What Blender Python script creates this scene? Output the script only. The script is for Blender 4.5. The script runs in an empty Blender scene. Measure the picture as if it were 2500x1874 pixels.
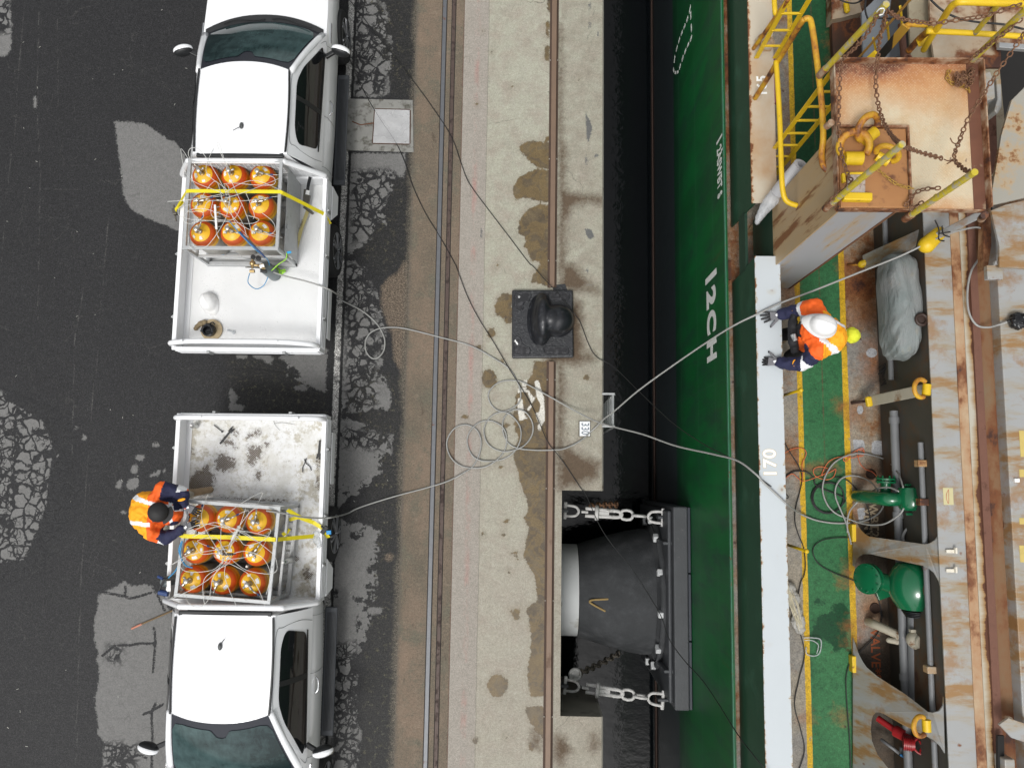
import bpy, bmesh, math, random
import numpy as np
from mathutils import Vector, Matrix, noise as mnoise, geometry as mgeo
random.seed(7); rng = np.random.RandomState(7)
sc = bpy.context.scene
COL = sc.collection
R = math.radians
# ---------------------------------------------------------------- camera (drone looking almost straight down)
FP = 1944.4; H = 11.4
def _nz(a):
    a = np.array(a, float); return a / np.linalg.norm(a)
_d = _nz([(1290-1250)/FP, -(1165-937)/FP, -1]); ZW = -_d
YW = np.array([(1492-1250)/FP, (937+15617)/FP, -1.]); YW = _nz(YW - ZW*np.dot(YW, ZW)); XW = np.cross(YW, ZW)
cam_d = bpy.data.cameras.new("camera"); cam = bpy.data.objects.new("camera", cam_d); COL.objects.link(cam)
cam_d.sensor_width = 36; cam_d.lens = 36*FP/2500; cam_d.clip_end = 500; cam_d.clip_start = 0.1
cam.matrix_world = Matrix(((*XW, 0), (*YW, 0), (*ZW, H), (0, 0, 0, 1)))
sc.camera = cam
# ---------------------------------------------------------------- sky and sun (bright overcast)
SUN_EL, SUN_AZ = 62, 200
w = bpy.data.worlds.new("World"); sc.world = w; w.use_nodes = True
nt = w.node_tree; bg = nt.nodes["Background"]
sky = nt.nodes.new("ShaderNodeTexSky"); sky.sky_type = 'NISHITA'; sky.sun_disc = False
sky.sun_elevation = R(SUN_EL); sky.sun_rotation = R(SUN_AZ); sky.dust_density = 4; sky.ozone_density = 1.0; sky.air_density = 1.2
hs = nt.nodes.new("ShaderNodeHueSaturation"); hs.inputs['Saturation'].default_value = 0.12
nt.links.new(sky.outputs[0], hs.inputs['Color']); nt.links.new(hs.outputs[0], bg.inputs[0]); bg.inputs[1].default_value = 0.14
sd = bpy.data.lights.new("sun", 'SUN'); sun = bpy.data.objects.new("sun", sd); COL.objects.link(sun)
sd.energy = 1.35; sd.angle = R(16); sd.color = (1, 0.985, 0.96)
az = R(SUN_AZ)
sdir = Vector((math.sin(az)*math.cos(R(SUN_EL)), math.cos(az)*math.cos(R(SUN_EL)), math.sin(R(SUN_EL))))
sun.rotation_euler = sdir.to_track_quat('Z', 'Y').to_euler(); sun.location = (0, 0, 20)
sc.view_settings.view_transform = 'Standard'; sc.view_settings.look = 'None'; sc.view_settings.gamma = 1
sc.view_settings.exposure = 0.16
# ---------------------------------------------------------------- measuring helper: image point at a known height -> world point
def P(u, v, z=0.0):
    c = np.array([(u-1250)/FP, -(v-937)/FP, -1.]); ww = np.array([XW@c, YW@c, ZW@c]); t = (z-H)/ww[2]
    return (float(ww[0]*t), float(ww[1]*t), float(z))
def X_(u, z=0.0, v=937): return P(u, v, z)[0]
def V(*a): return Vector(a)
# ---------------------------------------------------------------- objects
def tagp(o, label=None, cat=None, group=None, kind=None):
    if label: o["label"] = label
    if cat: o["category"] = cat
    if group: o["group"] = group
    if kind: o["kind"] = kind
    return o
def thing(name, label, cat, loc=(0, 0, 0), group=None, rz=0.0):
    o = bpy.data.objects.new(name, None); COL.objects.link(o); o.location = loc; o.rotation_euler = (0, 0, rz)
    o.empty_display_size = 0.1
    return tagp(o, label, cat, group)
def attach(o, parent, local=False):
    if parent is None: return
    o.parent = parent
    if parent.type == 'EMPTY' and not local:
        o.matrix_parent_inverse = Matrix.Translation(-Vector(parent.location))
def link_mesh(name, me, mats, parent=None, local=False, smooth=False, bevel=0.0, angle=40):
    o = bpy.data.objects.new(name, me); COL.objects.link(o)
    if not isinstance(mats, (list, tuple)): mats = [mats]
    if not me.materials:
        for m in mats: me.materials.append(m)
    attach(o, parent, local)
    if smooth:
        me.polygons.foreach_set("use_smooth", [True]*len(me.polygons))
        if smooth == 'auto':
            me.set_sharp_from_angle(angle=R(angle))
    if bevel > 0:
        b = o.modifiers.new("bevel", 'BEVEL'); b.width = bevel; b.segments = 2; b.limit_method = 'ANGLE'; b.angle_limit = R(35)
    return o
class MB:
    def __init__(s): s.v = []; s.f = []; s.mi = []; s.m = 0
    def add(s, vs, fs):
        n = len(s.v); s.v += [tuple(p) for p in vs]; s.f += [tuple(i+n for i in f) for f in fs]; s.mi += [s.m]*len(fs); return s
    def box(s, c, size, rot=None, taper=1.0):
        x, y, z = [a/2 for a in size]; t = taper
        vs = [V(-x, -y, -z), V(x, -y, -z), V(x, y, -z), V(-x, y, -z), V(-x*t, -y*t, z), V(x*t, -y*t, z), V(x*t, y*t, z), V(-x*t, y*t, z)]
        if rot is not None:
            m = rot if isinstance(rot, Matrix) else Matrix.Rotation(rot, 3, 'Z')
            vs = [m @ p for p in vs]
        c = Vector(c)
        return s.add([p+c for p in vs], [(0, 3, 2, 1), (4, 5, 6, 7), (0, 1, 5, 4), (1, 2, 6, 5), (2, 3, 7, 6), (3, 0, 4, 7)])
    def box2(s, a, b):
        return s.box([(a[i]+b[i])/2 for i in range(3)], [abs(b[i]-a[i]) for i in range(3)])
    def bar(s, p0, p1, wd, ht, up=(0, 0, 1)):
        p0, p1 = Vector(p0), Vector(p1); d = p1-p0; L = d.length; d = d/L; up = Vector(up)
        sx = d.cross(up)
        if sx.length < 1e-4: sx = d.cross(Vector((0, 1, 0)))
        sx.normalize(); uz = sx.cross(d)
        m = Matrix((sx, d, uz)).transposed()
        return s.box((p0+p1)/2, (wd, L, ht), m)
    def prism(s, poly, z0, z1):
        n = len(poly)
        tri = mgeo.tessellate_polygon([[Vector((p[0], p[1], 0)) for p in poly]])
        vs = [(p[0], p[1], z0) for p in poly]+[(p[0], p[1], z1) for p in poly]
        area = sum(poly[i][0]*poly[(i+1) % n][1]-poly[(i+1) % n][0]*poly[i][1] for i in range(n))
        fs = [tuple(reversed(t)) for t in tri]+[tuple(i+n for i in t) for t in tri]
        fs += [(i, (i+1) % n, (i+1) % n+n, i+n) for i in range(n)]
        return s.add(vs, fs)
    def plate(s, pts, th=0.01):
        """polygon of 3-D points, thickness downwards"""
        n = len(pts); tri = mgeo.tessellate_polygon([[Vector((p[0], p[1], 0)) for p in pts]])
        vs = [tuple(p) for p in pts]+[(p[0], p[1], p[2]-th) for p in pts]
        fs = [tuple(t) for t in tri]+[tuple(i+n for i in reversed(t)) for t in tri]+[(i, (i+1) % n, (i+1) % n+n, i+n) for i in range(n)]
        return s.add(vs, fs)
    def quad(s, a, b, c, d): return s.add([a, b, c, d], [(0, 1, 2, 3)])
    def ring(s, c, ax, r, seg=12, ref=None):
        ax = Vector(ax).normalized(); ref = Vector(ref) if ref else (Vector((0, 0, 1)) if abs(ax.z) < .9 else Vector((1, 0, 0)))
        u = ax.cross(ref).normalized(); w2 = ax.cross(u)
        return [Vector(c)+u*(r*math.cos(2*math.pi*i/seg))+w2*(r*math.sin(2*math.pi*i/seg)) for i in range(seg)]
    def cyl(s, p0, p1, r0, r1=None, seg=16, caps=True):
        r1 = r0 if r1 is None else r1; p0, p1 = Vector(p0), Vector(p1); ax = p1-p0
        vs = s.ring(p0, ax, r0, seg)+s.ring(p1, ax, r1, seg)
        fs = [(i, (i+1) % seg, (i+1) % seg+seg, i+seg) for i in range(seg)]
        if caps: fs += [tuple(reversed(range(seg))), tuple(range(seg, 2*seg))]
        return s.add(vs, fs)
    def lathe(s, c, ax, prof, seg=24):
        c = Vector(c); ax = Vector(ax).normalized(); vs = []; fs = []
        for r, h in prof: vs += s.ring(c+ax*h, ax, max(r, 1e-4), seg)
        for k in range(len(prof)-1):
            fs += [(k*seg+i, k*seg+(i+1) % seg, (k+1)*seg+(i+1) % seg, (k+1)*seg+i) for i in range(seg)]
        fs += [tuple(reversed(range(seg))), tuple(range((len(prof)-1)*seg, len(prof)*seg))]
        return s.add(vs, fs)
    def tube(s, pts, r, seg=8, caps=True, closed=False):
        pts = [Vector(p) for p in pts]; n = len(pts); vs = []; fs = []; prev = None
        for i, p in enumerate(pts):
            if closed: t = pts[(i+1) % n]-pts[i-1]
            else: t = pts[min(i+1, n-1)]-pts[max(i-1, 0)]
            if t.length < 1e-9: t = Vector((0, 0, 1))
            t.normalize()
            if prev is None: u = t.cross(Vector((0, 0, 1)) if abs(t.z) < .9 else Vector((1, 0, 0)))
            else: u = prev-t*prev.dot(t)
            u.normalize(); prev = u; w2 = t.cross(u)
            rr = r[i] if isinstance(r, (list, tuple)) else r
            vs += [p+u*(rr*math.cos(2*math.pi*k/seg))+w2*(rr*math.sin(2*math.pi*k/seg)) for k in range(seg)]
        m = n if closed else n-1
        for i in range(m):
            a, b = i*seg, ((i+1) % n)*seg
            fs += [(a+k, b+k, b+(k+1) % seg, a+(k+1) % seg) for k in range(seg)]
        if caps and not closed: fs += [tuple(range(seg)), tuple(reversed(range((n-1)*seg, n*seg)))]
        return s.add(vs, fs)
    def ball(s, c, r, seg=16, rings=10, rot=None):
        if not isinstance(r, (list, tuple)): r = (r, r, r)
        c = Vector(c); vs = []; fs = []
        for i in range(rings+1):
            th = math.pi*i/rings
            for k in range(seg):
                ph = 2*math.pi*k/seg
                p = Vector((r[0]*math.sin(th)*math.cos(ph), r[1]*math.sin(th)*math.sin(ph), r[2]*math.cos(th)))
                if rot is not None: p = rot @ p
                vs.append(p+c)
        for i in range(rings):
            fs += [(i*seg+k, (i+1)*seg+k, (i+1)*seg+(k+1) % seg, i*seg+(k+1) % seg) for k in range(seg)]
        return s.add(vs, fs)
    def torus(s, c, ax, Rr, r, seg=24, sub=8):
        ring = s.ring(c, ax, Rr, seg); return s.tube(ring, r, sub, closed=True)
    def capsule(s, p0, p1, r0, r1=None, seg=12):
        r1 = r0 if r1 is None else r1; p0, p1 = Vector(p0), Vector(p1); ax = p1-p0; L = max(ax.length, 1e-4)
        prof = [(r0*math.sin(a), -r0*math.cos(a)) for a in [R(x) for x in (2, 25, 50, 75)]]+[(r0, 0), (r1, L)]+[(r1*math.cos(a), L+r1*math.sin(a)) for a in [R(x) for x in (15, 40, 65, 88)]]
        return s.lathe(p0, ax if ax.length > 1e-4 else Vector((0, 0, 1)), prof, seg)
    def mesh(s, name):
        me = bpy.data.meshes.new(name); me.from_pydata(s.v, [], s.f); me.update(); me.validate()
        return me
    def build(s, name, mats, parent=None, local=False, smooth=False, bevel=0.0, angle=40, fixn=False):
        me = bpy.data.meshes.new(name); me.from_pydata(s.v, [], s.f); me.update()
        if len(me.polygons) == len(s.mi): me.polygons.foreach_set("material_index", s.mi)
        if fixn:
            bm = bmesh.new(); bm.from_mesh(me); bmesh.ops.recalc_face_normals(bm, faces=bm.faces); bm.to_mesh(me); bm.free()
        return link_mesh(name, me, mats, parent, local, smooth, bevel, angle)
def spline(pts, n=8, closed=False):
    """Catmull-Rom through points"""
    pts = [Vector(p) for p in pts]; out = []; N = len(pts)
    for i in range(N if closed else N-1):
        if closed: p0, p1, p2, p3 = pts[i-1], pts[i], pts[(i+1) % N], pts[(i+2) % N]
        else: p0, p1, p2, p3 = pts[max(i-1, 0)], pts[i], pts[i+1], pts[min(i+2, N-1)]
        for k in range(n):
            t = k/n
            out.append(0.5*((2*p1)+(-p0+p2)*t+(2*p0-5*p1+4*p2-p3)*t*t+(-p0+3*p1-3*p2+p3)*t**3))
    if not closed: out.append(pts[-1])
    return out
def organic(name, prims, mats, parent, voxel=0.012, smooth=6, wrinkle=0.0, wscale=9.0, matfn=None, local=False, sub=0):
    """one continuous surface grown round overlapping volumes (voxel union, then smoothed)"""
    tmp = bpy.data.objects.new("tmp", prims.mesh("tmp")); COL.objects.link(tmp)
    m = tmp.modifiers.new("r", 'REMESH'); m.mode = 'VOXEL'; m.voxel_size = voxel
    if smooth:
        sm = tmp.modifiers.new("s", 'SMOOTH'); sm.factor = 0.5; sm.iterations = smooth
    dg = bpy.context.evaluated_depsgraph_get(); dg.update()
    me = bpy.data.meshes.new_from_object(tmp.evaluated_get(dg)); me.name = name
    bpy.data.objects.remove(tmp)
    me.materials.clear()
    if wrinkle:
        nn = [v.normal.copy() for v in me.vertices]
        for v, n_ in zip(me.vertices, nn):
            c = v.co
            a = mnoise.noise(Vector((c.x*wscale, c.y*wscale*1.6, c.z*wscale))); b = mnoise.noise(Vector((c.y*wscale*2.3+9, c.z*wscale*2.1, c.x*wscale*2.3)))
            v.co = c+n_*(wrinkle*((1-abs(a)*2.2)*.7+(1-abs(b)*2.4)*.4-.4))
    if not isinstance(mats, (list, tuple)): mats = [mats]
    for mt in mats: me.materials.append(mt)
    if matfn:
        for p in me.polygons: p.material_index = matfn(p.center, p.normal)
    return link_mesh(name, me, mats, parent, local, smooth=True)
# ---------------------------------------------------------------- materials
class NT:
    def __init__(s, name):
        s.m = bpy.data.materials.new(name); s.m.use_nodes = True; s.t = s.m.node_tree; s.b = s.t.nodes["Principled BSDF"]
        s.tc = s.t.nodes.new("ShaderNodeTexCoord")
    def n(s, typ, **k):
        x = s.t.nodes.new(typ)
        for a, b in k.items(): setattr(x, a, b)
        return x
    def l(s, a, b): s.t.links.new(a, b)
    def setin(s, sock, val):
        if isinstance(val, bpy.types.NodeSocket): s.l(val, sock)
        elif isinstance(val, (tuple, list)) and len(val) == 3 and sock.type == 'RGBA': sock.default_value = (*val, 1)
        else: sock.default_value = val
    def vec(s, sx=1, sy=1, sz=1, off=(0, 0, 0), src=None):
        mp = s.n("ShaderNodeMapping"); s.l(src or s.tc.outputs['Object'], mp.inputs[0]); mp.inputs['Scale'].default_value = (sx, sy, sz); mp.inputs['Location'].default_value = off
        return mp.outputs[0]
    def noise(s, scale=5, det=4, rough=.55, vec=None, dist=0.0):
        x = s.n("ShaderNodeTexNoise"); s.l(vec or s.tc.outputs['Object'], x.inputs['Vector'])
        x.inputs['Scale'].default_value = scale; x.inputs['Detail'].default_value = det; x.inputs['Roughness'].default_value = rough; x.inputs['Distortion'].default_value = dist
        return x.outputs['Fac']
    def voro(s, scale=8, feature='DISTANCE_TO_EDGE', vec=None, rnd=1.0, out=0):
        x = s.n("ShaderNodeTexVoronoi", feature=feature); s.l(vec or s.tc.outputs['Object'], x.inputs['Vector'])
        x.inputs['Scale'].default_value = scale; x.inputs['Randomness'].default_value = rnd
        return x.outputs[out]
    def math(s, op, a, b=0.0, c=None, clamp=False):
        x = s.n("ShaderNodeMath", operation=op, use_clamp=clamp); s.setin(x.inputs[0], a); s.setin(x.inputs[1], b)
        if c is not None: s.setin(x.inputs[2], c)
        return x.outputs[0]
    def mix(s, f, a, b, mode='MIX'):
        x = s.n("ShaderNodeMix", data_type='RGBA', blend_type=mode); s.setin(x.inputs[0], f); s.setin(x.inputs[6], a); s.setin(x.inputs[7], b)
        return x.outputs[2]
    def step(s, v, lo, hi):
        """0 below lo, 1 above hi (lo may exceed hi)"""
        x = s.n("ShaderNodeMapRange"); x.clamp = True; s.setin(x.inputs[0], v); x.inputs[1].default_value = lo; x.inputs[2].default_value = hi
        return x.outputs[0]
    def attr(s, name):
        x = s.n("ShaderNodeAttribute", attribute_name=name); return x.outputs['Fac']
    def inside(s, name, nz=None, amp=.1, soft=.01):
        """mask of a signed-distance attribute with a ragged edge"""
        a = s.attr(name)
        if nz is not None: a = s.math('ADD', a, s.math('MULTIPLY', s.math('SUBTRACT', nz, .5), amp))
        return s.step(a, soft, -soft)
    def sep(s, src=None):
        x = s.n("ShaderNodeSeparateXYZ"); s.l(src or s.tc.outputs['Object'], x.inputs[0]); return x.outputs
    def warp(s, amt=.05, scale=6, det=3):
        x = s.n("ShaderNodeTexNoise"); s.l(s.tc.outputs['Object'], x.inputs['Vector']); x.inputs['Scale'].default_value = scale; x.inputs['Detail'].default_value = det
        a = s.n("ShaderNodeVectorMath", operation='SUBTRACT'); s.l(x.outputs['Color'], a.inputs[0]); a.inputs[1].default_value = (.5, .5, .5)
        b = s.n("ShaderNodeVectorMath", operation='SCALE'); s.l(a.outputs[0], b.inputs[0]); b.inputs['Scale'].default_value = amt
        c = s.n("ShaderNodeVectorMath", operation='ADD'); s.l(s.tc.outputs['Object'], c.inputs[0]); s.l(b.outputs[0], c.inputs[1])
        return c.outputs[0]
    def grain(s, col, scale=70, amt=.4, det=3):
        """aggregate-sized speckle in the material itself"""
        v = s.noise(scale, det, .7); x = s.n("ShaderNodeMapRange"); x.clamp = False; s.l(v, x.inputs[0]); x.inputs[1].default_value = .35; x.inputs[2].default_value = .65; x.inputs[3].default_value = 1-amt; x.inputs[4].default_value = 1+amt
        cc = s.n("ShaderNodeCombineColor"); [s.l(x.outputs[0], cc.inputs[i]) for i in range(3)]
        return s.mix(1.0, col, cc.outputs[0], 'MULTIPLY')
    def out(s, col, rough=.6, metal=0.0, bump=None, bstr=.3, bdist=.01, spec=None, trans=None, alpha=None):
        s.setin(s.b.inputs['Base Color'], col); s.setin(s.b.inputs['Roughness'], rough); s.setin(s.b.inputs['Metallic'], metal)
        if spec is not None: s.setin(s.b.inputs['Specular IOR Level'], spec)
        if trans is not None: s.setin(s.b.inputs['Transmission Weight'], trans)
        if alpha is not None: s.setin(s.b.inputs['Alpha'], alpha)
        if bump is not None:
            x = s.n("ShaderNodeBump"); x.inputs['Strength'].default_value = bstr; x.inputs['Distance'].default_value = bdist
            s.l(bump, x.inputs['Height']); s.l(x.outputs[0], s.b.inputs['Normal'])
        return s.m
def simple(name, col, rough=.5, metal=0.0, var=.12, scale=7, dirt=None, dirt_lo=.62, dirt_hi=.72, dscale=5, bump=0.0, bscale=60, spec=None):
    t = NT(name); n1 = t.noise(scale, 5)
    c = t.mix(n1, tuple(x*(1-var) for x in col), tuple(min(1, x*(1+var)) for x in col))
    rr = rough
    if dirt is not None:
        d = t.step(t.noise(dscale, 8, .65), dirt_lo, dirt_hi); c = t.mix(d, c, dirt); rr = t.math('ADD', t.math('MULTIPLY', d, .3), rough, clamp=True)
    b = t.noise(bscale, 3) if bump else None
    return t.out(c, rr, metal, b, bump, spec=spec)
RUST = (.16, .055, .018); RUSTD = (.055, .022, .014)
def rusty(name, col, amt=.6, scale=3.0, rough=.55, stain=(.42, .25, .11), streak=None, spots=True, soft=.14):
    """painted steel with soft rust bloom, dark rust cores and small spots"""
    t = NT(name); vec = t.vec(*(streak or (1, 1, 1)))
    n1 = t.noise(scale, 7, .6, vec); n2 = t.noise(scale*5, 5, .6)
    base = t.mix(t.noise(1.7, 4), tuple(x*.86 for x in col), tuple(min(1, x*1.08) for x in col))
    nn = t.math('ADD', t.math('MULTIPLY', n1, .8), t.math('MULTIPLY', n2, .2))
    c = t.mix(t.step(nn, amt-soft, amt), base, stain)
    c = t.mix(t.step(nn, amt-.01, amt+.05), c, RUST)
    c = t.mix(t.step(nn, amt+.06, amt+.1), c, RUSTD)
    if spots:
        sp = t.step(t.voro(9, 'F1', t.warp(.05, 20)), .10, .05); keep = t.step(t.noise(4, 2), .55, .6)
        c = t.mix(t.math('MULTIPLY', sp, keep), c, RUST)
    return t.out(c, rough, 0, n2, .25, .004)
# signed distance helpers (metres, negative inside)
def sdf_poly(X, Y, poly):
    p = np.array(poly, float); n = len(p); d = np.full(X.shape, 1e9); s = np.ones(X.shape)
    for i in range(n):
        a = p[i]; b = p[i-1]; ex, ey = b[0]-a[0], b[1]-a[1]; wx, wy = X-a[0], Y-a[1]
        t = np.clip((wx*ex+wy*ey)/(ex*ex+ey*ey+1e-12), 0, 1); bx, by = wx-ex*t, wy-ey*t
        d = np.minimum(d, bx*bx+by*by)
        c1 = Y >= a[1]; c2 = Y < b[1]; c3 = ex*wy > ey*wx
        s = np.where((c1 & c2 & c3) | (~c1 & ~c2 & ~c3), -s, s)
    return s*np.sqrt(d)
def pxpoly(pts, z=0.0): return [P(u, v, z)[:2] for u, v in pts]
def sdf_many(X, Y, polys, z=0.0):
    d = np.full(X.shape, 9.)
    for pl in polys: d = np.minimum(d, sdf_poly(X, Y, pxpoly(pl, z)))
    return d
def ell(u, v, ru, rv=None, n=14, a=0):
    rv = rv or ru; ca, sa = math.cos(a), math.sin(a)
    return [(u+ru*math.cos(t)*ca-rv*math.sin(t)*sa, v+ru*math.cos(t)*sa+rv*math.sin(t)*ca) for t in [2*math.pi*i/n for i in range(n)]]
def sdf_line(X, Y, pts, z=0.0):
    p = np.array([P(u, v, z)[:2] for u, v in pts]); d = np.full(X.shape, 9.)
    for i in range(len(p)-1):
        a, b = p[i], p[i+1]; e = b-a; t = np.clip(((X-a[0])*e[0]+(Y-a[1])*e[1])/(e@e), 0, 1)
        d = np.minimum(d, np.hypot(X-a[0]-e[0]*t, Y-a[1]-e[1]*t))
    return d
def sheet(name, xs, ys, z, mat, attrs, parent=None, keep=None, zfn=None):
    xs = np.array(xs); ys = np.array(ys); X, Y = np.meshgrid(xs, ys); nx, ny = len(xs), len(ys)
    Z = np.full(X.shape, float(z)) if zfn is None else zfn(X, Y)
    co = np.stack([X, Y, Z], -1).reshape(-1, 3)
    i = np.arange(nx-1)[None, :]+nx*np.arange(ny-1)[:, None]
    q = np.stack([i, i+1, i+1+nx, i+nx], -1).reshape(-1, 4)
    if keep is not None:
        cx = (X[:-1, :-1]+X[1:, 1:])/2; cy = (Y[:-1, :-1]+Y[1:, 1:])/2; q = q[keep(cx, cy).reshape(-1)]
    me = bpy.data.meshes.new(name); me.from_pydata(co.tolist(), [], q.tolist()); me.update()
    for k, fn in attrs.items():
        a = me.attributes.new(k, 'FLOAT', 'POINT'); a.data.foreach_set('value', fn(X, Y).reshape(-1).astype(np.float32))
    return link_mesh(name, me, mat, parent)
def dense(lo, hi, step, a, b, far=4.0):
    """coordinates: fine between a and b, coarse out to lo / hi"""
    r = list(np.arange(a, b+1e-6, step))
    if r[-1] < b-1e-4: r.append(b)
    l = list(np.arange(lo, a-1e-6, far)) if lo < a else []; h = list(np.arange(hi, b+1e-6, -far))[::-1] if hi > b else []
    return l+r+h
def text_mesh(name, body, size, loc, rot, mat, parent=None, ext=0.001, sx=1.0, bold=0.0):
    cu = bpy.data.curves.new(name, 'FONT'); cu.body = body; cu.size = size; cu.extrude = ext; cu.align_x = 'CENTER'; cu.align_y = 'CENTER'; cu.offset = bold; cu.space_character = 1.05
    o = bpy.data.objects.new(name, cu); COL.objects.link(o); dg = bpy.context.evaluated_depsgraph_get(); dg.update()
    me = bpy.data.meshes.new_from_object(o.evaluated_get(dg)); bpy.data.objects.remove(o)
    M = Matrix.Translation(loc) @ rot.to_4x4() @ Matrix.Diagonal((sx, 1, 1, 1)); me.transform(M); me.materials.clear()
    return link_mesh(name, me, mat, parent)
def chain_mb(pts, link=.05, r=.006, mb=None, jit=.0):
    """rusty or galvanised chain: alternating oval links along a path"""
    mb = mb or MB(); pts = [Vector(p) for p in pts]; seg = [0]
    for i in range(1, len(pts)): seg.append(seg[-1]+(pts[i]-pts[i-1]).length)
    L = seg[-1]; pitch = link-2.2*r; n = max(1, int(L/pitch)); k = 0
    def at(s):
        s = min(max(s, 0), L)
        for i in range(1, len(seg)):
            if s <= seg[i]+1e-9: t = (s-seg[i-1])/max(seg[i]-seg[i-1], 1e-9); return pts[i-1].lerp(pts[i], t)
        return pts[-1]
    for k in range(n):
        a = at(k*pitch); b = at((k+1)*pitch); c = (a+b)/2; d = (b-a)
        if d.length < 1e-6: continue
        d.normalize(); up = Vector((0, 0, 1)) if abs(d.z) < .85 else Vector((1, 0, 0)); s1 = d.cross(up).normalized(); s2 = s1.cross(d)
        if jit: s1 = (s1+s2*random.uniform(-jit, jit)).normalized(); s2 = s1.cross(d)
        u = s1 if k % 2 == 0 else s2
        hl = link/2-r; hw = link*.30
        ring = []
        for j in range(12):
            t = 2*math.pi*j/12; x = math.cos(t); y = math.sin(t)
            ring.append(c+d*((hl-hw)*(1 if x > 0.01 else (-1 if x < -0.01 else 0))+hw*x)+u*(hw*y))
        mb.tube(ring, r, 5, closed=True)
    return mb
# ================================================================ QUAY
def XA(u0, u1): return (P(u0, 0)[0]+P(u1, 1874)[0])/2
XB0, XB1 = XA(1014, 966), XA(1136, 1092)            # silted crane-rail trench
XSEAM = XA(1195, 1159); XE = XA(1474, 1473)          # kerb seam, quay edge
XN = X_(1370, 0, 1450); YN0, YN1 = P(1420, 1197)[1], P(1420, 1748)[1]   # fender recess
# ---- asphalt
LIGHT = [
 [(280, 296), (350, 300), (395, 330), (432, 352), (460, 395), (480, 570), (432, 562), (400, 548), (340, 525), (315, 505), (302, 480), (298, 440), (290, 380), (283, 330)],
 [(240, 1450), (262, 1440), (285, 1432), (305, 1418), (320, 1430), (345, 1428), (370, 1430), (376, 1445), (400, 1455), (420, 1500), (460, 1560), (460, 1900), (250, 1900), (252, 1810), (240, 1790), (232, 1700), (243, 1660), (240, 1625), (236, 1608), (240, 1595), (230, 1560), (229, 1520), (238, 1480)],
 [(0, 955), (14, 960), (34, 985), (60, 1000), (105, 1030), (130, 1090), (120, 1160), (112, 1230), (90, 1300), (60, 1365), (0, 1372), (-60, 1300), (-60, 960)],
 [(0, 0), (22, -10), (30, 60), (27, 120), (12, 138), (-20, 140), (-30, 0)],
 ell(342, 1117, 12, 8), ell(328, 1145, 9, 11), ell(325, 1180, 17, 14, a=-.5), ell(291, 1183, 7, 13, a=.3), ell(380, 1085, 10, 6), ell(385, 1155, 20, 5, a=-.4), ell(205, 1068, 6), ell(186, 1045, 5), ell(85, 250, 5, 14), ell(140, 1115, 6), ell(300, 1250, 7, 4),
 # strip east of the kerb line
 [(864, 70), (890, 90), (905, 110), (918, 140), (912, 150), (864, 146)], [(862, 150), (930, 155), (950, 190), (952, 228), (930, 236), (905, 238), (862, 232)],
 [(888, 10), (915, 15), (918, 55), (900, 90), (880, 80)], [(900, 85), (925, 80), (925, 110), (905, 112)],
 [(850, 374), (990, 374), (990, 410), (985, 436), (972, 430), (962, 416), (930, 410), (880, 420), (850, 440)],
 [(848, 440), (880, 424), (935, 432), (950, 470), (940, 500), (915, 520), (905, 545), (880, 560), (850, 555)],
 [(852, 560), (900, 556), (914, 566), (880, 585), (850, 615), (845, 600)], [(927, 525), (940, 530), (944, 548), (932, 542)],
 [(842, 640), (868, 636), (876, 660), (872, 715), (858, 735), (842, 715)], [(842, 760), (870, 750), (905, 790), (902, 830), (880, 860), (862, 880), (842, 900), (836, 960), (832, 900)],
 [(840, 905), (880, 930), (905, 935), (925, 925), (950, 950), (955, 975), (945, 985), (915, 965), (880, 950), (840, 965)], [(880, 870), (918, 880), (925, 900), (895, 905)],
 [(830, 1020), (870, 1035), (880, 1060), (905, 1062), (952, 1078), (950, 1090), (905, 1082), (860, 1075), (835, 1055)],
 [(824, 1065), (850, 1072), (885, 1085), (908, 1110), (905, 1128), (870, 1160), (845, 1168), (826, 1150)], [(835, 1170), (870, 1150), (905, 1140), (900, 1160), (860, 1190), (838, 1188)],
 [(820, 1290), (850, 1284), (858, 1300), (840, 1325), (822, 1330)], [(816, 1340), (860, 1318), (912, 1316), (908, 1350), (895, 1390), (905, 1420), (880, 1430), (812, 1440), (810, 1380)],
 [(806, 1455), (868, 1462), (875, 1490), (868, 1520), (874, 1560), (850, 1575), (805, 1590), (803, 1500)], ell(915, 1490, 20, 10), ell(880, 1450, 14, 7),
 [(803, 1600), (860, 1578), (862, 1620), (845, 1660), (850, 1700), (845, 1760), (862, 1780), (858, 1830), (850, 1880), (790, 1890), (795, 1700)], ell(873, 1795, 10, 20), ell(866, 1850, 6, 12),
 # between the trucks
 [(700, 850), (795, 850), (796, 950), (785, 955), (770, 948), (748, 935), (735, 920), (728, 905), (712, 890), (682, 875), (690, 862)],
 ell(590, 868, 14, 8), [(615, 866), (650, 862), (668, 874), (660, 890), (648, 888), (640, 876), (618, 873)], [(560, 945), (574, 958), (582, 970), (570, 985), (600, 990), (590, 1002), (560, 1002)], ell(735, 948, 18, 7),
]
DAMP = [[(870, -20), (1010, -20), (1010, 245), (960, 240), (955, 200), (935, 150), (920, 60)], [(960, 440), (1005, 430), (992, 640), (930, 670), (900, 640), (860, 600), (920, 560), (955, 500)],
        [(560, 858), (690, 858), (700, 900), (760, 950), (800, 960), (800, 1030), (560, 1030)], [(840, 960), (900, 900), (990, 920), (990, 1250), (900, 1210), (930, 1080), (860, 1010)],
        [(900, 1230), (985, 1230), (970, 1880), (880, 1880), (900, 1500), (905, 1400)]]
SILT = [[(1030, 640), (985, 640), (972, 665), (945, 680), (931, 700), (930, 740), (945, 790), (958, 820), (962, 880), (985, 915), (1030, 920)], ell(950, 1360, 9), ell(1005, 615, 6, 16)]
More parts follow.
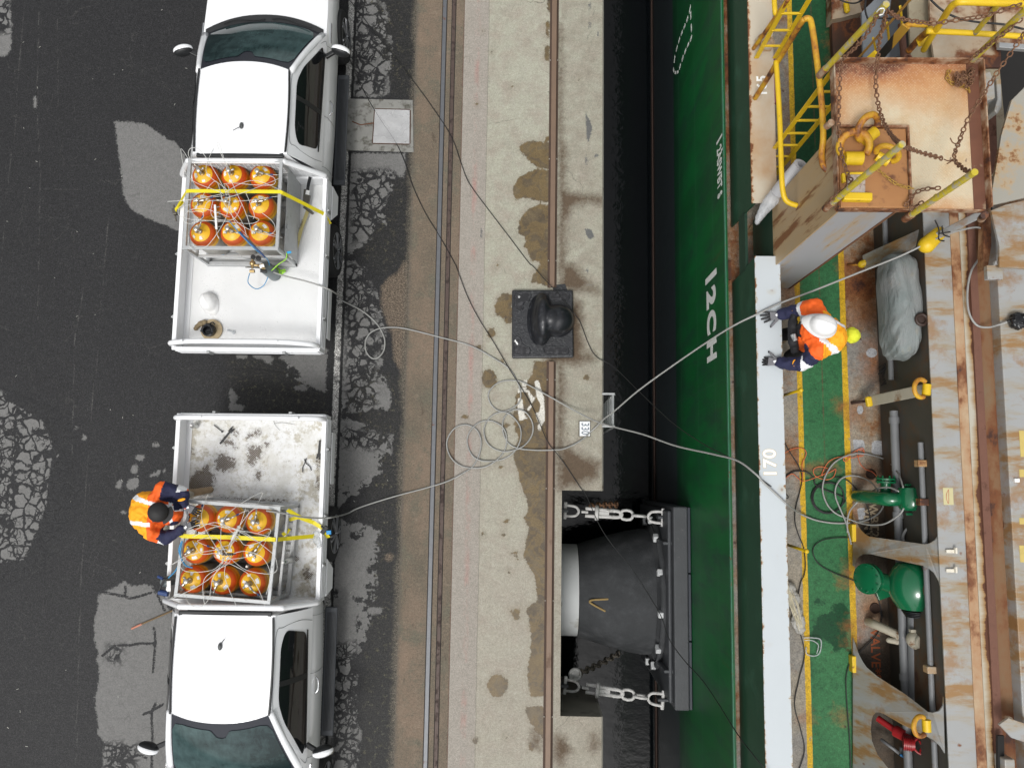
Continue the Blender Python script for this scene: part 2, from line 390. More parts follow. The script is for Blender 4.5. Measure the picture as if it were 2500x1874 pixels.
CRZ = [[(855, -20), (925, -20), (960, 60), (950, 240), (855, 240)], [(848, 410), (960, 405), (950, 590), (848, 600)], [(835, 620), (905, 650), (930, 760), (930, 1000), (835, 1010)], [(830, 1030), (960, 1050), (960, 1110), (830, 1100)],
       [(-60, 900), (110, 960), (200, 1020), (190, 1230), (120, 1400), (-60, 1450)], [(-60, -50), (35, -50), (35, 90), (-60, 90)], [(800, 1560), (880, 1560), (890, 1900), (800, 1900)], [(240, 1800), (345, 1805), (345, 1900), (240, 1900)], [(255, 1565), (310, 1565), (305, 1625), (250, 1625)], [(620, 1500), (621, 1500), (621, 1501)]]
CRZ2 = [[(858, -20), (930, -20), (955, 60), (960, 150), (950, 236), (858, 236)], [(848, 400), (965, 400), (960, 480), (930, 540), (905, 590), (848, 625)], [(842, 620), (900, 660), (930, 740), (945, 830), (930, 900), (960, 960), (950, 1000), (830, 1010)], [(826, 1010), (960, 1060), (955, 1110), (915, 1180), (822, 1240)], [(815, 1260), (930, 1290), (920, 1440), (900, 1540), (880, 1600), (870, 1700), (880, 1800), (885, 1900), (795, 1900)], [(690, 850), (800, 850), (798, 960), (700, 920)]]
LCR = [[(272, 500), (262, 560), (250, 700), (241, 800), (235, 900), (225, 980), (222, 1060), (212, 1160), (205, 1290), (198, 1400), (192, 1600), (186, 1880)], [(60, -10), (48, 150), (35, 330), (14, 480), (4, 640)], [(95, 30), (90, 260), (98, 420), (96, 560), (92, 780)],
       [(205, 700), (182, 830), (180, 930), (175, 1120)], [(96, 530), (150, 532), (170, 530)], [(96, 460), (190, 462)], [(140, 40), (142, 260)]]
DCR = [[(376, 1530), (380, 1560), (374, 1640)], [(310, 1575), (340, 1570), (378, 1570)], [(250, 1600), (280, 1575), (310, 1574)], [(250, 1444), (300, 1454), (320, 1460), (370, 1446)], [(306, 1430), (306, 1450)], [(385, 1452), (402, 1490)],
       [(380, 1715), (370, 1740), (372, 1800), (370, 1880)], [(350, 1742), (370, 1735), (398, 1718)], [(250, 1815), (290, 1825), (320, 1830)], [(297, 1815), (298, 1850), (304, 1880)], [(298, 1858), (340, 1840), (358, 1850)], [(262, 1855), (298, 1852)],
       [(620, 905), (600, 940), (640, 960)], [(560, 900), (600, 895), (680, 905), (720, 915)], [(380, 1215), (400, 1130), (440, 1120)], [(350, 1290), (372, 1250), (384, 1210)]]
KX0, KX1 = (P(836, 320)[0]+P(808, 1100)[0])/2, (P(853, 320)[0]+P(823, 1100)[0])/2
def asphalt_mat():
    t = NT("asphalt"); fine = t.noise(130, 3, .8); mid = t.noise(9, 6, .6); big = t.noise(1.3, 4)
    ragn = t.math('ADD', t.math('MULTIPLY', t.noise(30, 8, .78), .6), t.math('MULTIPLY', mid, .4))
    wet = t.mix(big, (.0095, .0095, .0105), (.018, .018, .0195)); wet = t.mix(t.step(fine, .52, .80), wet, (.075, .075, .075)); wet = t.mix(t.math('MULTIPLY', t.step(mid, .45, .75), .5), wet, (.032, .032, .032)); wet = t.mix(t.math('MULTIPLY', t.step(t.noise(55, 5, .8), .55, .70), .5), wet, (.012, .012, .012))
    dry = t.mix(mid, (.150, .148, .142), (.235, .232, .225)); dry = t.mix(t.step(fine, .5, .8), dry, (.25, .247, .24))
    L = t.inside('light', ragn, .26, .010)
    cz = t.attr('crz2'); cover = t.step(t.math('ADD', t.noise(6.5, 5, .65), t.math('MULTIPLY', t.step(cz, .02, -.12), .10)), .535, .565)
    L = t.math('MAXIMUM', L, t.math('MULTIPLY', cover, t.step(t.math('ADD', cz, t.math('MULTIPLY', t.math('SUBTRACT', ragn, .5), .3)), .01, -.01)))
    wv = t.warp(.16, 6, 6)
    e1 = t.voro(5.6, vec=wv); e2 = t.voro(12.5, vec=wv)
    thick = t.math('ADD', t.math('MULTIPLY', t.noise(6, 6, .75), .34), -.085)
    k1 = t.step(t.math('SUBTRACT', e1, thick), .02, -.02)
    k2 = t.step(t.math('SUBTRACT', e2, t.math('MULTIPLY', thick, .9)), .02, -.02)
    fade = t.step(t.attr('crz'), .02, -.10)
    sel = t.step(t.noise(2.7, 3), .47, .52)
    kk = t.math('MAXIMUM', k1, t.math('MULTIPLY', k2, sel))
    crack = t.math('MULTIPLY', kk, fade)
    ln = t.math('MULTIPLY', t.math('SUBTRACT', t.noise(30, 5, .7), .5), .045)
    dcr = t.step(t.math('ABSOLUTE', t.math('ADD', t.attr('dcr'), ln)), .016, .008)
    crack = t.math('MAXIMUM', crack, dcr)
    L = t.math('MULTIPLY', L, t.math('SUBTRACT', 1.0, crack))
    # damp grit areas, tone between wet and dry with moss
    dm = t.inside('damp', mid, .3, .08)
    grit = t.step(t.noise(60, 6, .8), .48, .62); moss = t.mix(t.noise(6, 4), (.016, .016, .014), (.034, .032, .018))
    wet2 = t.mix(t.math('MULTIPLY', dm, t.math('MULTIPLY', grit, .75)), wet, moss)
    wet2 = t.mix(t.math('MULTIPLY', dm, t.step(t.noise(48, 5, .8), .60, .68)), wet2, (.13, .122, .095)); wet2 = t.mix(t.math('MULTIPLY', dm, t.step(t.noise(11, 7, .75), .55, .64)), wet2, t.mix(t.noise(5, 3), (.06, .058, .05), (.085, .075, .035)))
    c = t.mix(L, wet2, dry)
    # thin raised seams in the wet asphalt
    lc = t.step(t.math('ABSOLUTE', t.math('ADD', t.attr('lcr'), t.math('MULTIPLY', ln, .8))), .010, .003)
    lc = t.math('MULTIPLY', lc, t.step(t.noise(4, 3), .35, .55))
    c = t.mix(t.math('MULTIPLY', lc, .55), c, (.085, .083, .078))
    hair = t.math('MULTIPLY', t.step(t.voro(2.6, vec=t.warp(.3, 2.2, 5)), .012, .003), t.step(t.noise(1.9, 2), .48, .6)); c = t.mix(t.math('MULTIPLY', hair, .35), c, (.07, .068, .062))
    # worn line of bare aggregate beside the kerb (where the old kerb was cut)
    x = t.sep()[0]; xw = t.math('ADD', x, t.math('MULTIPLY', t.math('SUBTRACT', t.noise(14, 5, .7), .5), .05))
    kb = t.math('MULTIPLY', t.step(xw, KX0, KX0+.012), t.step(xw, KX1, KX1-.012))
    kc = t.mix(t.step(t.noise(60, 6, .85), .42, .56), (.22, .215, .20), (.62, .61, .58)); kc = t.mix(t.math('MULTIPLY', t.step(t.noise(7, 5, .7), .52, .62), .7), kc, (.03, .03, .03))
    c = t.mix(kb, c, kc)
    ed = t.math('MAXIMUM', t.step(t.math('ABSOLUTE', t.math('SUBTRACT', xw, KX0-.025)), .026, .012), t.step(t.math('ABSOLUTE', t.math('SUBTRACT', xw, KX1+.02)), .024, .010)); c = t.mix(ed, c, (.016, .016, .016))
    # silt washed over the asphalt
    si = t.inside('silt', ragn, .22, .03); c = t.mix(si, c, t.mix(mid, (.115, .088, .062), (.165, .128, .094)))
    edge = t.step(t.math('ADD', x, t.math('MULTIPLY', t.math('ADD', t.math('MULTIPLY', ragn, .6), t.math('MULTIPLY', t.noise(1.3, 4), .5)), .34)), XB0+.10, XB0+.19); c = t.mix(edge, c, t.mix(fine, (.085, .072, .056), (.135, .118, .088)))
    rough = t.math('ADD', .62, t.math('MULTIPLY', L, .25))
    h = t.math('ADD', t.math('MULTIPLY', t.noise(80, 3, .8), 1.0), t.math('MULTIPLY', crack, -1.5))
    c = t.mix(1.0, t.mix(L, t.grain(t.grain(t.grain(c, 22, .30, 4), 45, .50, 2), 90, .5, 2), t.grain(t.grain(c, 26, .10, 3), 60, .14, 2)), (.82, .82, .82), 'MULTIPLY')
    return t.out(c, rough, 0, h, .5, .006, spec=.35)
M_asph = asphalt_mat()
xs = dense(-60, XB0, .03, -8.3, XB0); ys = dense(-40, 40, .03, -4.9, 7.4)
sheet("asphalt_ground", xs, ys, 0.0, M_asph, {
    'light': lambda X, Y: sdf_many(X, Y, LIGHT), 'damp': lambda X, Y: sdf_many(X, Y, DAMP), 'silt': lambda X, Y: sdf_many(X, Y, SILT), 'crz': lambda X, Y: sdf_many(X, Y, CRZ), 'crz2': lambda X, Y: sdf_many(X, Y, CRZ2),
    'lcr': lambda X, Y: np.minimum.reduce([sdf_line(X, Y, l) for l in LCR])-.004, 'dcr': lambda X, Y: np.minimum.reduce([sdf_line(X, Y, l) for l in DCR])-.006})["kind"] = "structure"
# ---- silted trench with its two rails
def silt_mat():
    t = NT("silt"); n1 = t.noise(1.6, 6, .6, t.vec(1, .6, 1)); n2 = t.noise(120, 4, .8)
    c = t.mix(t.step(n1, .3, .7), (.105, .094, .070), (.205, .150, .108)); c = t.mix(t.step(t.noise(3, 7, .7), .5, .66), c, (.125, .115, .085)); c = t.mix(t.math('MULTIPLY', t.step(t.noise(9, 7, .75), .54, .64), .5), c, (.22, .175, .13)); c = t.mix(t.math('MULTIPLY', t.step(t.noise(4.5, 7, .75, t.vec(1, .3, 1)), .60, .66), .7), c, (.07, .055, .04)); c = t.mix(t.step(n2, .6, .9), c, (.24, .21, .17))
    x = t.sep()[0]; e = t.step(t.math('ADD', x, t.math('MULTIPLY', t.noise(20, 5, .7), .10)), XB0+.10, XB0+.02); c = t.mix(t.math('MULTIPLY', e, .8), c, (.075, .072, .064))
    b = t.step(t.math('SUBTRACT', x, t.math('MULTIPLY', t.noise(9, 4), .04)), XB1-.04, XB1-.025); c = t.mix(b, c, (.13, .085, .062))
    return t.out(t.grain(t.grain(c, 34, .14), 75, .25), .75, 0, n2, .3, .004, spec=.3)
sheet("silted_crane_trench", [XB0, XB1], dense(-40, 40, 1, -5, 8), 0.0, silt_mat(), {})["kind"] = "structure"
def rail_thing(xa, xb, name, label, mat, h):
    o = MB().box2((xa, -30, -.03), (xb, 34, h)).build(name, mat, bevel=.004); tagp(o, label, "crane rail", "steel crane rails let into the quay"); return o
m_railg = simple("rail_grey", (.135, .14, .15), .45, .3, .2, 14, RUST, .64, .70, 6, .2); m_raild = simple("rail_brown", (.085, .058, .048), .6, .2, .25, 10, (.05, .035, .03), .5, .6, 8, .2)
r0, r1 = XA(1084.5, 1031), XA(1092.5, 1042)
rail_thing(r0, r1, "crane_rail", "flat grey steel rail, the wider and paler of the two rails in the muddy trench", m_railg, .014)
r2, r3 = XA(1106, 1058), XA(1114, 1067)
rail_thing(r2, r3, "crane_rail", "narrow reddish brown rail between the pale rail and the concrete apron", m_raild, .006)
m_gap = simple("rail_gap_dirt", (.02, .016, .014), .9)
g = MB()
for x in (r0-.006, r1+.006, r2-.005, r3+.005): g.box2((x-.005, -30, -.02), (x+.005, 34, .0035))
go = g.build("rail_gap", m_gap); go["kind"] = "structure"
# ---- concrete apron
WET = [
 [(1269, 359), (1279, 349), (1298, 343), (1320, 346), (1350, 349), (1350, 415), (1313, 409), (1290, 390), (1273, 372)],
 [(1252, 458), (1269, 432), (1290, 417), (1317, 413), (1345, 419), (1345, 498), (1317, 492), (1285, 484), (1263, 485), (1259, 494)],
 [(1265, 541), (1290, 510), (1321, 498), (1345, 502), (1345, 640), (1294, 637), (1306, 622), (1279, 602), (1286, 587), (1267, 568)],
 [(1281, 595), (1345, 600), (1345, 705), (1320, 694), (1298, 689), (1300, 673), (1321, 642), (1294, 631)],
 [(1207, 747), (1216, 728), (1232, 716), (1250, 720), (1250, 789), (1236, 792), (1230, 778), (1213, 770)], ell(1195, 925, 18, 23),
 [(1306, 880), (1298, 917), (1285, 932), (1256, 967), (1263, 1002), (1252, 1005), (1259, 1052), (1267, 1067), (1256, 1094), (1254, 1117), (1263, 1148), (1271, 1179), (1286, 1218), (1290, 1240), (1279, 1265), (1292, 1288), (1283, 1323), (1279, 1361), (1306, 1404), (1312, 1466), (1283, 1489), (1294, 1527), (1298, 1581), (1286, 1651), (1298, 1701), (1328, 1697), (1345, 1697), (1345, 880)],
 [(1281, 1724), (1330, 1722), (1330, 1805), (1310, 1786), (1286, 1747)], ell(1215, 1673, 25, 29), [(1242, 1486), (1252, 1490), (1269, 1484), (1270, 1510), (1258, 1512)], ell(1200, 812, 10, 12), ell(1168, 848, 9, 6), ell(1224, 882, 7, 5), ell(1136, 1016, 10, 4), ell(1235, 1038, 9, 4),
 ell(1236, 1272, 8, 5, a=-.6), ell(1230, 1304, 5), ell(1257, 1350, 7, 4), ell(1262, 1365, 4), ell(1244, 1397, 4), ell(1298, 1822, 6, 10), ell(1222, 1140, 5, 3), ell(1179, 1303, 3), ell(1181, 79, 3), ell(1250, 213, 4), ell(1164, 254, 3.5), ell(1413, 195, 4), ell(1200, 127, 2.5),
 ell(1337, 72, 5, 20), ell(1336, 130, 7, 20), ell(1341, 0, 6, 30), ell(1236, 1800, 3), ell(1160, 1806, 5, 9), ell(1163, 1802, 4), ell(1337, 340, 6), ell(1432, 922, 8, 7), ell(1384, 1060, 3, 6), ell(1215, 648, 3)]
STN = [[(1364, 60), (1370, 66), (1372, 300), (1376, 345), (1382, 380), (1378, 460), (1395, 470), (1472, 480), (1472, 500), (1440, 494), (1400, 505), (1382, 540), (1380, 640), (1364, 700)], [(1368, 640), (1400, 645), (1440, 690), (1430, 700), (1460, 700), (1460, 715), (1368, 705)], [(1402, 730), (1418, 740), (1425, 860), (1450, 862), (1455, 880), (1400, 888), (1330, 890)],
       [(1366, 1080), (1420, 1110), (1465, 1130), (1462, 1165), (1390, 1190), (1360, 1195)], [(1364, 700), (1378, 705), (1375, 1190), (1358, 1190)], [(1300, 1780), (1322, 1800), (1320, 1830), (1300, 1820)], [(1355, 1790), (1378, 1800), (1395, 1830), (1370, 1865), (1352, 1850)], ell(1452, 1810, 10, 20)]
CHIP = [[(1430, 272), (1438, 290), (1446, 310), (1442, 332), (1434, 350), (1432, 320), (1430, 295)], ell(1432, 392, 3, 14), [(1428, 555), (1445, 562), (1452, 580), (1438, 585), (1430, 570)], ell(1440, 15, 3, 14), ell(1440, 62, 3, 12), ell(1460, 83, 2, 6), ell(1456, 380, 5, 5), ell(1433, 660, 3, 8), ell(1440, 694, 12, 2), ell(1176, 570, 3, 14), ell(1195, 200, 1.5, 20)]
WPT = [[(1276, 928), (1288, 927), (1285, 945), (1275, 943)], [(1263, 948), (1275, 947), (1292, 952), (1294, 958), (1275, 956), (1264, 960)], [(1265, 970), (1276, 975), (1278, 1000), (1282, 1015), (1268, 1027), (1263, 990)], [(1268, 1010), (1282, 1015), (1294, 1018), (1268, 1028)],
       [(1304, 929), (1315, 928), (1321, 950), (1328, 970), (1330, 1010), (1330, 1028), (1320, 1040), (1310, 1020), (1306, 1008), (1318, 1005), (1319, 985), (1310, 968), (1308, 950)], [(1286, 952), (1300, 965), (1306, 975), (1298, 985), (1290, 965)], [(1296, 985), (1300, 990), (1288, 1006), (1285, 1000)], [(1312, 1038), (1322, 1036), (1320, 1052), (1314, 1050)]]
def concrete_mat():
    t = NT("apron_concrete"); f = t.noise(85, 4, .8); m1 = t.noise(3.2, 7, .62); big = t.noise(.7, 3, .5, t.vec(1, .35, 1))
    c = t.mix(big, (.315, .308, .245), (.395, .388, .315)); c = t.mix(t.step(m1, .44, .68), c, (.31, .275, .225)); c = t.mix(t.math('MULTIPLY', t.step(t.math('ADD', t.sep()[1], t.math('MULTIPLY', t.noise(.8, 3), 5)), 4.0, 1.0), .55), c, (.32, .285, .24)); c = t.mix(t.math('MULTIPLY', t.step(t.noise(1.9, 8, .72), .54, .66), .45), c, (.26, .235, .19)); c = t.mix(t.step(t.noise(12, 8, .7), .5, .8), c, (.38, .36, .305))
    c = t.mix(t.math('MULTIPLY', t.step(f, .62, .85), .5), c, (.2, .185, .15))
    x, y, z = t.sep()
    # west bay: pinker, dustier
    wb = t.step(x, XSEAM+.003, XSEAM-.003)
    pk = t.mix(t.noise(2.4, 6, .65, t.vec(1, .5, 1)), (.285, .255, .218), (.35, .322, .285)); pk = t.mix(t.step(t.noise(45, 5, .8), .5, .75), pk, (.20, .18, .155))
    mid = (XB1+XSEAM)/2+.02; band = t.math('MULTIPLY', t.step(t.math('ABSOLUTE', t.math('SUBTRACT', x, mid)), .055, .015), t.math('MULTIPLY', t.step(t.noise(5, 7, .75, t.vec(1, .4, 1)), .47, .66), .55)); pk = t.mix(band, pk, (.38, .17, .15))
    c = t.mix(wb, c, pk)
    c = t.mix(t.math('MULTIPLY', t.step(t.math('ABSOLUTE', t.math('SUBTRACT', x, t.math('ADD', XSEAM, t.math('MULTIPLY', t.math('SUBTRACT', t.noise(5, 4), .5), .03)))), .006, .002), .6), c, (.13, .115, .09))
    # east strip a little duller
    c = t.mix(t.math('MULTIPLY', t.step(x, X_(1362), X_(1366)), t.step(t.noise(4, 6, .7), .35, .75)), c, (.25, .225, .18))
    rag = t.math('ADD', t.math('MULTIPLY', t.noise(22, 6, .7), .6), t.math('MULTIPLY', t.noise(7, 3), .4))
    ws = t.mix(t.step(t.noise(3.2, 6, .65), .38, .62), (.078, .058, .036), (.150, .112, .060)); ws = t.mix(t.step(t.noise(60, 4, .8), .45, .8), ws, (.085, .07, .05))
    W = t.inside('wet', rag, .17, .008)
    rim = t.math('MULTIPLY', t.inside('wet', rag, .22, .09), .42); c = t.mix(rim, c, (.21, .18, .13))
    c = t.mix(W, c, ws); c = t.mix(t.math('MULTIPLY', W, t.math('MULTIPLY', t.step(t.noise(5, 3, .5, None, 1.5), .47, .53), .5)), c, (.17, .115, .045))
    S = t.math('MULTIPLY', t.inside('stn', rag, .30, .08), .95); c = t.mix(S, c, t.mix(t.noise(4, 6, .7), (.060, .038, .022), (.13, .09, .058)))
    ch = t.inside('chip', t.noise(34, 7, .8), .10, .006); c = t.mix(ch, c, t.mix(f, (.08, .08, .08), (.17, .17, .165)))
    wp = t.math('MULTIPLY', t.inside('wpt', t.noise(60, 6, .8), .07, .004), t.step(t.noise(38, 5, .75), .36, .42)); c = t.mix(wp, c, (.62, .60, .54))
    rs = t.step(t.math('ABSOLUTE', t.math('SUBTRACT', x, X_(1338, 0, 1000))), .055, .0); rs = t.math('MULTIPLY', rs, t.math('MULTIPLY', t.step(y, P(0, 900)[1]+.35, P(0, 1000)[1]), t.step(y, P(0, 1120)[1], P(0, 1030)[1]))); c = t.mix(t.math('MULTIPLY', rs, t.step(t.noise(40, 5, .8), .35, .6)), c, (.05, .015, .008))
    sp = t.math('MULTIPLY', t.step(t.voro(5, 'F1'), .04, .025), t.step(t.noise(2, 2), .52, .56)); c = t.mix(sp, c, (.09, .07, .05))
    cr = t.math('MULTIPLY', t.step(t.voro(1.1, vec=t.warp(.25, 3, 5)), .004, .0015), t.step(t.noise(1.3, 2), .55, .62)); c = t.mix(t.math('MULTIPLY', cr, .7), c, (.12, .11, .09))
    rough = t.math('SUBTRACT', .85, t.math('MULTIPLY', W, .4))
    c = t.grain(t.grain(t.grain(c, 70, .18), 28, .10), 9, .05)
    return t.out(c, rough, 0, t.math('ADD', f, t.math('MULTIPLY', ch, -3)), .25, .004, spec=.35)
ys = sorted(set([round(v, 4) for v in dense(-40, 40, .035, -4.9, 7.4)]+[round(YN0, 4), round(YN1, 4)]))
xs = sorted(set([round(v, 4) for v in np.arange(XB1, XE, .035)]+[round(XN, 4), round(XE-.03, 4)]))
def keep(cx, cy): return ~((cx > XN) & (cy < YN0) & (cy > YN1))
ap = sheet("concrete_apron", xs, ys, 0.0, concrete_mat(), {'wet': lambda X, Y: sdf_many(X, Y, WET), 'stn': lambda X, Y: sdf_many(X, Y, STN), 'chip': lambda X, Y: sdf_many(X, Y, CHIP), 'wpt': lambda X, Y: sdf_many(X, Y, WPT)}, keep=keep); ap["kind"] = "structure"
# ---- quay body under the surfaces (beam with corbels, recess for the fender)
m_face = simple("quay_face_concrete", (.20, .185, .155), .85, 0, .25, 3, (.07, .06, .045), .55, .7, 2.5, .3)
m_edge = simple("quay_edge_concrete", (.27, .255, .22), .8, 0, .15, 5, (.13, .10, .07), .6, .68, 3, .2)
q = MB()
q.prism([(-60, -40), (XN, -40), (XN, 40), (-60, 40)], -7, -.012)
for ya, yb in ((YN0, 40), (-40, YN1)):
    q.add([(XN, ya, -.012), (XE-.03, ya, -.012), (XE-.03, yb, -.012), (XN, yb, -.012), (XN, ya, -2.2), (XN+.18, ya, -2.2), (XN+.18, yb, -2.2), (XN, yb, -2.2), (XE-.03, ya, -1.15), (XE-.03, yb, -1.15)],
          [(0, 1, 2, 3), (1, 8, 9, 2), (8, 5, 6, 9), (5, 4, 7, 6), (0, 4, 5, 8, 1), (3, 2, 9, 6, 7), (0, 3, 7, 4)])
o = q.build("quay_wall", m_face, fixn=True); o["kind"] = "structure"
e = MB()
for ya, yb in ((YN0, 40), (-40, YN1)):
    e.add([(XE-.03, ya, .0), (XE-.03, yb, .0), (XE, yb, -.028), (XE, ya, -.028), (XE, yb, -1.13), (XE, ya, -1.13), (XE-.029, ya, -1.13), (XE-.029, yb, -1.13)], [(0, 3, 2, 1), (3, 5, 4, 2), (0, 6, 5, 3), (1, 2, 4, 7), (6, 7, 4, 5)])
o = e.build("quay_edge", m_edge, fixn=True); o["kind"] = "structure"
# ---- water in the gap
def water_mat():
    t = NT("harbour_water"); b = t.math('ADD', t.noise(4, 4, .55, t.vec(1, 1.6, 1)), t.math('MULTIPLY', t.noise(15, 3, .5), .2))
    return t.out(t.mix(t.noise(2, 3), (.002, .003, .0035), (.004, .005, .006)), .05, 0, b, .12, .03, spec=.32)
o = MB().quad((-60, -80, -3.5), (60, -80, -3.5), (60, 80, -3.5), (-60, 80, -3.5)).build("harbour_water", water_mat()); o["kind"] = "structure"
# ---- steel pipe rail (tie-down bar) on the apron
m_pipe = simple("rusty_rail_paint", (.19, .125, .085), .55, .1, .2, 5, (.10, .055, .035), .6, .72, 3, .2)
m_flange = simple("rail_base_rust", (.065, .04, .028), .8, 0, .3, 12)
px0, px1 = XA(1345.5, 1330.5), XA(1360, 1346)
def beam(ya, yb, label):
    t = thing("flat_steel_rail", label, "steel rail", ((px0+px1)/2, (ya+yb)/2, 0), "raised brown steel rail along the apron")
    MB().box2((px0-.022, ya, -.01), (px1+.022, yb, .007)).build("rail_base", m_flange, t)
    MB().box2((px0+.008, ya, .007), (px1-.006, yb, .055)).build("rail_head", m_pipe, t, bevel=.008)
    y = ya+.4
    while y < yb-.2:
        for x in (px0-.012, px1+.012):
            if -6 < y < 8: MB().cyl((x, y, .006), (x, y, .02), .009, seg=8).build("bolt", m_edge, t)
        y += 1.55
beam(P(1350, 702)[1], 34, "long brown steel rail on the apron, the stretch above the black bollard")
beam(-30, P(1350, 883)[1], "long brown steel rail on the apron, the stretch below the black bollard")
# ---- inspection pit with aluminium cover
t = thing("pit_frame", "square grey concrete pit surround beside the crane rail trench", "drain pit", (*P(925, 310)[:2], 0))
m_pit = simple("pit_concrete", (.24, .238, .22), .9, 0, .28, 6, (.09, .085, .07), .50, .64, 7, .4)
a = pxpoly([(836, 241), (1008, 245), (1010, 372), (834, 367)])
o = MB().prism(a, -.02, .010).build("pit_slab", m_pit, t, bevel=.006)
m_alu = NT("checker_aluminium")
vv = m_alu.vec(1, 1, 1); ww = m_alu.n("ShaderNodeTexWave", wave_type='BANDS', bands_direction='DIAGONAL'); m_alu.l(vv, ww.inputs[0]); ww.inputs['Scale'].default_value = 42
w2 = m_alu.n("ShaderNodeTexWave", wave_type='BANDS', bands_direction='X'); m_alu.l(m_alu.tc.outputs['Object'], w2.inputs[0]); w2.inputs['Scale'].default_value = 24
hh = m_alu.math('MULTIPLY', ww.outputs['Fac'], w2.outputs['Fac'])
m_alu = m_alu.out(m_alu.mix(m_alu.noise(2.2, 4, .6), (.30, .30, .30), (.80, .80, .80)), m_alu.step(m_alu.noise(3, 2), .3, .9), .35, hh, .6, .004)
a = pxpoly([(916, 268), (1001, 270), (1000, 352), (911, 350)])
MB().prism(a, .008, .020).build("pit_cover", m_alu, t, bevel=.003)
g = MB()
for i in range(4): g.bar((*a[i], .0115), (*a[(i+1) % 4], .0115), .03, .004)
g.build("rusty_gap", simple("pit_rust", (.06, .025, .012), .9), t)
g = MB(); g.tube([P(860, 297, .0115), P(880, 305, .0115), P(895, 303, .0115), P(915, 300, .0115)], .008, 6); g.build("rust_crack", simple("pit_rust2", (.12, .04, .015), .9), t)
# ---- number plate 330
t = thing("number_plate", "white plate reading 330 in blue grey figures beside the quay ladder", "sign", P(1426, 1045, .004))
m_wp = simple("enamel_white", (.78, .79, .80), .35, 0, .04, 9, (.35, .22, .12), .72, .8, 14)
MB().prism(pxpoly([(1415, 1028), (1440.5, 1028), (1440.5, 1064), (1415, 1064)]), .001, .014).build("plate", m_wp, t, bevel=.003)
g = MB().prism(pxpoly([(1412.5, 1026), (1442.5, 1026), (1442.5, 1066), (1412.5, 1066)]), -.004, .0032); g.build("bedding", simple("bedding", (.10, .09, .065), .9), t)
text_mesh("figures", "330", .155, Vector(P(1428, 1046, .0146)), Matrix.Rotation(R(-90), 3, 'Z'), simple("figure_blue", (.13, .16, .20), .5), t, .0005, sx=.72, bold=.0012)
# ---- quay ladder
m_galv = simple("galvanised", (.42, .43, .43), .45, .55, .18, 20)
t = thing("quay_ladder", "pale grey steel ladder going down the quay face towards the dark water", "ladder", (XE+.1, P(1480, 1000)[1], 0))
y0, y1 = P(1490, 961)[1], P(1490, 1040)[1]; xl = X_(1500, -.02, 1000)
for y in (y0, y1):
    MB().bar((XE-.02, y, -.012), (xl, y, -.012), .03, .03).build("bracket", m_galv, t, bevel=.004)
    MB().bar((xl-.012, y, -.03), (xl-.012, y, -3.6), .03, .05, up=(1, 0, 0)).build("stringer", m_galv, t, bevel=.004)
for k in range(13):
    z = -.05-k*.28; MB().cyl((xl-.015, y0, z), (xl-.015, y1, z), .017, seg=10).build("rung", m_galv, t, smooth='auto')
# ================================================================ PICKUP TRUCKS
m_white = simple("white_car_paint", (.83, .84, .85), .22, 0, .015, 3); m_white.node_tree.nodes["Principled BSDF"].inputs['Coat Weight'].default_value = .5
m_wtray = simple("white_powder_coat", (.76, .77, .78), .45, 0, .03, 6, (.42, .41, .38), .70, .80, 9)
m_glass = simple("tinted_glass", (.010, .011, .012), .04, 0, .1, 3, spec=.5)
def screen_mat():
    t = NT("windscreen_glass"); x, y, z = t.sep(); n1 = t.math('ADD', t.math('MULTIPLY', t.noise(2.2, 4, .6, t.vec(1, 2, 1)), .6), t.math('MULTIPLY', t.noise(9, 5, .7, t.vec(1.6, .35, 1), .6), .4))
    c = t.mix(t.step(t.math('ADD', n1, t.math('MULTIPLY', x, .18)), .35, .70), (.008, .020, .021), (.060, .105, .105))  # uneven teal painted into the glass colour in place of reflections
    return t.out(c, .03, 0, t.noise(1.5, 2), .15, .02, spec=.55)
m_screen = screen_mat()
m_black = simple("black_trim", (.012, .013, .014), .5, 0, .2, 12); m_band = simple("screen_band", (.022, .024, .032), .25)
m_tyre = simple("tyre_rubber", (.018, .018, .019), .8, 0, .2, 14); m_rim = simple("alloy_rim", (.52, .53, .55), .3, .9, .05)
m_chrome = simple("mirror_chrome", (.62, .63, .64), .15, 1.0, .03)
m_step = simple("grey_side_step", (.06, .065, .072), .55, .2, .15, 20)
m_inner = simple("dark_cabin", (.02, .02, .022), .7)
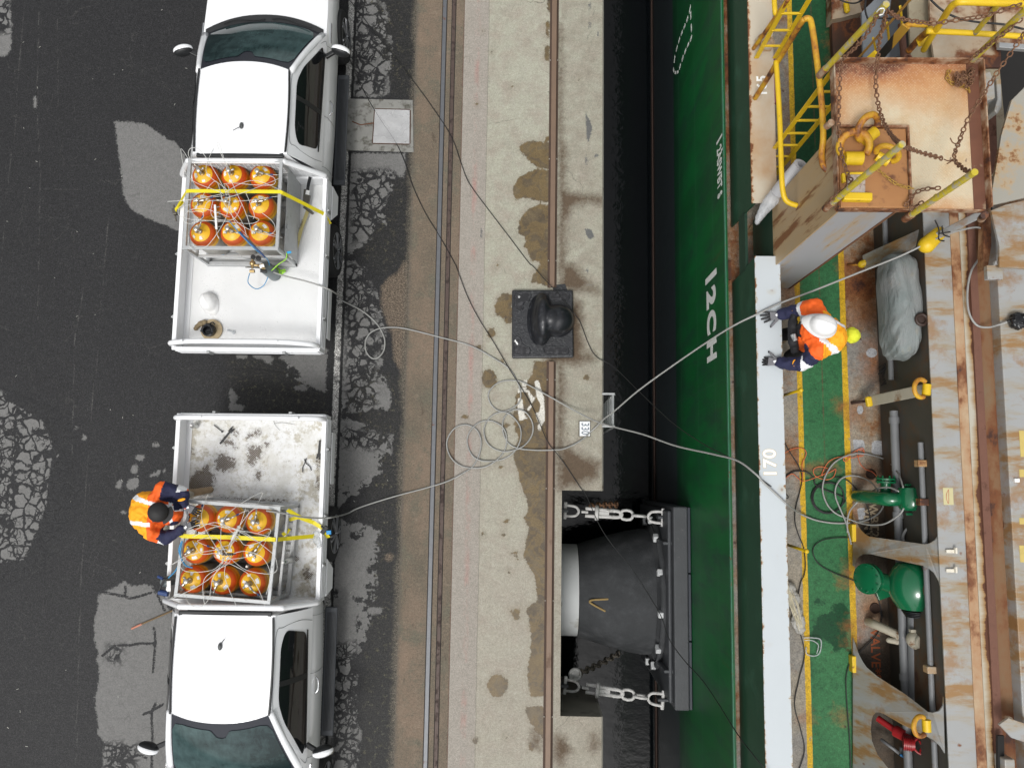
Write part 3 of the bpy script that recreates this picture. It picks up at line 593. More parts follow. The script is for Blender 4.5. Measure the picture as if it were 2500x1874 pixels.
def tray_floor_mat(name, dirty):
    t = NT(name); x, y, z = t.sep()
    w1 = t.n("ShaderNodeTexWave", wave_type='BANDS', bands_direction='DIAGONAL'); t.l(t.vec(1, 1, 1), w1.inputs[0]); w1.inputs['Scale'].default_value = 26
    w2 = t.n("ShaderNodeTexWave", wave_type='BANDS', bands_direction='DIAGONAL'); t.l(t.vec(-1, 1, 1), w2.inputs[0]); w2.inputs['Scale'].default_value = 26
    tread = t.math('MULTIPLY', w1.outputs['Fac'], w2.outputs['Fac'])
    c = t.mix(t.noise(3, 5), (.66, .665, .66), (.76, .765, .76))
    pit = t.step(tread, .52, .30)
    if dirty:
        n1 = t.noise(2.1, 9, .72); n2 = t.noise(7, 6, .7)
        light = t.math('MULTIPLY', t.step(t.math('ADD', t.math('MULTIPLY', n1, .5), t.math('MULTIPLY', t.noise(14, 8, .8), .5)), .46, .56), .45); c = t.mix(light, c, (.50, .48, .40))
        edgew = t.step(t.math('ABSOLUTE', x), .45, .9); c = t.mix(t.math('MULTIPLY', t.step(t.math('ADD', n2, t.math('MULTIPLY', edgew, .12)), .57, .66), .7), c, (.40, .36, .27))
        sc_ = t.math('MULTIPLY', t.step(t.noise(38, 8, .85), .545, .60), t.step(n2, .42, .6)); c = t.mix(t.math('MULTIPLY', sc_, .75), c, (.20, .18, .15))
        D = t.math('ADD', t.attr('dirt'), t.math('MULTIPLY', t.math('SUBTRACT', t.noise(26, 8, .8), .5), .34))
        dm = t.step(D, .008, -.008); soft = t.math('MULTIPLY', t.step(D, .07, -.01), .5)
        c = t.mix(t.math('MULTIPLY', soft, t.math('MULTIPLY', pit, .85)), c, (.10, .085, .065)); c = t.mix(t.math('MULTIPLY', dm, t.step(tread, .72, .55)), c, (.075, .052, .032))
    else:
        c = t.mix(t.math('MULTIPLY', t.math('MULTIPLY', t.step(t.noise(45, 4, .8), .60, .66), t.step(t.noise(3, 3), .50, .62)), .6), c, (.25, .25, .25))
        c = t.mix(t.math('MULTIPLY', pit, t.math('MULTIPLY', t.step(t.noise(2, 4), .45, .7), .16)), c, (.4, .4, .4))
    return t.out(c, .5, 0, tread, .5, .003)
RF = [(1.245, .585, 1.735), (2.43, .60, 1.73)]       # roof edge (y, half width, z)
def side_pt(y, s, sg):
    """cab flank above the belt line: s=0 belt, s=1 roof gutter"""
    top = V(.605-.03*abs((y-1.9)/.7)**3*.4, y, 1.735)
    bot = V(.885-.02*max(0, (y-2.9))*1.2, y, 1.10)
    b = .035*math.sin(math.pi*s); p = bot.lerp(top, s); p.x += b*.8; p.z += b*.3
    return V(p.x*sg, p.y, p.z)
def lerp(a, b, t): return a+(b-a)*t
def scr_pt(u, s):
    """windscreen surface u -1..1 across, s 0 base .. 1 header"""
    yb = 3.40-.17*abs(u)**2.2; yt = 2.48-.11*abs(u)**2.2; hb = .80; ht = .585
    return V(u*lerp(hb, ht, s), lerp(yb, yt, s), lerp(1.13-.03*u*u, 1.735+.02*(1-u*u), s)+.035*math.sin(math.pi*s))
def grid(mb, fn, nu, nv, flip=False):
    vs = [fn(i/nu, j/nv) for j in range(nv+1) for i in range(nu+1)]; fs = []
    for j in range(nv):
        for i in range(nu):
            a = j*(nu+1)+i; q = (a, a+1, a+nu+2, a+nu+1); fs.append(tuple(reversed(q)) if flip else q)
    mb.add(vs, fs); return mb
def loft(mb, rings, close=True):
    n = len(rings[0]); vs = [p for r_ in rings for p in r_]; fs = []
    for k in range(len(rings)-1):
        for i in range(n if close else n-1):
            j = (i+1) % n; fs.append((k*n+i, k*n+j, (k+1)*n+j, (k+1)*n+i))
    fs += [tuple(reversed(range(n))), tuple(range((len(rings)-1)*n, len(rings)*n))]
    mb.add(vs, fs); return mb
def patch_on(fn, poly, off, nsub=1):
    """flat window outline laid on a surface function, pushed out by off"""
    pts = []
    for a, b in poly:
        p = fn(a, b); e = 1e-3; n_ = (fn(a+e, b)-p).cross(fn(a, b+e)-p).normalized(); pts.append(p+n_*off)
    return pts
def round_poly(poly, r, n=5):
    out = []; N = len(poly)
    for i in range(N):
        p = Vector(poly[i]); a = Vector(poly[i-1]); b = Vector(poly[(i+1) % N]); ra = min(r, (a-p).length*.45, (b-p).length*.45)
        s_ = p+(a-p).normalized()*ra; e = p+(b-p).normalized()*ra
        for k in range(n+1):
            t_ = k/n; out.append(tuple((1-t_)**2*s_+2*t_*(1-t_)*p+t_*t_*e))
    return out
def surf_window(mb, fn, poly, off):
    """dense outline -> grid-filled patch that follows the curved surface"""
    bm_pts = [Vector((a, b, 0)) for a, b in poly]
    tri = mgeo.tessellate_polygon([bm_pts])
    bm = bmesh.new(); vs = [bm.verts.new(p) for p in bm_pts]
    for t_ in tri:
        try: bm.faces.new([vs[i] for i in t_])
        except ValueError: pass
    bmesh.ops.subdivide_edges(bm, edges=bm.edges, cuts=3, use_grid_fill=True)
    bm.verts.ensure_lookup_table(); P3 = []
    for v in bm.verts:
        a, b = v.co.x, v.co.y; p = fn(a, b); e = 1e-3; n_ = (fn(a+e, b)-p).cross(fn(a, b+e)-p).normalized(); P3.append(p+n_*off)
    bm.verts.index_update(); fs = [tuple(v.index for v in f.verts) for f in bm.faces]; bm.free()
    mb.add(P3, fs); return mb
def make_truck(label, dirt):
    t = thing("pickup_truck", label, "pickup truck", (0, 0, 0), "white utility trucks parked beside the crane rails")
    L = dict(local=True)
    # lower body: nose, doors, rear cab wall
    def sec(y, hw, zt, crown=.02, zb=.42):
        return [V(-hw*.93, y, zb), V(-hw*.99, y, .62), V(-hw, y, .86), V(-hw*.975, y, zt-.09), V(-hw*.93, y, zt-.015), V(-hw*.84, y, zt), V(-hw*.5, y, zt+crown), V(0, y, zt+crown*1.35),
                V(hw*.5, y, zt+crown), V(hw*.84, y, zt), V(hw*.93, y, zt-.015), V(hw*.975, y, zt-.09), V(hw, y, .86), V(hw*.99, y, .62), V(hw*.93, y, zb)]
    mb = MB(); loft(mb, [sec(y, hw, zt, cr) for y, hw, zt, cr in [(1.24, .885, 1.10, 0), (1.30, .905, 1.115, 0), (2.0, .925, 1.12, 0), (2.9, .925, 1.115, 0), (3.15, .925, 1.10, .02), (3.55, .92, 1.06, .05), (4.1, .905, 1.02, .05), (4.4, .87, .96, .04), (4.56, .78, .84, .02), (4.60, .70, .70, 0)]])
    body = mb.build("body", m_white, t, smooth='auto', angle=38, fixn=True, **L)
    # greenhouse shell
    ys_ = [1.245, 1.3, 1.6, 2.0, 2.3, 2.46, 2.60, 2.80, 3.0, 3.2]
    g = MB()
    for sg in (-1, 1):
        def f(a, s):
            y = lerp(1.245, 3.24, a); ymax_s = 1-(y-2.36)/(3.24-2.36) if y > 2.36 else 1
            return side_pt(y, s*max(0.02, ymax_s), sg)
        grid(g, f, 40, 8, sg > 0)
    grid(g, lambda a, s: V(lerp(-.605, .605, a), lerp(1.245, 2.48-.11*abs(2*a-1)**2.2, s), 1.735+.045*(1-(2*a-1)**2)*(.55+.45*math.sin(math.pi*min(1, s*1.0)))), 16, 14)
    grid(g, lambda a, s: V(lerp(-1, 1, a)*lerp(.885, .605, s), 1.245-.03*math.sin(math.pi*s), lerp(1.10, 1.735, s)), 12, 6)
    g.build("cab_shell", m_white, t, smooth='auto', angle=45, fixn=True, **L)
    g = MB()
    for sg in (-1, 1):                       # A pillars
        MB().tube([scr_pt(sg*1.0, s)+V(sg*.012, -.02, -.004) for s in [i/8 for i in range(9)]], [.055-.018*i/8 for i in range(9)], 10).build("pillar", m_white, t, smooth=True, **L)
    # roof panel edge channels and dark rear header
    g = MB()
    for sg in (-1, 1): MB().tube([V(sg*(.585+.018*math.sin(math.pi*k/10)), lerp(1.27, 2.38, k/10), 1.752) for k in range(11)], .014, 6).build("roof_channel", m_black, t, **L)
    MB().box2((-.56, 1.205, 1.70), (.56, 1.262, 1.742)).build("rear_header", m_black, t, bevel=.01, **L)
    MB().box2((-.50, 1.20, 1.30), (.50, 1.225, 1.64)).build("rear_window", m_glass, t, bevel=.02, **L)
    # windscreen with black frit frame
    def scr_off(u, v, off):
        p_ = scr_pt(u, v); e = 1e-3; n_ = (scr_pt(u+e, v)-p_).cross(scr_pt(u, v+e)-p_).normalized(); return p_+n_*off*(1 if n_.z > 0 else -1)
    g = MB(); grid(g, lambda a, b: scr_off(lerp(-1, 1, a), lerp(-.06, 1.0, b), .004), 40, 16); g.build("windscreen_surround", m_band, t, smooth=True, fixn=True, **L)
    def scr_in(a, b):
        u = lerp(-1, 1, a); v = lerp(0, 1, b); q = .94*(1-.10*max(0, abs(v-.5)*2-.75)**1.2*3); top = .90-.11*math.exp(-(u/.16)**4)-.05*max(0, abs(u)-.85)*4
        return scr_off(u*q, lerp(.035+.05*max(0, abs(u)-.9)*5, top, v), .011)
    g = MB(); grid(g, scr_in, 40, 16); g.build("windscreen", m_screen, t, smooth=True, fixn=True, **L)
    # cowl and wipers
    g = MB(); grid(g, lambda a, s: V(lerp(-.82, .82, a), lerp(3.37, 3.50, s)-.19*abs(2*a-1)**2.2, 1.112-.045*abs(2*a-1)**2+.012*s+.018), 16, 3); cw = g.build("cowl", m_black, t, smooth=True, fixn=True, **L)
    g = MB()
    for x0, x1 in ((-.55, .02), (.12, .66)): g.tube([V(x0+(x1-x0)*k/6, 3.43-.19*abs((x0+(x1-x0)*k/6)/.82)**2.2+.02*math.sin(k), 1.155) for k in range(7)], .009, 6)
    g.build("wiper", m_black, cw, **L)
    # side glass
    for sg in (-1, 1):
        fn = lambda a, b, sg=sg: side_pt(a, b, sg)
        off = .006*sg
        poly = round_poly([(1.52, .20), (2.25, .13), (2.88, .10), (3.0, .15), (2.52, .70), (2.27, .86), (1.62, .86), (1.44, .76)], .11)
        g = MB(); surf_window(g, fn, poly, off); wn = g.build("side_window", m_glass, t, smooth=True, fixn=True, **L)
        g = MB(); surf_window(g, fn, [(2.02, .14), (2.085, .14), (2.085, .86), (2.02, .86)], off*1.6); g.build("window_divider", m_black, wn, fixn=True, **L)
        g = MB(); surf_window(g, fn, [(1.50, .155), (2.92, .065), (2.94, .11), (1.49, .20)], off*1.7); g.build("window_seal", m_black, wn, fixn=True, **L)
        # door cut lines
        sm = simple("panel_gap", (.20, .205, .21), .6) if 'panel_gap' not in bpy.data.materials else bpy.data.materials['panel_gap']
        g = MB()
        ln = [side_pt(y, s, sg) for y, s in [(1.40, .02), (1.36, .4), (1.40, .8), (1.50, .97), (2.33, .97), (2.56, .80), (3.08, .12), (3.06, .02)]]
        g.tube([p+V(sg*.001, 0, .001) for p in spline(ln, 6)], .0035, 5)
        for y in (1.34, 2.05, 3.06): g.tube([V(sg*.928*q, y+dy, z) for q, z, dy in ((.955, 1.11, 0), (.985, 1.03, .01), (1.0, .86, .02), (.99, .66, .02))], .0032, 5)
        g.build("door_seam", sm, t, **L)
        hd = MB().tube(spline([V(sg*.925, 2.12, .985), V(sg*.955, 2.16, .99), V(sg*.96, 2.22, .99), V(sg*.955, 2.28, .99), V(sg*.925, 2.32, .985)], 4), .013, 8).build("door_handle", m_chrome, t, smooth=True, **L)
        # mirror on a short black arm
        ar = MB().bar((sg*.86, 2.90, 1.10), (sg*1.0, 2.96, 1.14), .06, .05).build("mirror_arm", m_black, t, bevel=.012, **L)
        pr = MB(); c = V(sg*1.09, 2.97, 1.16); rot = Matrix.Rotation(sg*R(-16), 3, 'Z'); pr.ball(c, (.135, .062, .095), 18, 12, rot)
        mr = pr.build("mirror", m_white, t, smooth=True, **L)
        MB().ball(c+rot @ V(0, -.022, -.004), (.13, .055, .09), 16, 10, rot).build("mirror_back", m_black, mr, smooth=True, **L)
        MB().ball(c+rot @ V(0, .030, -.020), (.128, .045, .070), 16, 10, rot).build("mirror_trim", m_chrome, mr, smooth=True, **L)
        # vent strip on guard
        MB().bar((sg*.905, 3.16, 1.005), (sg*.90, 3.46, .995), .012, .03).build("guard_vent", m_chrome, t, bevel=.004, **L)
        # side step
        sp = MB(); sp.box2((sg*.86, 1.35, .36), (sg*1.03, 3.02, .40)); st = sp.build("side_step", m_step, t, bevel=.015, **L)
        rb = MB()
        for k in range(7): rb.box2((sg*(.90+.018*k), 1.42, .398), (sg*(.906+.018*k), 2.95, .408))
        rb.build("step_ribs", m_black, st, **L)
        # flares + wheels
        for y in (3.62, .38):
            wx = sg*.83; wl = MB()
            wl.lathe((wx-.13, y, .37), (1, 0, 0), [(.30, 0), (.355, .01), (.375, .04), (.38, .13), (.375, .22), (.355, .25), (.28, .26), (.25, .26)], 36)
            tyre = wl.build("wheel", m_tyre, t, smooth='auto', **L)
            cx = wx+sg*.118; rm = MB(); rm.lathe((cx-sg*.02, y, .37), (sg, 0, 0), [(.265, 0), (.272, .03), (.255, .034), (.24, .010), (.05, .012), (.05, .030), (.01, .034)], 28)
            for k in range(6):
                a = k*math.pi/3+.3
                for da in (-.13, .13): rm.bar(V(cx+sg*.02, y+.04*math.cos(a), .37+.04*math.sin(a)), V(cx+sg*.015, y+.25*math.cos(a+da), .37+.25*math.sin(a+da)), .028, .02, up=(1, 0, 0))
            rm.build("rim", m_rim, tyre, smooth='auto', fixn=True, **L)
    # bumper, lamps (outside the picture's edge, seen when the camera moves)
    MB().box2((-.86, 4.50, .40), (.86, 4.72, .62)).build("bumper", m_white, t, bevel=.05, **L)
    MB().box2((-.42, 4.58, .62), (.42, 4.635, .86)).build("grille", m_black, t, bevel=.02, **L)
    for sg in (-1, 1): MB().ball((sg*.68, 4.46, .82), (.16, .16, .085), 14, 8).build("headlight", m_chrome, t, smooth=True, **L)
    # aerial
    an = MB().ball((-.02+.04, 1.60, 1.79), (.026, .045, .020), 12, 8).build("roof_aerial", simple("aerial_grey", (.07, .075, .075), .5) if 'aerial_grey' not in bpy.data.materials else bpy.data.materials['aerial_grey'], t, smooth=True, **L)
    MB().tube([V(.02, 1.585, 1.80), V(-.01, 1.55, 1.83), V(-.055, 1.50, 1.865)], .005, 6).build("aerial_whip", m_black, an, **L)
    # chassis under tray
    MB().box2((-.45, -1.15, .45), (.45, 1.2, .72)).build("chassis", m_black, t, bevel=.02, **L)
    # ---- tray
    W_ = .975; y0, y1 = -1.16, 1.15; zf = .915
    nx = 66; fx = np.linspace(-W_+.04, W_-.04, 66); fy = np.linspace(y0, y1, 78)
    fl = sheet("tray_floor", fx, fy, zf, tray_floor_mat("tray_tread_dirty" if dirt else "tray_tread_clean", dirt), {'dirt': (lambda X, Y: dirt_sdf(X, Y)) if dirt else (lambda X, Y: X*0+9)}); fl.parent = t
    MB().box2((-W_+.03, y0, .84), (W_-.03, y1, zf-.004)).build("tray_base", m_wtray, t, bevel=.01, **L)
    for sg in (-1, 1):
        a = MB(); a.box2((sg*(W_-.035), y0, zf-.01), (sg*W_, y1, 1.15)); sd_ = a.build("side_board", m_wtray, t, bevel=.006, **L)
        a = MB(); a.box2((sg*(W_-.05), y0-.01, 1.151), (sg*(W_+.006), y1, 1.172)); a.build("top_rail", m_white, sd_, bevel=.006, **L)
        a = MB()
        for z0, z1 in ((.93, .98), (1.01, 1.06), (1.09, 1.13)): a.box2((sg*(W_+.001), y0+.02, z0), (sg*(W_+.014), y1-.02, z1))
        a.build("board_ribs", m_wtray, sd_, bevel=.004, **L)
        a = MB().box2((sg*(W_-.105), y0, zf+.001), (sg*(W_-.036), y1, zf+.012)); a.build("floor_margin", m_wtray, sd_, **L)
        for y in (-.75, .1, .72):
            a = MB().box2((sg*(W_+.012), y-.02, 1.0), (sg*(W_+.03), y+.02, 1.155)).cyl((sg*(W_+.03), y, 1.14), (sg*(W_+.045), y, 1.14), .012, seg=8); a.build("latch", m_galv, sd_, bevel=.003, **L)
        # mudguard skirt below tray, with hollow handle plate
        a = MB(); a.add([(sg*(W_+.02), .66, .90), (sg*(W_+.02), 1.14, .90), (sg*(W_+.05), 1.06, .70), (sg*(W_+.05), .80, .70), (sg*(W_-.02), .66, .90), (sg*(W_-.02), 1.14, .90), (sg*(W_+.03), 1.06, .70), (sg*(W_+.03), .80, .70)],
                        [(0, 1, 2, 3), (7, 6, 5, 4), (0, 4, 5, 1), (2, 6, 7, 3), (1, 5, 6, 2), (0, 3, 7, 4)]); a.build("mudguard", m_wtray, t, bevel=.006, fixn=True, **L)
        a = MB().box2((sg*(W_+.010), -.98, .74), (sg*(W_+.026), -.30, .90)); a.build("side_toolbox", m_wtray, t, bevel=.008, **L)
    a = MB().box2((-W_, y0-.03, zf-.01), (W_, y0, 1.15)); tg = a.build("tailgate", m_wtray, t, bevel=.006, **L)
    MB().box2((-W_, y0-.035, 1.151), (W_, y0+.008, 1.172)).build("top_rail", m_white, tg, bevel=.006, **L)
    a = MB()
    for z0, z1 in ((.93, .98), (1.01, 1.06), (1.09, 1.13)): a.box2((-W_+.03, y0-.045, z0), (W_-.03, y0-.031, z1))
    a.build("board_ribs", m_wtray, tg, bevel=.004, **L)
    for x in (-.5, .5): MB().box2((x-.02, y0-.07, 1.0), (x+.02, y0-.04, 1.155)).build("latch", m_galv, tg, bevel=.003, **L)
    MB().box2((-W_, y1-.0, zf-.01), (W_, y1+.03, 1.16)).build("front_board", m_wtray, t, bevel=.006, **L)
    # headboard: chamfered tube frame with mesh panel
    a = MB(); pth = [V(-.955, y1+.02, 1.10), V(-.955, y1+.02, 1.20), V(-.92, y1+.015, 1.30), V(-.70, y1+.01, 1.66), V(-.60, y1+.01, 1.715), V(0, y1+.01, 1.72), V(.50, y1+.01, 1.715), V(.60, y1+.01, 1.66), V(.92, y1+.015, 1.28), V(.955, y1+.02, 1.20), V(.955, y1+.02, 1.10)]
    a.tube(spline(pth, 6), .036, 12); hb = a.build("headboard_frame", m_white, t, smooth=True, **L)
    a = MB()
    for k in range(17):
        z = 1.20+.03*k; hw = .90 if z < 1.28 else lerp(.90, .62, (z-1.28)/.42); a.bar((-hw, y1+.012, z), (hw, y1+.012, z), .004, .005)
    for k in range(31):
        x = -.9+.06*k; zt = 1.70 if abs(x) < .62 else 1.28+(.90-abs(x))/.28*.42
        if zt > 1.21: a.bar((x, y1+.016, 1.19), (x, y1+.016, zt), .005, .004, up=(1, 0, 0))
    a.build("mesh_panel", m_wtray, hb, **L)
    # rear bow
    a = MB(); pth = [V(-.945, y0+.03, 1.16), V(-.95, y0+.03, 1.24), V(-.88, y0+.03, 1.36), V(-.55, y0+.035, 1.46), V(0, y0+.035, 1.47), V(.55, y0+.035, 1.46), V(.88, y0+.03, 1.34), V(.95, y0+.03, 1.22), V(.945, y0+.03, 1.16)]
    a.tube(spline(pth, 6), .034, 12); a.build("rear_bow", m_white, t, smooth=True, **L)
    for x in (-.70, .52): MB().cyl((x, y0+.035, 1.44), (x, y0+.035, 1.515), .012, seg=8).build("rope_hook", m_wtray, t, **L)
    return t
T1 = (-3.725, 2.79, 0); T2 = (-3.595, -.43, R(180+.2))
def dirt_sdf(X, Y):
    # picture marks turned into the second truck's own frame
    ca, sa = math.cos(-T2[2]), math.sin(-T2[2]); d = np.full(X.shape, 9.)
    for pl in ([(455, 1180), (470, 1160), (490, 1145), (505, 1135), (522, 1160), (520, 1185), (515, 1200), (480, 1210), (455, 1200)], [(605, 1090), (640, 1090), (640, 1105), (628, 1120), (620, 1135), (604, 1130), (606, 1110)],
               [(525, 1125), (540, 1108), (575, 1122), (572, 1140), (550, 1150), (528, 1145)], ell(630, 1160, 6, 12), ell(778, 1130, 4, 14), ell(778, 1180, 4, 16), ell(468, 1102, 5), ell(650, 1085, 5), ell(575, 1058, 4), [(540, 1215), (690, 1222), (690, 1228), (540, 1226)], ell(750, 1400, 10, 14), ell(722, 1365, 5), ell(560, 1080, 20, 6, a=.5), ell(620, 1060, 18, 5, a=-.4), ell(460, 1205, 12, 6)):
        pw = [P(u, v, .915)[:2] for u, v in pl]; q = [((a-T2[0])*ca-(b-T2[1])*sa, (a-T2[0])*sa+(b-T2[1])*ca) for a, b in pw]
        d = np.minimum(d, sdf_poly(X, Y, q))
    return d
tr1 = make_truck("white single cab ute heading up the quay, at the top, with a clean white tray", False)
tr1.location = (T1[0], T1[1], 0); tr1.rotation_euler = (0, 0, T1[2])
tr2 = make_truck("white single cab ute heading down the quay, at the bottom, with a dirt stained tray", True)
tr2.location = (T2[0], T2[1], 0); tr2.rotation_euler = (0, 0, T2[2])
# ================================================================ GAS CYLINDER RACKS
def cyl_mat():
    t = NT("cylinder_paint"); x, y, z = t.sep(); r = t.math('SQRT', t.math('ADD', t.math('MULTIPLY', x, x), t.math('MULTIPLY', y, y)))
    n1 = t.noise(14, 4)
    yel = t.mix(n1, (.80, .42, .012), (.90, .55, .02)); red = t.mix(n1, (.50, .065, .008), (.60, .09, .012)); org = (.62, .22, .012); gry = t.mix(n1, (.36, .35, .32), (.46, .45, .42))
    c = t.mix(t.step(r, .119, .122), yel, red); c = t.mix(t.step(r, .163, .165), c, org)
    c = t.mix(t.step(z, .485, .478), c, yel); c = t.mix(t.step(z, .42, .412), c, gry)
    oi = t.n('ShaderNodeObjectInfo'); c = t.mix(t.math('MULTIPLY', t.step(t.noise(22, 6, .8), .58, .66), .55), c, (.22, .10, .04)); c = t.mix(t.math('MULTIPLY', oi.outputs['Random'], .10), c, (.45, .22, .05))
    return t.out(c, .40, 0, None)
m_cyl = cyl_mat(); m_valve = simple("valve_nickel", (.50, .48, .44), .3, .85, .2, 30); m_brass = simple("brass", (.42, .30, .14), .35, .8, .2, 30)
m_sticker = simple("white_sticker", (.78, .78, .76), .5, 0, .05, 30, (.45, .12, .08), .70, .74, 30)
m_blue = simple("blue_fitting", (.02, .05, .16), .4); m_dkblue = simple("dark_manifold", (.015, .018, .035), .35)
m_hose = simple("clear_hose", (.60, .60, .57), .35, 0, .1, 30)
m_galvf = simple("galvanised_frame", (.42, .43, .43), .5, .35, .16, 16, (.25, .25, .24), .6, .75, 9)
def dome_pt(a, r):
    """point on the shoulder of a cylinder"""
    R_ = .172; h = .50+.135*math.sqrt(max(0, 1-(r/R_)**2.3)); return V(r*math.cos(a), r*math.sin(a), h)
def make_cylinder():
    t = thing("gas_cylinder", "", "gas cylinder")
    prof = [(.13, 0), (.16, .012), (.172, .04), (.172, .50)]+[(.172*math.cos(a), .50+.135*math.sin(a)**.9) for a in [R(x) for x in (10, 22, 34, 46, 58, 70, 80)]]+[(.02, .637)]
    MB().lathe((0, 0, 0), (0, 0, 1), prof, 40).build("cylinder_body", m_cyl, t, local=True, smooth='auto', angle=60)
    g = MB(); g.lathe((0, 0, .63), (0, 0, 1), [(.036, 0), (.036, .018), (.030, .022), (.018, .03), (.018, .055), (.001, .056)], 20); g.build("neck_ring", m_brass, t, local=True, smooth='auto')
    g = MB(); g.cyl((0, 0, .68), (0, 0, .745), .017, seg=12); g.cyl((-.045, 0, .705), (.055, 0, .705), .014, seg=12); g.cyl((.05, 0, .705), (.075, 0, .705), .020, seg=8)
    g.cyl((0, -.05, .715), (0, .03, .715), .012, seg=10); g.ball((0, -.055, .715), .018, 10, 8)
    g.lathe((0, 0, .745), (0, 0, 1), [(.026, 0), (.030, .006), (.030, .016), (.022, .022), (.001, .023)], 14); v = g.build("valve", m_valve, t, local=True, smooth='auto', angle=50)
    g = MB(); g.tube([V(.075, 0, .705), V(.12, .01, .71), V(.16, .025, .70)], .0095, 8); g.build("hose_fitting", m_valve, v, local=True, smooth=True)
    g = MB(); g.cyl((.16, .025, .70), (.19, .034, .695), .012, seg=10); g.build("fitting_sleeve", m_blue, v, local=True, smooth='auto')
    for a0, a1, ra, rb in ((.9, 1.6, .072, .108), (3.6, 4.0, .060, .100), (2.5, 2.9, .085, .110)):
        g = MB(); n = 5; grid(g, lambda u, w_: dome_pt(a0+(a1-a0)*u, ra+(rb-ra)*w_)+V(0, 0, .0022), n, 2); g.build("sticker", m_sticker, t, local=True, fixn=True)
    return t
def dup(root, loc, rz, label, group):
    r_ = root.copy(); COL.objects.link(r_); r_.location = loc; r_.rotation_euler = (0, 0, rz); r_["label"] = label; r_["group"] = group
    for ch in list(root.children):
        c = ch.copy(); COL.objects.link(c); c.parent = r_
        for g_ in ch.children:
            d = g_.copy(); COL.objects.link(d); d.parent = c
    return r_
proto = make_cylinder(); used = False
def place_cyl(loc, rz, label, group):
    global used
    if not used:
        used = True; proto.location = loc; proto.rotation_euler = (0, 0, rz); proto["label"] = label; proto["group"] = group; return proto
    return dup(proto, loc, rz, label, group)
ZB = .965
CYL1 = [[(502, 431), (573, 431), (642, 433)], [(498, 502), (567, 504), (639, 504)], [(496, 572), (571, 570), (640, 570)]]
CYL2 = [[(493, 1264), (560, 1266), (633, 1271)], [(480, 1341), (554, 1343), (628, 1347)], [(473, 1413), (546, 1417), (618, 1421)]]
RN = ["cab-end", "middle", "tray-end"]; SN = ["left", "centre", "right"]
valves = {1: [], 2: []}; angs = [2.2, 1.9, -.35, .1, 2.9, .15, 1.1, -.5, -.45, 1.0, .2, 1.3, -2.6, 2.6, .8, -2.4, -2.0, -.9]; ai = 0
for k, CY in ((1, CYL1), (2, CYL2)):
    for i in range(3):
        for j in range(3):
            x, y, _ = P(*CY[i][j], ZB+.52); rz = angs[ai]; ai += 1
            rn = RN[i] if k == 1 else RN[2-i]
            place_cyl((x, y, ZB), rz, f"orange topped gas cylinder, {SN[j]} one of the {rn} row on the {'upper' if k == 1 else 'lower'} truck", f"gas cylinders racked on the {'upper' if k == 1 else 'lower'} truck")
            valves[k].append((x, y, ZB+.71, rz))
def rack(name, label, c, sx, sy, rz, panel):
    t = thing("cylinder_rack", label, "steel rack", (c[0], c[1], .93), rz=rz, group="steel racks holding gas cylinders")
    L = dict(local=True); z1 = .82; hx, hy = sx/2, sy/2
    for x in (-hx+.02, hx-.02):
        for y in (-hy+.02, hy-.02): MB().box2((x-.02, y-.02, 0), (x+.02, y+.02, z1-.04)).build("post", m_galvf, t, bevel=.003, **L)
    def ringrail(nm, z, w_, h_):
        for s_ in (-1, 1):
            MB().box2((-hx, s_*(hy-.02)-w_/2, z-h_), (hx, s_*(hy-.02)+w_/2, z)).build(nm, m_galvf, t, bevel=.003, **L)
            MB().box2((s_*(hx-.02)-w_/2, -hy+.04, z-h_+.001), (s_*(hx-.02)+w_/2, hy-.04, z-.002)).build(nm, m_galvf, t, bevel=.003, **L)
    ringrail("top_rail", z1, .042, .04); ringrail("middle_rail", .44, .032, .04); ringrail("base_rail", .08, .05, .08)
    for k in range(12): MB().box2((-hx+.05, -hy+.07+k*(sy-.14)/11-.012, .015), (hx-.05, -hy+.07+k*(sy-.14)/11+.012, .024)).build("floor_bar", m_galvf, t, **L)
    for s_ in (-1, 1):
        MB().bar((0, s_*(hy-.018), .44), (.24, s_*(hy-.018), .10), .02, .03, up=(0, 1, 0)).build("brace", m_galvf, t, **L)
    if panel:
        MB().box2((hx+.004, -hy+.05, .02), (hx+.010, hy-.05, .60)).build("side_panel", m_galvf, t, bevel=.002, **L)
        for y in (-.2, .25): MB().box2((hx+.010, y-.03, .50), (hx+.022, y+.03, .56)).build("panel_clip", m_galv, t, bevel=.003, **L)
    return t
rack("r1", "galvanised rack with a sheet metal side panel holding nine cylinders on the upper truck", (-3.775, 3.375), 1.215, 1.18, 0, True)
rack("r2", "open galvanised rack holding nine cylinders on the lower truck beside the worker", (-3.60, -.932), 1.165, 1.15, R(-3.5), False)
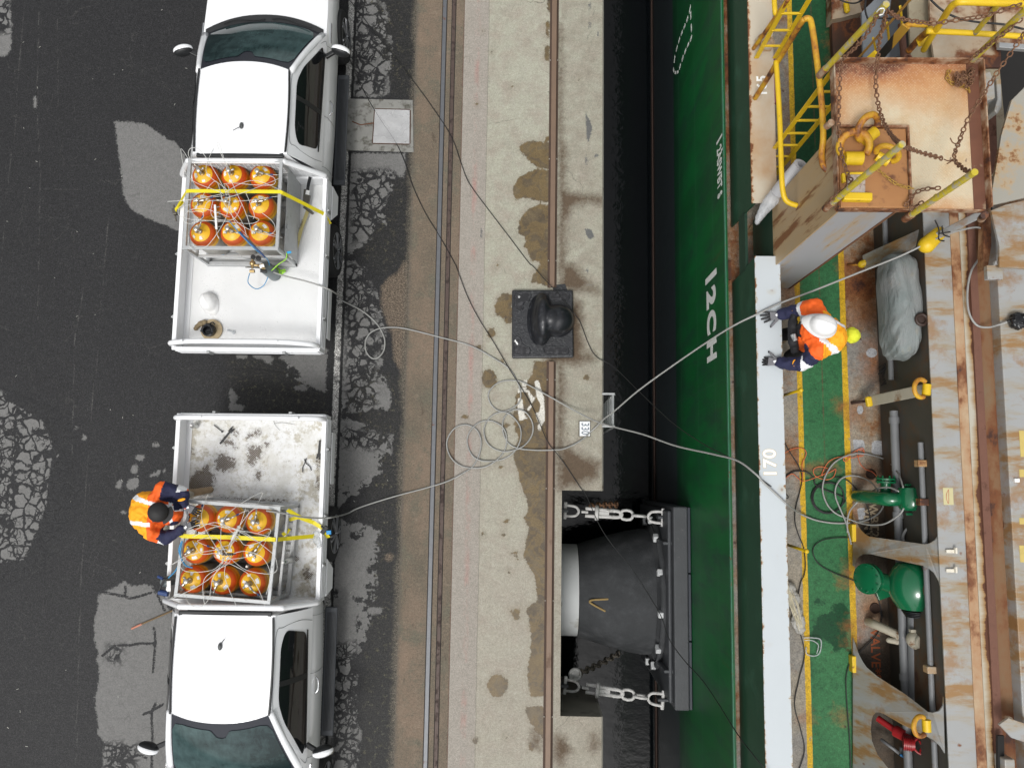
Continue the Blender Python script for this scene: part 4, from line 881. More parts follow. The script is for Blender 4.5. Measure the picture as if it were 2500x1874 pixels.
# ---- filling whips and manifold block
def valve_end(v): return V(v[0]+.19*math.cos(v[3])-.034*math.sin(v[3]), v[1]+.19*math.sin(v[3])+.034*math.cos(v[3]), v[2]-.01)
def manifold(k, px, label, extra):
    c = V(*P(*px, 1.86)); t = thing("filling_manifold", label, "hose manifold", c, "hose manifolds lying over the cylinders")
    g = MB(); g.bar(c+V(-.065, 0, 0), c+V(.065, 0, 0), .030, .030)
    for i in range(8): g.cyl(c+V(-.058+i*.0165, 0, -.022), c+V(-.058+i*.0165, 0, .024), .008, seg=8)
    g.cyl(c+V(.06, 0, 0), c+V(.10, .004, 0), .009, seg=8); g.build("manifold_block", m_dkblue, t, bevel=.002)
    rr = random.Random(k*5+1)
    for i, v in enumerate(valves[k]):
        e = valve_end(v); s = c+V(-.058+(i % 8)*.0165, 0, .02); d = V(math.cos(v[3]), math.sin(v[3]), 0)
        m1 = e+d*rr.uniform(.08, .2)+V(0, 0, rr.uniform(.0, .06)); side = V(-d.y, d.x, 0)*rr.choice((-1, 1))*rr.uniform(.08, .2)
        m2 = (m1+s)/2+side+V(0, 0, rr.uniform(.06, .14)); m3 = s+V(rr.uniform(-.05, .05), rr.uniform(-.12, .12), .08)
        MB().tube(spline([e, m1, m2, m3, s], 8), .0034, 6).build("filling_hose", m_hose, t, smooth=True)
    for pts in extra:
        MB().tube(spline([P(*p) for p in pts], 8), .0035, 6).build("filling_hose", m_hose, t, smooth=True)
manifold(1, (561, 479), "dark finned manifold block with clear hoses fanning over the upper truck's cylinders",
  [[(472, 398, 1.82), (460, 378, 1.95), (466, 362, 1.98), (490, 368, 1.98), (525, 420, 1.94), (552, 470, 1.9)], [(549, 396, 1.85), (530, 354, 1.98), (537, 355, 1.98), (560, 430, 1.92), (600, 520, 1.88), (615, 570, 1.84)],
   [(409, 492, 1.86), (440, 490, 1.86), (490, 484, 1.86), (540, 474, 1.86)], [(655, 482, 1.88), (620, 488, 1.88), (570, 492, 1.86)], [(466, 500, 1.8), (440, 505, 1.84), (437, 525, 1.84), (470, 536, 1.84), (540, 540, 1.84), (610, 546, 1.84), (632, 535, 1.84), (600, 525, 1.84)],
   [(460, 518, 1.82), (490, 516, 1.84), (496, 530, 1.84), (470, 545, 1.84), (450, 540, 1.84), (460, 515, 1.84), (500, 510, 1.84), (560, 530, 1.84)], [(470, 600, 1.80), (500, 604, 1.82), (530, 570, 1.88), (552, 530, 1.88), (560, 490, 1.87)],
   [(640, 520, 1.84), (665, 540, 1.84), (672, 560, 1.83), (660, 572, 1.83), (645, 565, 1.83)], [(520, 490, 1.84), (515, 520, 1.84), (530, 535, 1.84), (570, 535, 1.84), (590, 500, 1.84)], [(545, 450, 1.88), (570, 447, 1.88), (630, 452, 1.86), (668, 450, 1.86), (670, 435, 1.86), (655, 428, 1.84)],
   [(600, 470, 1.87), (620, 520, 1.87), (618, 535, 1.85)], [(560, 500, 1.86), (590, 540, 1.86), (602, 575, 1.84)], [(460, 575, 1.84), (462, 600, 1.80), (470, 606, 1.78)]])
manifold(2, (555, 1352), "dark finned manifold block with clear hoses fanning over the lower truck's cylinders",
  [[(460, 1290, 1.88), (500, 1278, 1.92), (560, 1290, 1.92), (620, 1300, 1.90), (660, 1310, 1.88)], [(465, 1300, 1.88), (520, 1275, 1.92), (570, 1290, 1.92), (625, 1320, 1.86)], [(470, 1310, 1.88), (530, 1285, 1.92), (590, 1296, 1.92), (640, 1330, 1.86), (665, 1350, 1.86)],
   [(452, 1445, 1.84), (460, 1470, 1.94), (485, 1482, 1.96), (510, 1460, 1.92), (520, 1410, 1.88), (545, 1370, 1.88)], [(576, 1475, 1.92), (560, 1440, 1.88), (548, 1400, 1.88), (556, 1360, 1.88)], [(540, 1275, 1.88), (580, 1310, 1.9), (600, 1330, 1.9), (640, 1320, 1.88), (660, 1300, 1.86), (655, 1290, 1.86), (630, 1300, 1.86)],
   [(650, 1450, 1.84), (660, 1400, 1.86), (640, 1360, 1.88), (600, 1345, 1.9), (570, 1350, 1.88)], [(673, 1360, 1.84), (676, 1390, 1.85), (655, 1400, 1.85), (600, 1390, 1.88), (560, 1360, 1.88)], [(455, 1360, 1.84), (440, 1380, 1.84), (460, 1395, 1.85), (520, 1390, 1.88), (550, 1360, 1.88)],
   [(600, 1240, 1.88), (590, 1270, 1.9), (570, 1320, 1.9), (556, 1345, 1.88)], [(582, 1282, 1.87), (567, 1310, 1.9), (562, 1345, 1.88)], [(640, 1240, 1.86), (620, 1242, 1.9), (600, 1262, 1.9), (575, 1300, 1.9), (560, 1340, 1.88)], [(470, 1320, 1.86), (490, 1350, 1.88), (520, 1350, 1.88), (545, 1350, 1.88)]])
# white and silver shut-off blocks lying on the hoses
for k, (pts, lb) in enumerate(((((525, 500), (529, 560)), "slim white manifold bar lying lengthwise over the upper truck's cylinders"), (((586, 1283), (566, 1318)), "slim white manifold bar lying aslant over the lower truck's cylinders"))):
    a, b = V(*P(*pts[0], 1.83)), V(*P(*pts[1], 1.83)); t = thing("branch_bar", lb, "manifold bar", a)
    MB().bar(a, b, .026, .024).build("bar", m_sticker, t, bevel=.004)
    g = MB(); d = (b-a).normalized(); s = V(-d.y, d.x, 0)
    for i in range(5): p = a.lerp(b, (i+.5)/5); g.cyl(p-s*.03, p+s*.06, .006, seg=6)
    g.build("stub", m_valve, t)
    MB().tube(spline([b, b+d*.06, b+d*.12+V(.02, 0, -.02)], 4), .007, 6).build("outlet", m_valve, t, smooth=True)
# ---- ratchet straps
m_yel = simple("yellow_webbing", (.74, .62, .015), .55, 0, .1, 25); m_khaki = simple("khaki_webbing", (.44, .38, .16), .65, 0, .15, 20, (.2, .17, .08), .6, .7, 20); m_ratch = simple("ratchet_steel", (.13, .12, .10), .4, .7, .3, 30)
def strap_mb(pts, wd, mb=None, th=.003):
    mb = mb or MB(); pts = [Vector(p) for p in pts]; vs = []
    for i, p in enumerate(pts):
        t = (pts[min(i+1, len(pts)-1)]-pts[max(i-1, 0)]).normalized(); s = t.cross(V(0, 0, 1))
        if s.length < .05: s = V(0, 1, 0)
        s.normalize(); n_ = s.cross(t); vs += [p-s*wd/2, p+s*wd/2, p+s*wd/2-n_*th, p-s*wd/2-n_*th]
    fs = [(0, 1, 2, 3)]
    for i in range(len(pts)-1):
        a = i*4
        for k in range(4): fs.append((a+k, a+4+k, a+4+(k+1) % 4, a+(k+1) % 4))
    fs.append(tuple(reversed(range(len(vs)-4, len(vs))))); mb.add(vs, fs); return mb
t = thing("ratchet_strap", "bright yellow strap over the upper truck's rack and down to both tray sides", "strap", P(570, 468, 1.77))
strap_mb([P(425, 524, 1.10), P(431, 508, 1.19), P(455, 467, 1.765), P(460, 466, 1.772), P(684, 468, 1.772), P(690, 471, 1.765), P(789, 521, 1.185), P(798, 534, 1.10), P(806, 547, .98)], .046).build("webbing", m_yel, t, fixn=True)
g = MB(); g.box(P(427, 517, 1.13), (.05, .09, .06), R(15)); g.cyl(P(424, 500, 1.14), P(430, 540, 1.10), .012, seg=8); g.build("ratchet", m_ratch, t, bevel=.006)
strap_mb(spline([P(427, 512, 1.19), P(440, 500, 1.3), P(447, 492, 1.35), P(436, 505, 1.24)], 4), .04).build("loose_end", m_yel, t, fixn=True)
t = thing("ratchet_strap", "faded khaki strap with a chunky ratchet and black tail, right of the upper rack", "strap", P(740, 480, 1.0))
strap_mb([P(752, 512, 1.0), P(735, 560, 1.0), P(722, 610, .97), P(716, 650, .94)], .05).build("webbing", m_khaki, t, fixn=True)
strap_mb([P(757, 432, 1.2), P(752, 455, 1.08), P(750, 472, 1.03)], .045).build("black_tail", m_black, t, fixn=True)
text_mesh("strap_lettering", "TURNIT", .040, Vector(P(735.5, 548, 1.004)), Matrix.Rotation(R(72), 3, 'Z'), m_black, t, .0004)
g = MB(); g.box(P(749, 490, 1.03), (.075, .15, .035), R(-10)); g.cyl(P(742, 505, 1.04), P(765, 522, 1.04), .02, seg=10); g.bar(P(748, 462, 1.05), P(745, 492, 1.06), .07, .008); g.build("ratchet", m_ratch, t, bevel=.006)
MB().box(P(751, 470, 1.062), (.05, .06, .003), R(-10)).build("ratchet_tag", m_sticker, t)
t = thing("ratchet_strap", "bright yellow strap crossing straight over the lower truck's rack to its right tray side", "strap", P(560, 1314, 1.77))
strap_mb([P(436, 1303, 1.765), P(445, 1308, 1.772), P(560, 1311, 1.772), P(664, 1316, 1.772), P(672, 1317, 1.76), P(700, 1314, 1.55), P(768, 1308, 1.19)], .05).build("webbing", m_yel, t, fixn=True)
t = thing("ratchet_strap", "bright yellow strap with a black ratchet running slantwise to the lower truck's right tray side", "strap", P(740, 1265, 1.3))
strap_mb([P(702, 1244, 1.60), P(735, 1264, 1.35), P(765, 1275, 1.22), P(786, 1288, 1.19), P(802, 1312, 1.0)], .05).build("webbing", m_yel, t, fixn=True)
strap_mb([P(706, 1268, 1.30), P(730, 1262, 1.32), P(760, 1270, 1.24)], .045).build("webbing", m_yel, t, fixn=True)
strap_mb([P(690, 1305, 1.4), P(700, 1298, 1.35), P(706, 1290, 1.32)], .05).build("loose_end", m_yel, t, fixn=True)
g = MB(); g.box(P(792, 1293, 1.20), (.055, .11, .04), R(-35)); g.cyl(P(784, 1283, 1.22), P(800, 1300, 1.2), .014, seg=8); g.build("ratchet", m_black, t, bevel=.006); MB().box(P(803, 1299, 1.21), (.06, .05, .035), R(5)).build("blue_grip", simple("blue_tape", (.03, .28, .62), .5), t, bevel=.006)
# crumpled clear bag by the ratchet
def film_mat(name, col, al):
    t_ = NT(name); return t_.out(t_.mix(t_.noise(30, 4), tuple(x*.7 for x in col), col), .18, 0, t_.noise(26, 5, .7), .8, .01, alpha=al)
m_film = film_mat("clear_film", (.70, .74, .76), .45)
def crumple(name, label, cat, pts, zs, th, mat, seed, parent=None):
    g = MB(); r_ = random.Random(seed)
    for (u, v, rad) in pts:
        c = V(*P(u, v, zs)); g.ball(c+V(0, 0, rad*.4), (rad*r_.uniform(.8, 1.2), rad*r_.uniform(.8, 1.2), th*r_.uniform(.7, 1.2)), 12, 8)
    o = organic(name, g, mat, parent, .012, 2, .014, 16); tagp(o, label, cat); return o
crumple("plastic_bag", "crumpled pale clear plastic bag on the right tray side of the lower truck", "plastic bag", [(775, 1318, .05), (773, 1302, .045), (780, 1330, .04), (770, 1312, .04)], 1.16, .035, m_film, 3)
# ---- small grey cylinder with regulator standing behind the upper rack
m_gcyl = simple("grey_cylinder", (.135, .16, .165), .4, 0, .15, 8)
b = V(*P(672, 672, .917)); t = thing("small_gas_cylinder", "small dark grey gas cylinder with brass regulator standing behind the upper truck's rack", "gas cylinder", b)
tp = b+V(0, 0, .44); MB().lathe(b, (0, 0, 1), [(.07, 0), (.084, .012), (.085, .36), (.078, .40), (.05, .435), (.022, .45), (.022, .47), (.001, .475)], 28).build("cylinder_body", m_gcyl, t, smooth='auto')
g = MB(); v = b+V(0, 0, .50); g.cyl(v+V(0, 0, -.04), v+V(0, 0, .04), .018); g.cyl(v, v+V(-.12, .0, .02), .016); g.ball(v+V(-.13, .02, .02), .04, 12, 8); g.cyl(v+V(-.13, -.05, .02), v+V(-.13, .08, .03), .014); g.cyl(v+V(-.06, 0, .02), v+V(.03, -.05, .03), .02); g.cyl(v+V(-.16, -.08, .02), v+V(-.10, -.08, .02), .022)
rg = g.build("regulator", m_brass, t, smooth='auto')
g = MB(); g.lathe(v+V(-.12, .10, .03), (0, 0, 1), [(.03, 0), (.032, .02), (.001, .022)], 16); g.lathe(v+V(-.05, .085, .03), (0, 0, 1), [(.034, 0), (.034, .02), (.001, .024)], 16); g.cyl(v+V(-.02, -.075, .02), v+V(.06, -.085, .02), .022); g.build("gauge", m_black, rg, smooth='auto')
MB().box(v+V(.0, -.02, .045), (.06, .045, .003), R(20)).build("sticker", m_sticker, rg)
m_lime = simple("lime_hose", (.30, .62, .05), .45); m_lblue = simple("light_blue_hose", (.04, .24, .46), .4); m_ghose = simple("grey_hose", (.30, .30, .285), .5, 0, .12, 20); m_bhose = simple("black_cable", (.012, .012, .012), .5)
def cable(name, label, cat, pts, r, mat, group=None, n=8):
    o = MB().tube(spline([P(*p) for p in pts], n), r, 8).build(name, mat, smooth=True); return tagp(o, label, cat, group)
cable("blue_hose", "thin light blue hose looping off the small grey cylinder's regulator", "hose", [(609, 668, 1.40), (606, 690, 1.20), (625, 705, 1.05), (645, 695, 1.05), (657, 665, 1.2), (656, 640, 1.4), (645, 625, 1.6), (625, 610, 1.78), (590, 575, 1.86), (560, 540, 1.86)], .006, m_lblue)
cable("blue_hose", "short bright blue hose draped over the lower edge of the upper rack", "hose", [(585, 565, 1.86), (610, 592, 1.83), (632, 612, 1.79), (647, 628, 1.72)], .010, m_blue)
cable("lime_lashing", "lime green cord from the upper rack's lower corner to the small grey cylinder", "cord", [(700, 618, 1.60), (698, 632, 1.5), (680, 645, 1.35), (663, 660, 1.30), (650, 666, 1.25)], .007, m_lime)
g = MB()
for a, b_ in (((678, 656), (692, 664)), ((682, 662), (695, 658)), ((688, 668), (696, 662)), ((676, 652), (684, 668))): g.capsule(P(*a, 1.0), P(*b_, 1.02), .012)
tagp(g.build("lime_knot", m_lime, smooth=True), "knotted lime green strap end beside the small grey cylinder", "strap end")
g = MB()
for u, v in ((706, 616), (543, 624)):
    tagp(MB().box(P(u, v, 1.25 if u < 600 else 1.64), (.055, .03, .01), R(8)).build("tape_flag", simple("blue_tape2", (.03, .33, .62), .5) if 'blue_tape2' not in bpy.data.materials else bpy.data.materials['blue_tape2'], bevel=.003), "bright blue tape tab on the "+("lower right corner" if u > 600 else "lower side rail")+" of the upper rack", "tape")
# ---- loose things on the upper tray
m_helm = simple("helmet_white", (.80, .80, .79), .35, 0, .02)
def helmet_mb(c, fx, tilt=0.0, s=1.0):
    """hard hat shell: dome with ridge and peaked brim; fx = facing angle"""
    rot = Matrix.Rotation(fx, 3, 'Z') @ Matrix.Rotation(tilt, 3, 'Y'); g = MB(); n = 40; vs = []; fs = []
    prof = [(1.0, 0, 1), (1.16, -.004, 0), (1.16, -.010, 0), (1.02, .010, 1), (1.0, .05, 1), (.94, .085, 1), (.80, .118, 1), (.58, .142, 1), (.30, .156, 1), (.02, .160, 1)]
    rings = [(1.02, -.006), (1.13, -.012), (1.145, -.006), (1.05, .010), (1.0, .022), (.985, .052), (.93, .085), (.80, .115), (.60, .137), (.36, .150), (.14, .156), (.01, .157)]
    for ri, (q, h) in enumerate(rings):
        for i in range(n):
            a = 2*math.pi*i/n; rx, ry = .128*q, .107*q
            if ri in (1, 2): rx += .055*max(0, math.cos(a))**2.5; 
            x, y = rx*math.cos(a), ry*math.sin(a); z = h
            if ri in (1, 2): z -= .012*max(0, math.cos(a))**2
            if ri >= 7: z += .008*math.exp(-(y/.013)**2)
            vs.append(rot @ (V(x, y, z)*s)+Vector(c))
    for k in range(len(rings)-1):
        for i in range(n): fs.append((k*n+i, k*n+(i+1) % n, (k+1)*n+(i+1) % n, (k+1)*n+i))
    fs.append(tuple(range(n-1, -1, -1))); g.add(vs, fs); return g
o = helmet_mb(P(511, 738, .93), R(-60)).build("hard_hat", m_helm, smooth=True, fixn=True); tagp(o, "white hard hat lying on the clean white tray of the upper truck", "hard hat")
m_tan = simple("tan_board", (.42, .33, .20), .8, 0, .15, 9, (.2, .15, .08), .6, .75, 9); m_rag = simple("khaki_rag", (.22, .17, .10), .9, 0, .25, 14)
c = V(*P(518, 806, .922)); t = thing("hose_end_fitting", "black coupling coiled on a tan disc behind the hard hat", "coupling", c)
MB().lathe(c, (0, 0, 1), [(.14, 0), (.145, .01), (.145, .025), (.10, .03), (.001, .032)], 32).build("tan_disc", m_tan, t, smooth='auto')
c2 = V(*P(511, 806, .98)); g = MB(); g.lathe(c2+V(0, 0, -.03), (0, 0, 1), [(.085, 0), (.09, .03), (.088, .07), (.07, .075), (.065, .03), (.02, .03), (.001, .03)], 28); g.tube(spline([c2+V(-.10, -.02, .02), c2+V(-.04, .05, .06), c2+V(.05, .03, .08), c2+V(.07, -.04, .07), c2+V(0, -.05, .07)], 6), .018, 8); g.tube(spline([c2+V(.02, .08, .05), c2+V(.06, .10, .05), c2+V(.09, .07, .05)], 4), .008, 6)
g.build("coupling_ring", simple("gloss_black", (.008, .009, .011), .2), t, smooth='auto')
g = MB()
for u, v, r_ in ((490, 790, .045), (482, 796, .035), (500, 786, .04), (478, 802, .03)): g.ball(P(u, v, .95), (r_, r_*.8, .03), 10, 8)
o = organic("rag", g, m_rag, None, .01, 2, .012, 20); tagp(o, "bunched khaki rag beside the black coupling on the upper tray", "rag")
g = MB(); g.capsule(P(556, 806, .93), P(570, 810, .93), .012).ball(P(571, 811, .93), (.025, .03, .012), 10, 8); tagp(g.build("plastic_scoop", m_film, smooth=True), "small clear plastic scoop right of the tan disc", "scoop")
# ---- tools on the dirty tray
m_tool = simple("dark_tool_steel", (.045, .045, .045), .4, .5, .2, 30)
def spanner(pa, pb, wdt, label, head):
    a, b_ = V(*P(*pa, .935)), V(*P(*pb, .935)); t = thing("spanner", label, "spanner", a, "hand tools on the dirty tray"); d = (b_-a).normalized(); s = V(-d.y, d.x, 0)
    MB().bar(a, b_, wdt, .012).build("handle", m_tool, t, bevel=.004)
    g = MB()
    if head:
        g.box(b_+d*.018, (wdt*2.0, .045, .016), math.atan2(d.y, d.x)-math.pi/2); g.bar(b_+d*.03+s*wdt*.8, b_+d*.075+s*wdt*.5, .016, .015); g.bar(b_+d*.03-s*wdt*.8, b_+d*.065-s*wdt*.7, .02, .015); g.build("jaw", m_tool, t, bevel=.003)
    else: g.torus(b_+d*.01, (0, 0, 1), wdt*.8, .006, 14, 6); g.build("ring_end", m_tool, t, smooth=True)
spanner((537, 1083), (561, 1054), .026, "adjustable spanner with open jaws near the upper left of the dirty tray", True)
spanner((781, 1074), (778, 1108), .024, "black adjustable spanner lying along the right side of the dirty tray", True)
spanner((522, 1037), (541, 1052), .012, "thin dark spanner above the adjustable one on the dirty tray", False)
t = thing("pliers", "slim grey pliers lying open on the right of the dirty tray", "pliers", P(748, 1135, .93))
MB().tube(spline([P(743, 1120, .935), P(747, 1130, .935), P(756, 1138, .935), P(760, 1148, .935)], 4), .006, 6).build("handle", m_tool, t, smooth=True)
MB().tube(spline([P(748, 1118, .937), P(744, 1130, .937), P(739, 1140, .937), P(739, 1152, .937)], 4), .006, 6).build("handle", m_tool, t, smooth=True)
c = V(*P(480, 1040, .917)); t = thing("silver_bottle", "small silver bottle standing in the top left corner of the dirty tray", "bottle", c)
MB().lathe(c, (0, 0, 1), [(.033, 0), (.036, .01), (.036, .13), (.025, .16), (.014, .17), (.001, .171)], 20).build("bottle_body", simple("brushed_tin", (.5, .51, .5), .25, .8), t, smooth='auto'); MB().cyl(c+V(0, 0, .17), c+V(0, 0, .19), .014).build("cap", m_sticker, t)
for (u, v), lb in (((500, 1446), "small round silver bottle between cylinders at the cab end of the lower rack"), ((692, 1372), "small silver bottle at the right side of the lower rack"), ((604, 1382), "tiny silver bottle between cylinders in the middle of the lower rack")):
    c = V(*P(u, v, 1.35)); c.z = .97; t = thing("silver_bottle", lb, "bottle", c); MB().lathe(c, (0, 0, 1), [(.03, 0), (.045, .02), (.045, .30), (.03, .36), (.012, .38), (.001, .39)], 20).build("bottle_body", bpy.data.materials['brushed_tin'], t, smooth='auto'); MB().cyl(c+V(0, 0, .38), c+V(0, 0, .41), .014).build("cap", m_sticker, t)
MBL = MB().tube(spline([P(668, 1028, .93), P(674, 1040, .93), P(684, 1050, .93)], 4), .002, 5).tube(spline([P(668, 1034, .93), P(690, 1031, .93), P(720, 1036, .93)], 4), .002, 5); tagp(MBL.build("wire_offcut", m_tool), "thin wire offcuts near the top middle of the dirty tray", "wire")
# regulator hanging at the lower truck's front left corner
c = V(*P(402, 1420, 1.30)); t = thing("hand_pump", "grey cylinder with blue fitting and black hoses at the lower tray's left corner", "regulator", c)
MB().lathe(c+V(0, 0, -.25), (0, 0, 1), [(.06, 0), (.065, .01), (.065, .24), (.04, .28), (.001, .285)], 24).build("pump_body", m_gcyl, t, smooth='auto')
g = MB(); g.cyl(P(388, 1444, 1.34), P(411, 1449, 1.34), .035, seg=14); g.cyl(P(386, 1406, 1.40), P(398, 1412, 1.42), .020, seg=10); g.build("blue_fitting", m_blue, t, bevel=.004)
g = MB(); g.capsule(P(394, 1428, 1.40), P(402, 1412, 1.43), .014); g.capsule(P(402, 1412, 1.43), P(416, 1408, 1.40), .010); g.capsule(P(389, 1440, 1.38), P(395, 1425, 1.40), .012); g.build("elbow", m_black, t, smooth=True)
MB().box(P(412, 1430, 1.36), (.05, .13, .006), R(5)).build("tag_plate", m_sticker, t, bevel=.004)
cable("teal_hose", "light blue hose along the left edge of the lower rack", "hose", [(411, 1410, 1.42), (430, 1390, 1.5), (440, 1362, 1.7), (437, 1340, 1.8), (445, 1320, 1.82), (440, 1352, 1.78), (452, 1378, 1.80), (470, 1385, 1.84)], .008, m_lblue)
# stick on the ground
t = thing("broom_handle", "thin orange tipped wooden stick on the pale asphalt by the lower truck", "stick", P(370, 1512, 0))
MB().cyl(P(345, 1523, .02), P(430, 1486, .02), .012, seg=10).build("shaft", simple("old_wood", (.17, .115, .06), .8, 0, .3, 20), t); MB().cyl(P(321, 1534, .02), P(346, 1522.5, .02), .014, seg=10).build("painted_tip", simple("salmon_paint", (.50, .20, .13), .6, 0, .2, 20), t)
# ---- litter on the asphalt
r_ = random.Random(4); g = MB()
for k in range(70):
    u, v = r_.uniform(0, 960), r_.uniform(0, 1870); a = r_.uniform(0, 3.1); L_ = r_.uniform(.008, .035); p = V(*P(u, v, .004)); d = V(math.cos(a), math.sin(a), 0)*L_; g.bar(p-d/2, p+d/2, r_.uniform(.003, .006), .003)
tagp(g.build("litter", simple("pale_litter", (.42, .42, .38), .9)), "pale scraps of straw and grit scattered over the asphalt", "litter", kind="stuff")
# ================================================================ HOSES AND CABLES ACROSS THE QUAY
def C2(pts, z=.012): return [(800+x/2.59, 600+y/2.59, z) for x, y in pts]
def C1(pts, z=.012): return [(800+x/2.59, y/2.59, z) for x, y in pts]
def S3(pts, z=1.97): return [(1800+p[0]/3.16, 1050+p[1]/3.16, p[2] if len(p) > 2 else z) for p in pts]
def wob(pts, k=.006):
    return [(u, v, z+(i % 3)*k) for i, (u, v, z) in enumerate(pts)]
ha = [(600, 652, 1.50), (640, 655, 1.25), (690, 672, 1.22), (760, 690, 1.20), (800, 705, 1.19), (815, 713, 1.0), (825, 720, .5), (836, 728, .1)]
ha += wob(C2([(90, 345), (170, 385), (230, 420), (290, 470), (330, 520), (360, 590), (355, 660), (320, 705), (280, 710), (245, 670), (238, 610), (265, 555), (320, 525), (400, 515), (500, 525), (700, 575), (900, 630), (1050, 710), (1150, 780), (1200, 860), (1220, 930), (1210, 990), (1150, 1035), (1090, 1045), (1040, 1010), (1015, 950), (1035, 900), (1090, 860), (1170, 850), (1240, 865)]))
ha += C2([(1400, 950)], .065)+C2([(1560, 1040)], .10)+C2([(1700, 1110)], .35)+[(1500, 1042, .6), (1570, 1060, 1.1), (1650, 1088, 1.7), (1740, 1108, 2.4), (1800, 1124, 2.85), (1843, 1155, 3.06)]
ha += S3([(200, 400, 3.055), (270, 465, 3.05), (350, 540, 3.05), (385, 572, 3.0), (430, 605, 2.5), (480, 640, 2.05), (600, 690, 1.98), (750, 715), (900, 710), (1000, 690), (1090, 640), (1130, 570), (1120, 520)])
cable("filling_line", "pale grey hose from the upper truck, looping by the kerb, then to the ship", "hose", ha, .0105, m_ghose, "grey hoses running from trucks to ship")
hb = [(650, 1246, 1.82), (690, 1252, 1.72), (740, 1262, 1.50), (790, 1264, 1.22), (812, 1262, 1.1), (830, 1258, .5), (850, 1252, .1)]
hb += wob(C2([(190, 1658), (300, 1620), (450, 1575), (620, 1530), (750, 1490), (850, 1440), (920, 1390), (960, 1310), (970, 1230), (940, 1160), (870, 1130), (800, 1155), (755, 1230), (765, 1310), (810, 1370), (880, 1400), (980, 1400), (1060, 1360), (1120, 1290), (1130, 1200), (1100, 1140), (1030, 1105), (950, 1120), (890, 1190), (885, 1260), (920, 1330), (990, 1360), (1100, 1350), (1180, 1300), (1220, 1220), (1215, 1140), (1160, 1070), (1100, 1050), (1030, 1080), (990, 1150), (1000, 1230), (1050, 1280), (1130, 1300), (1230, 1270), (1290, 1200), (1295, 1120), (1250, 1050), (1180, 1035), (1120, 1080), (1105, 1150), (1130, 1230), (1190, 1275), (1300, 1290)], .014), .01)
hb += C2([(1420, 1290)], .07)+C2([(1500, 1280)], .05)+C2([(1600, 1230)], .03)+C2([(1690, 1150)], .03)+[(1475, 1022, .25), (1500, 1003, .5), (1560, 952, 1.1), (1650, 887, 1.8), (1740, 826, 2.5), (1800, 790, 2.9), (1846, 768, 3.04), (1905, 740, 3.06), (1980, 712, 3.1), (2100, 664, 3.2), (2200, 624, 3.3), (2270, 590, 3.4), (2310, 573, 3.45), (2345, 562, 3.45), (2385, 555, 3.4), (2405, 565, 3.35), (2408, 585, 3.3), (2398, 620, 3.25), (2372, 660, 3.25), (2362, 710, 3.25), (2365, 760, 3.25), (2383, 792, 3.25), (2410, 799, 3.25), (2440, 792, 3.33), (2462, 784, 3.36)]
cable("filling_line", "pale grey hose from the lower truck, coiled in rings on the pale concrete apron", "hose", hb, .0105, m_ghose, "grey hoses running from trucks to ship")
c = V(*P(2486, 783, 3.36)); t = thing("valve_bung", "shiny black taped plug on the grey hatch cover at the hose's end", "plug", c)
g = MB()
for a in range(8): g.ball(c+V(.06*math.cos(a*.785), .06*math.sin(a*.785), .02*math.sin(a*2)), (.035, .035, .045), 10, 8)
o = organic("plug_wrap", g.ball(c, (.075, .075, .05)), simple("wet_black_tape", (.008, .008, .009), .18), t, .01, 2, .008, 30)
MB().capsule(P(2462, 784, 3.36), P(2475, 784, 3.36), .018).build("plug_neck", m_black, t, smooth=True)
for pts, lb in ((S3([(1280, 440, 2.7), (1240, 330, 2.5), (1150, 230), (1000, 185), (880, 185), (760, 240), (690, 330), (660, 420), (665, 500), (700, 580), (760, 640), (850, 680), (950, 715, 2.1), (1050, 730, 2.3), (1150, 715, 2.5), (1250, 650, 2.7), (1285, 600, 2.75)], 2.0), "grey hose laid in one wide loop over the green walkway to the smaller valve"),
                (S3([(1090, 470, 2.4), (1030, 400, 2.2), (950, 360), (870, 350), (800, 375), (760, 440), (760, 520), (800, 620), (840, 720), (880, 880)], 2.01), "grey hose end lying across the yellow line beside the smaller green valve"),
                (S3([(1245, 470, 2.75), (1170, 440, 2.6), (1080, 450, 2.4), (1000, 490, 2.15), (920, 560), (870, 620), (850, 690), (850, 790)], 2.02), "grey hose curving from the smaller green valve down to the yellow line")):
    cable("deck_hose", lb, "hose", pts, .0095, m_ghose, "grey hoses on the ship's deck")
ring = []
for k in range(26):
    a = k/12*2*math.pi; q = 1-.04*(k//12); ring.append((695+125*q*math.cos(a)+k*.5, 520+120*q*math.sin(a)))
cable("black_coil", "black hose coiled in a ring on the green walkway", "hose", S3([(360, 375), (400, 335), (450, 315), (530, 320), (590, 370), (615, 430)], 1.975)+S3(ring, 1.98), .008, m_bhose)
cable("black_cable", "black cable looping over the yellow line to the larger green valve", "cable", S3([(740, 360), (820, 370), (900, 430), (970, 520), (1020, 640), (1020, 740), (980, 800), (880, 825), (760, 828), (650, 850), (590, 900), (590, 970), (640, 1040), (750, 1100), (880, 1150), (1000, 1200), (1060, 1260), (1100, 1340), (1120, 1440)], 1.975), .006, m_bhose)
cable("black_cable", "black cable running down the inner side of the white topped bulwark", "cable", S3([(345, 50), (400, 160), (470, 270), (500, 370), (480, 480), (450, 600), (445, 700), (470, 800), (510, 900), (525, 1030), (515, 1120), (485, 1190)], 1.975)+[(1940, 1515, 1.975), (1955, 1550, 1.975), (1964, 1600, 1.975), (1950, 1660, 1.975), (1940, 1720, 1.975), (1955, 1780, 1.975), (1964, 1830, 1.975), (1950, 1880, 1.975)], .006, m_bhose)
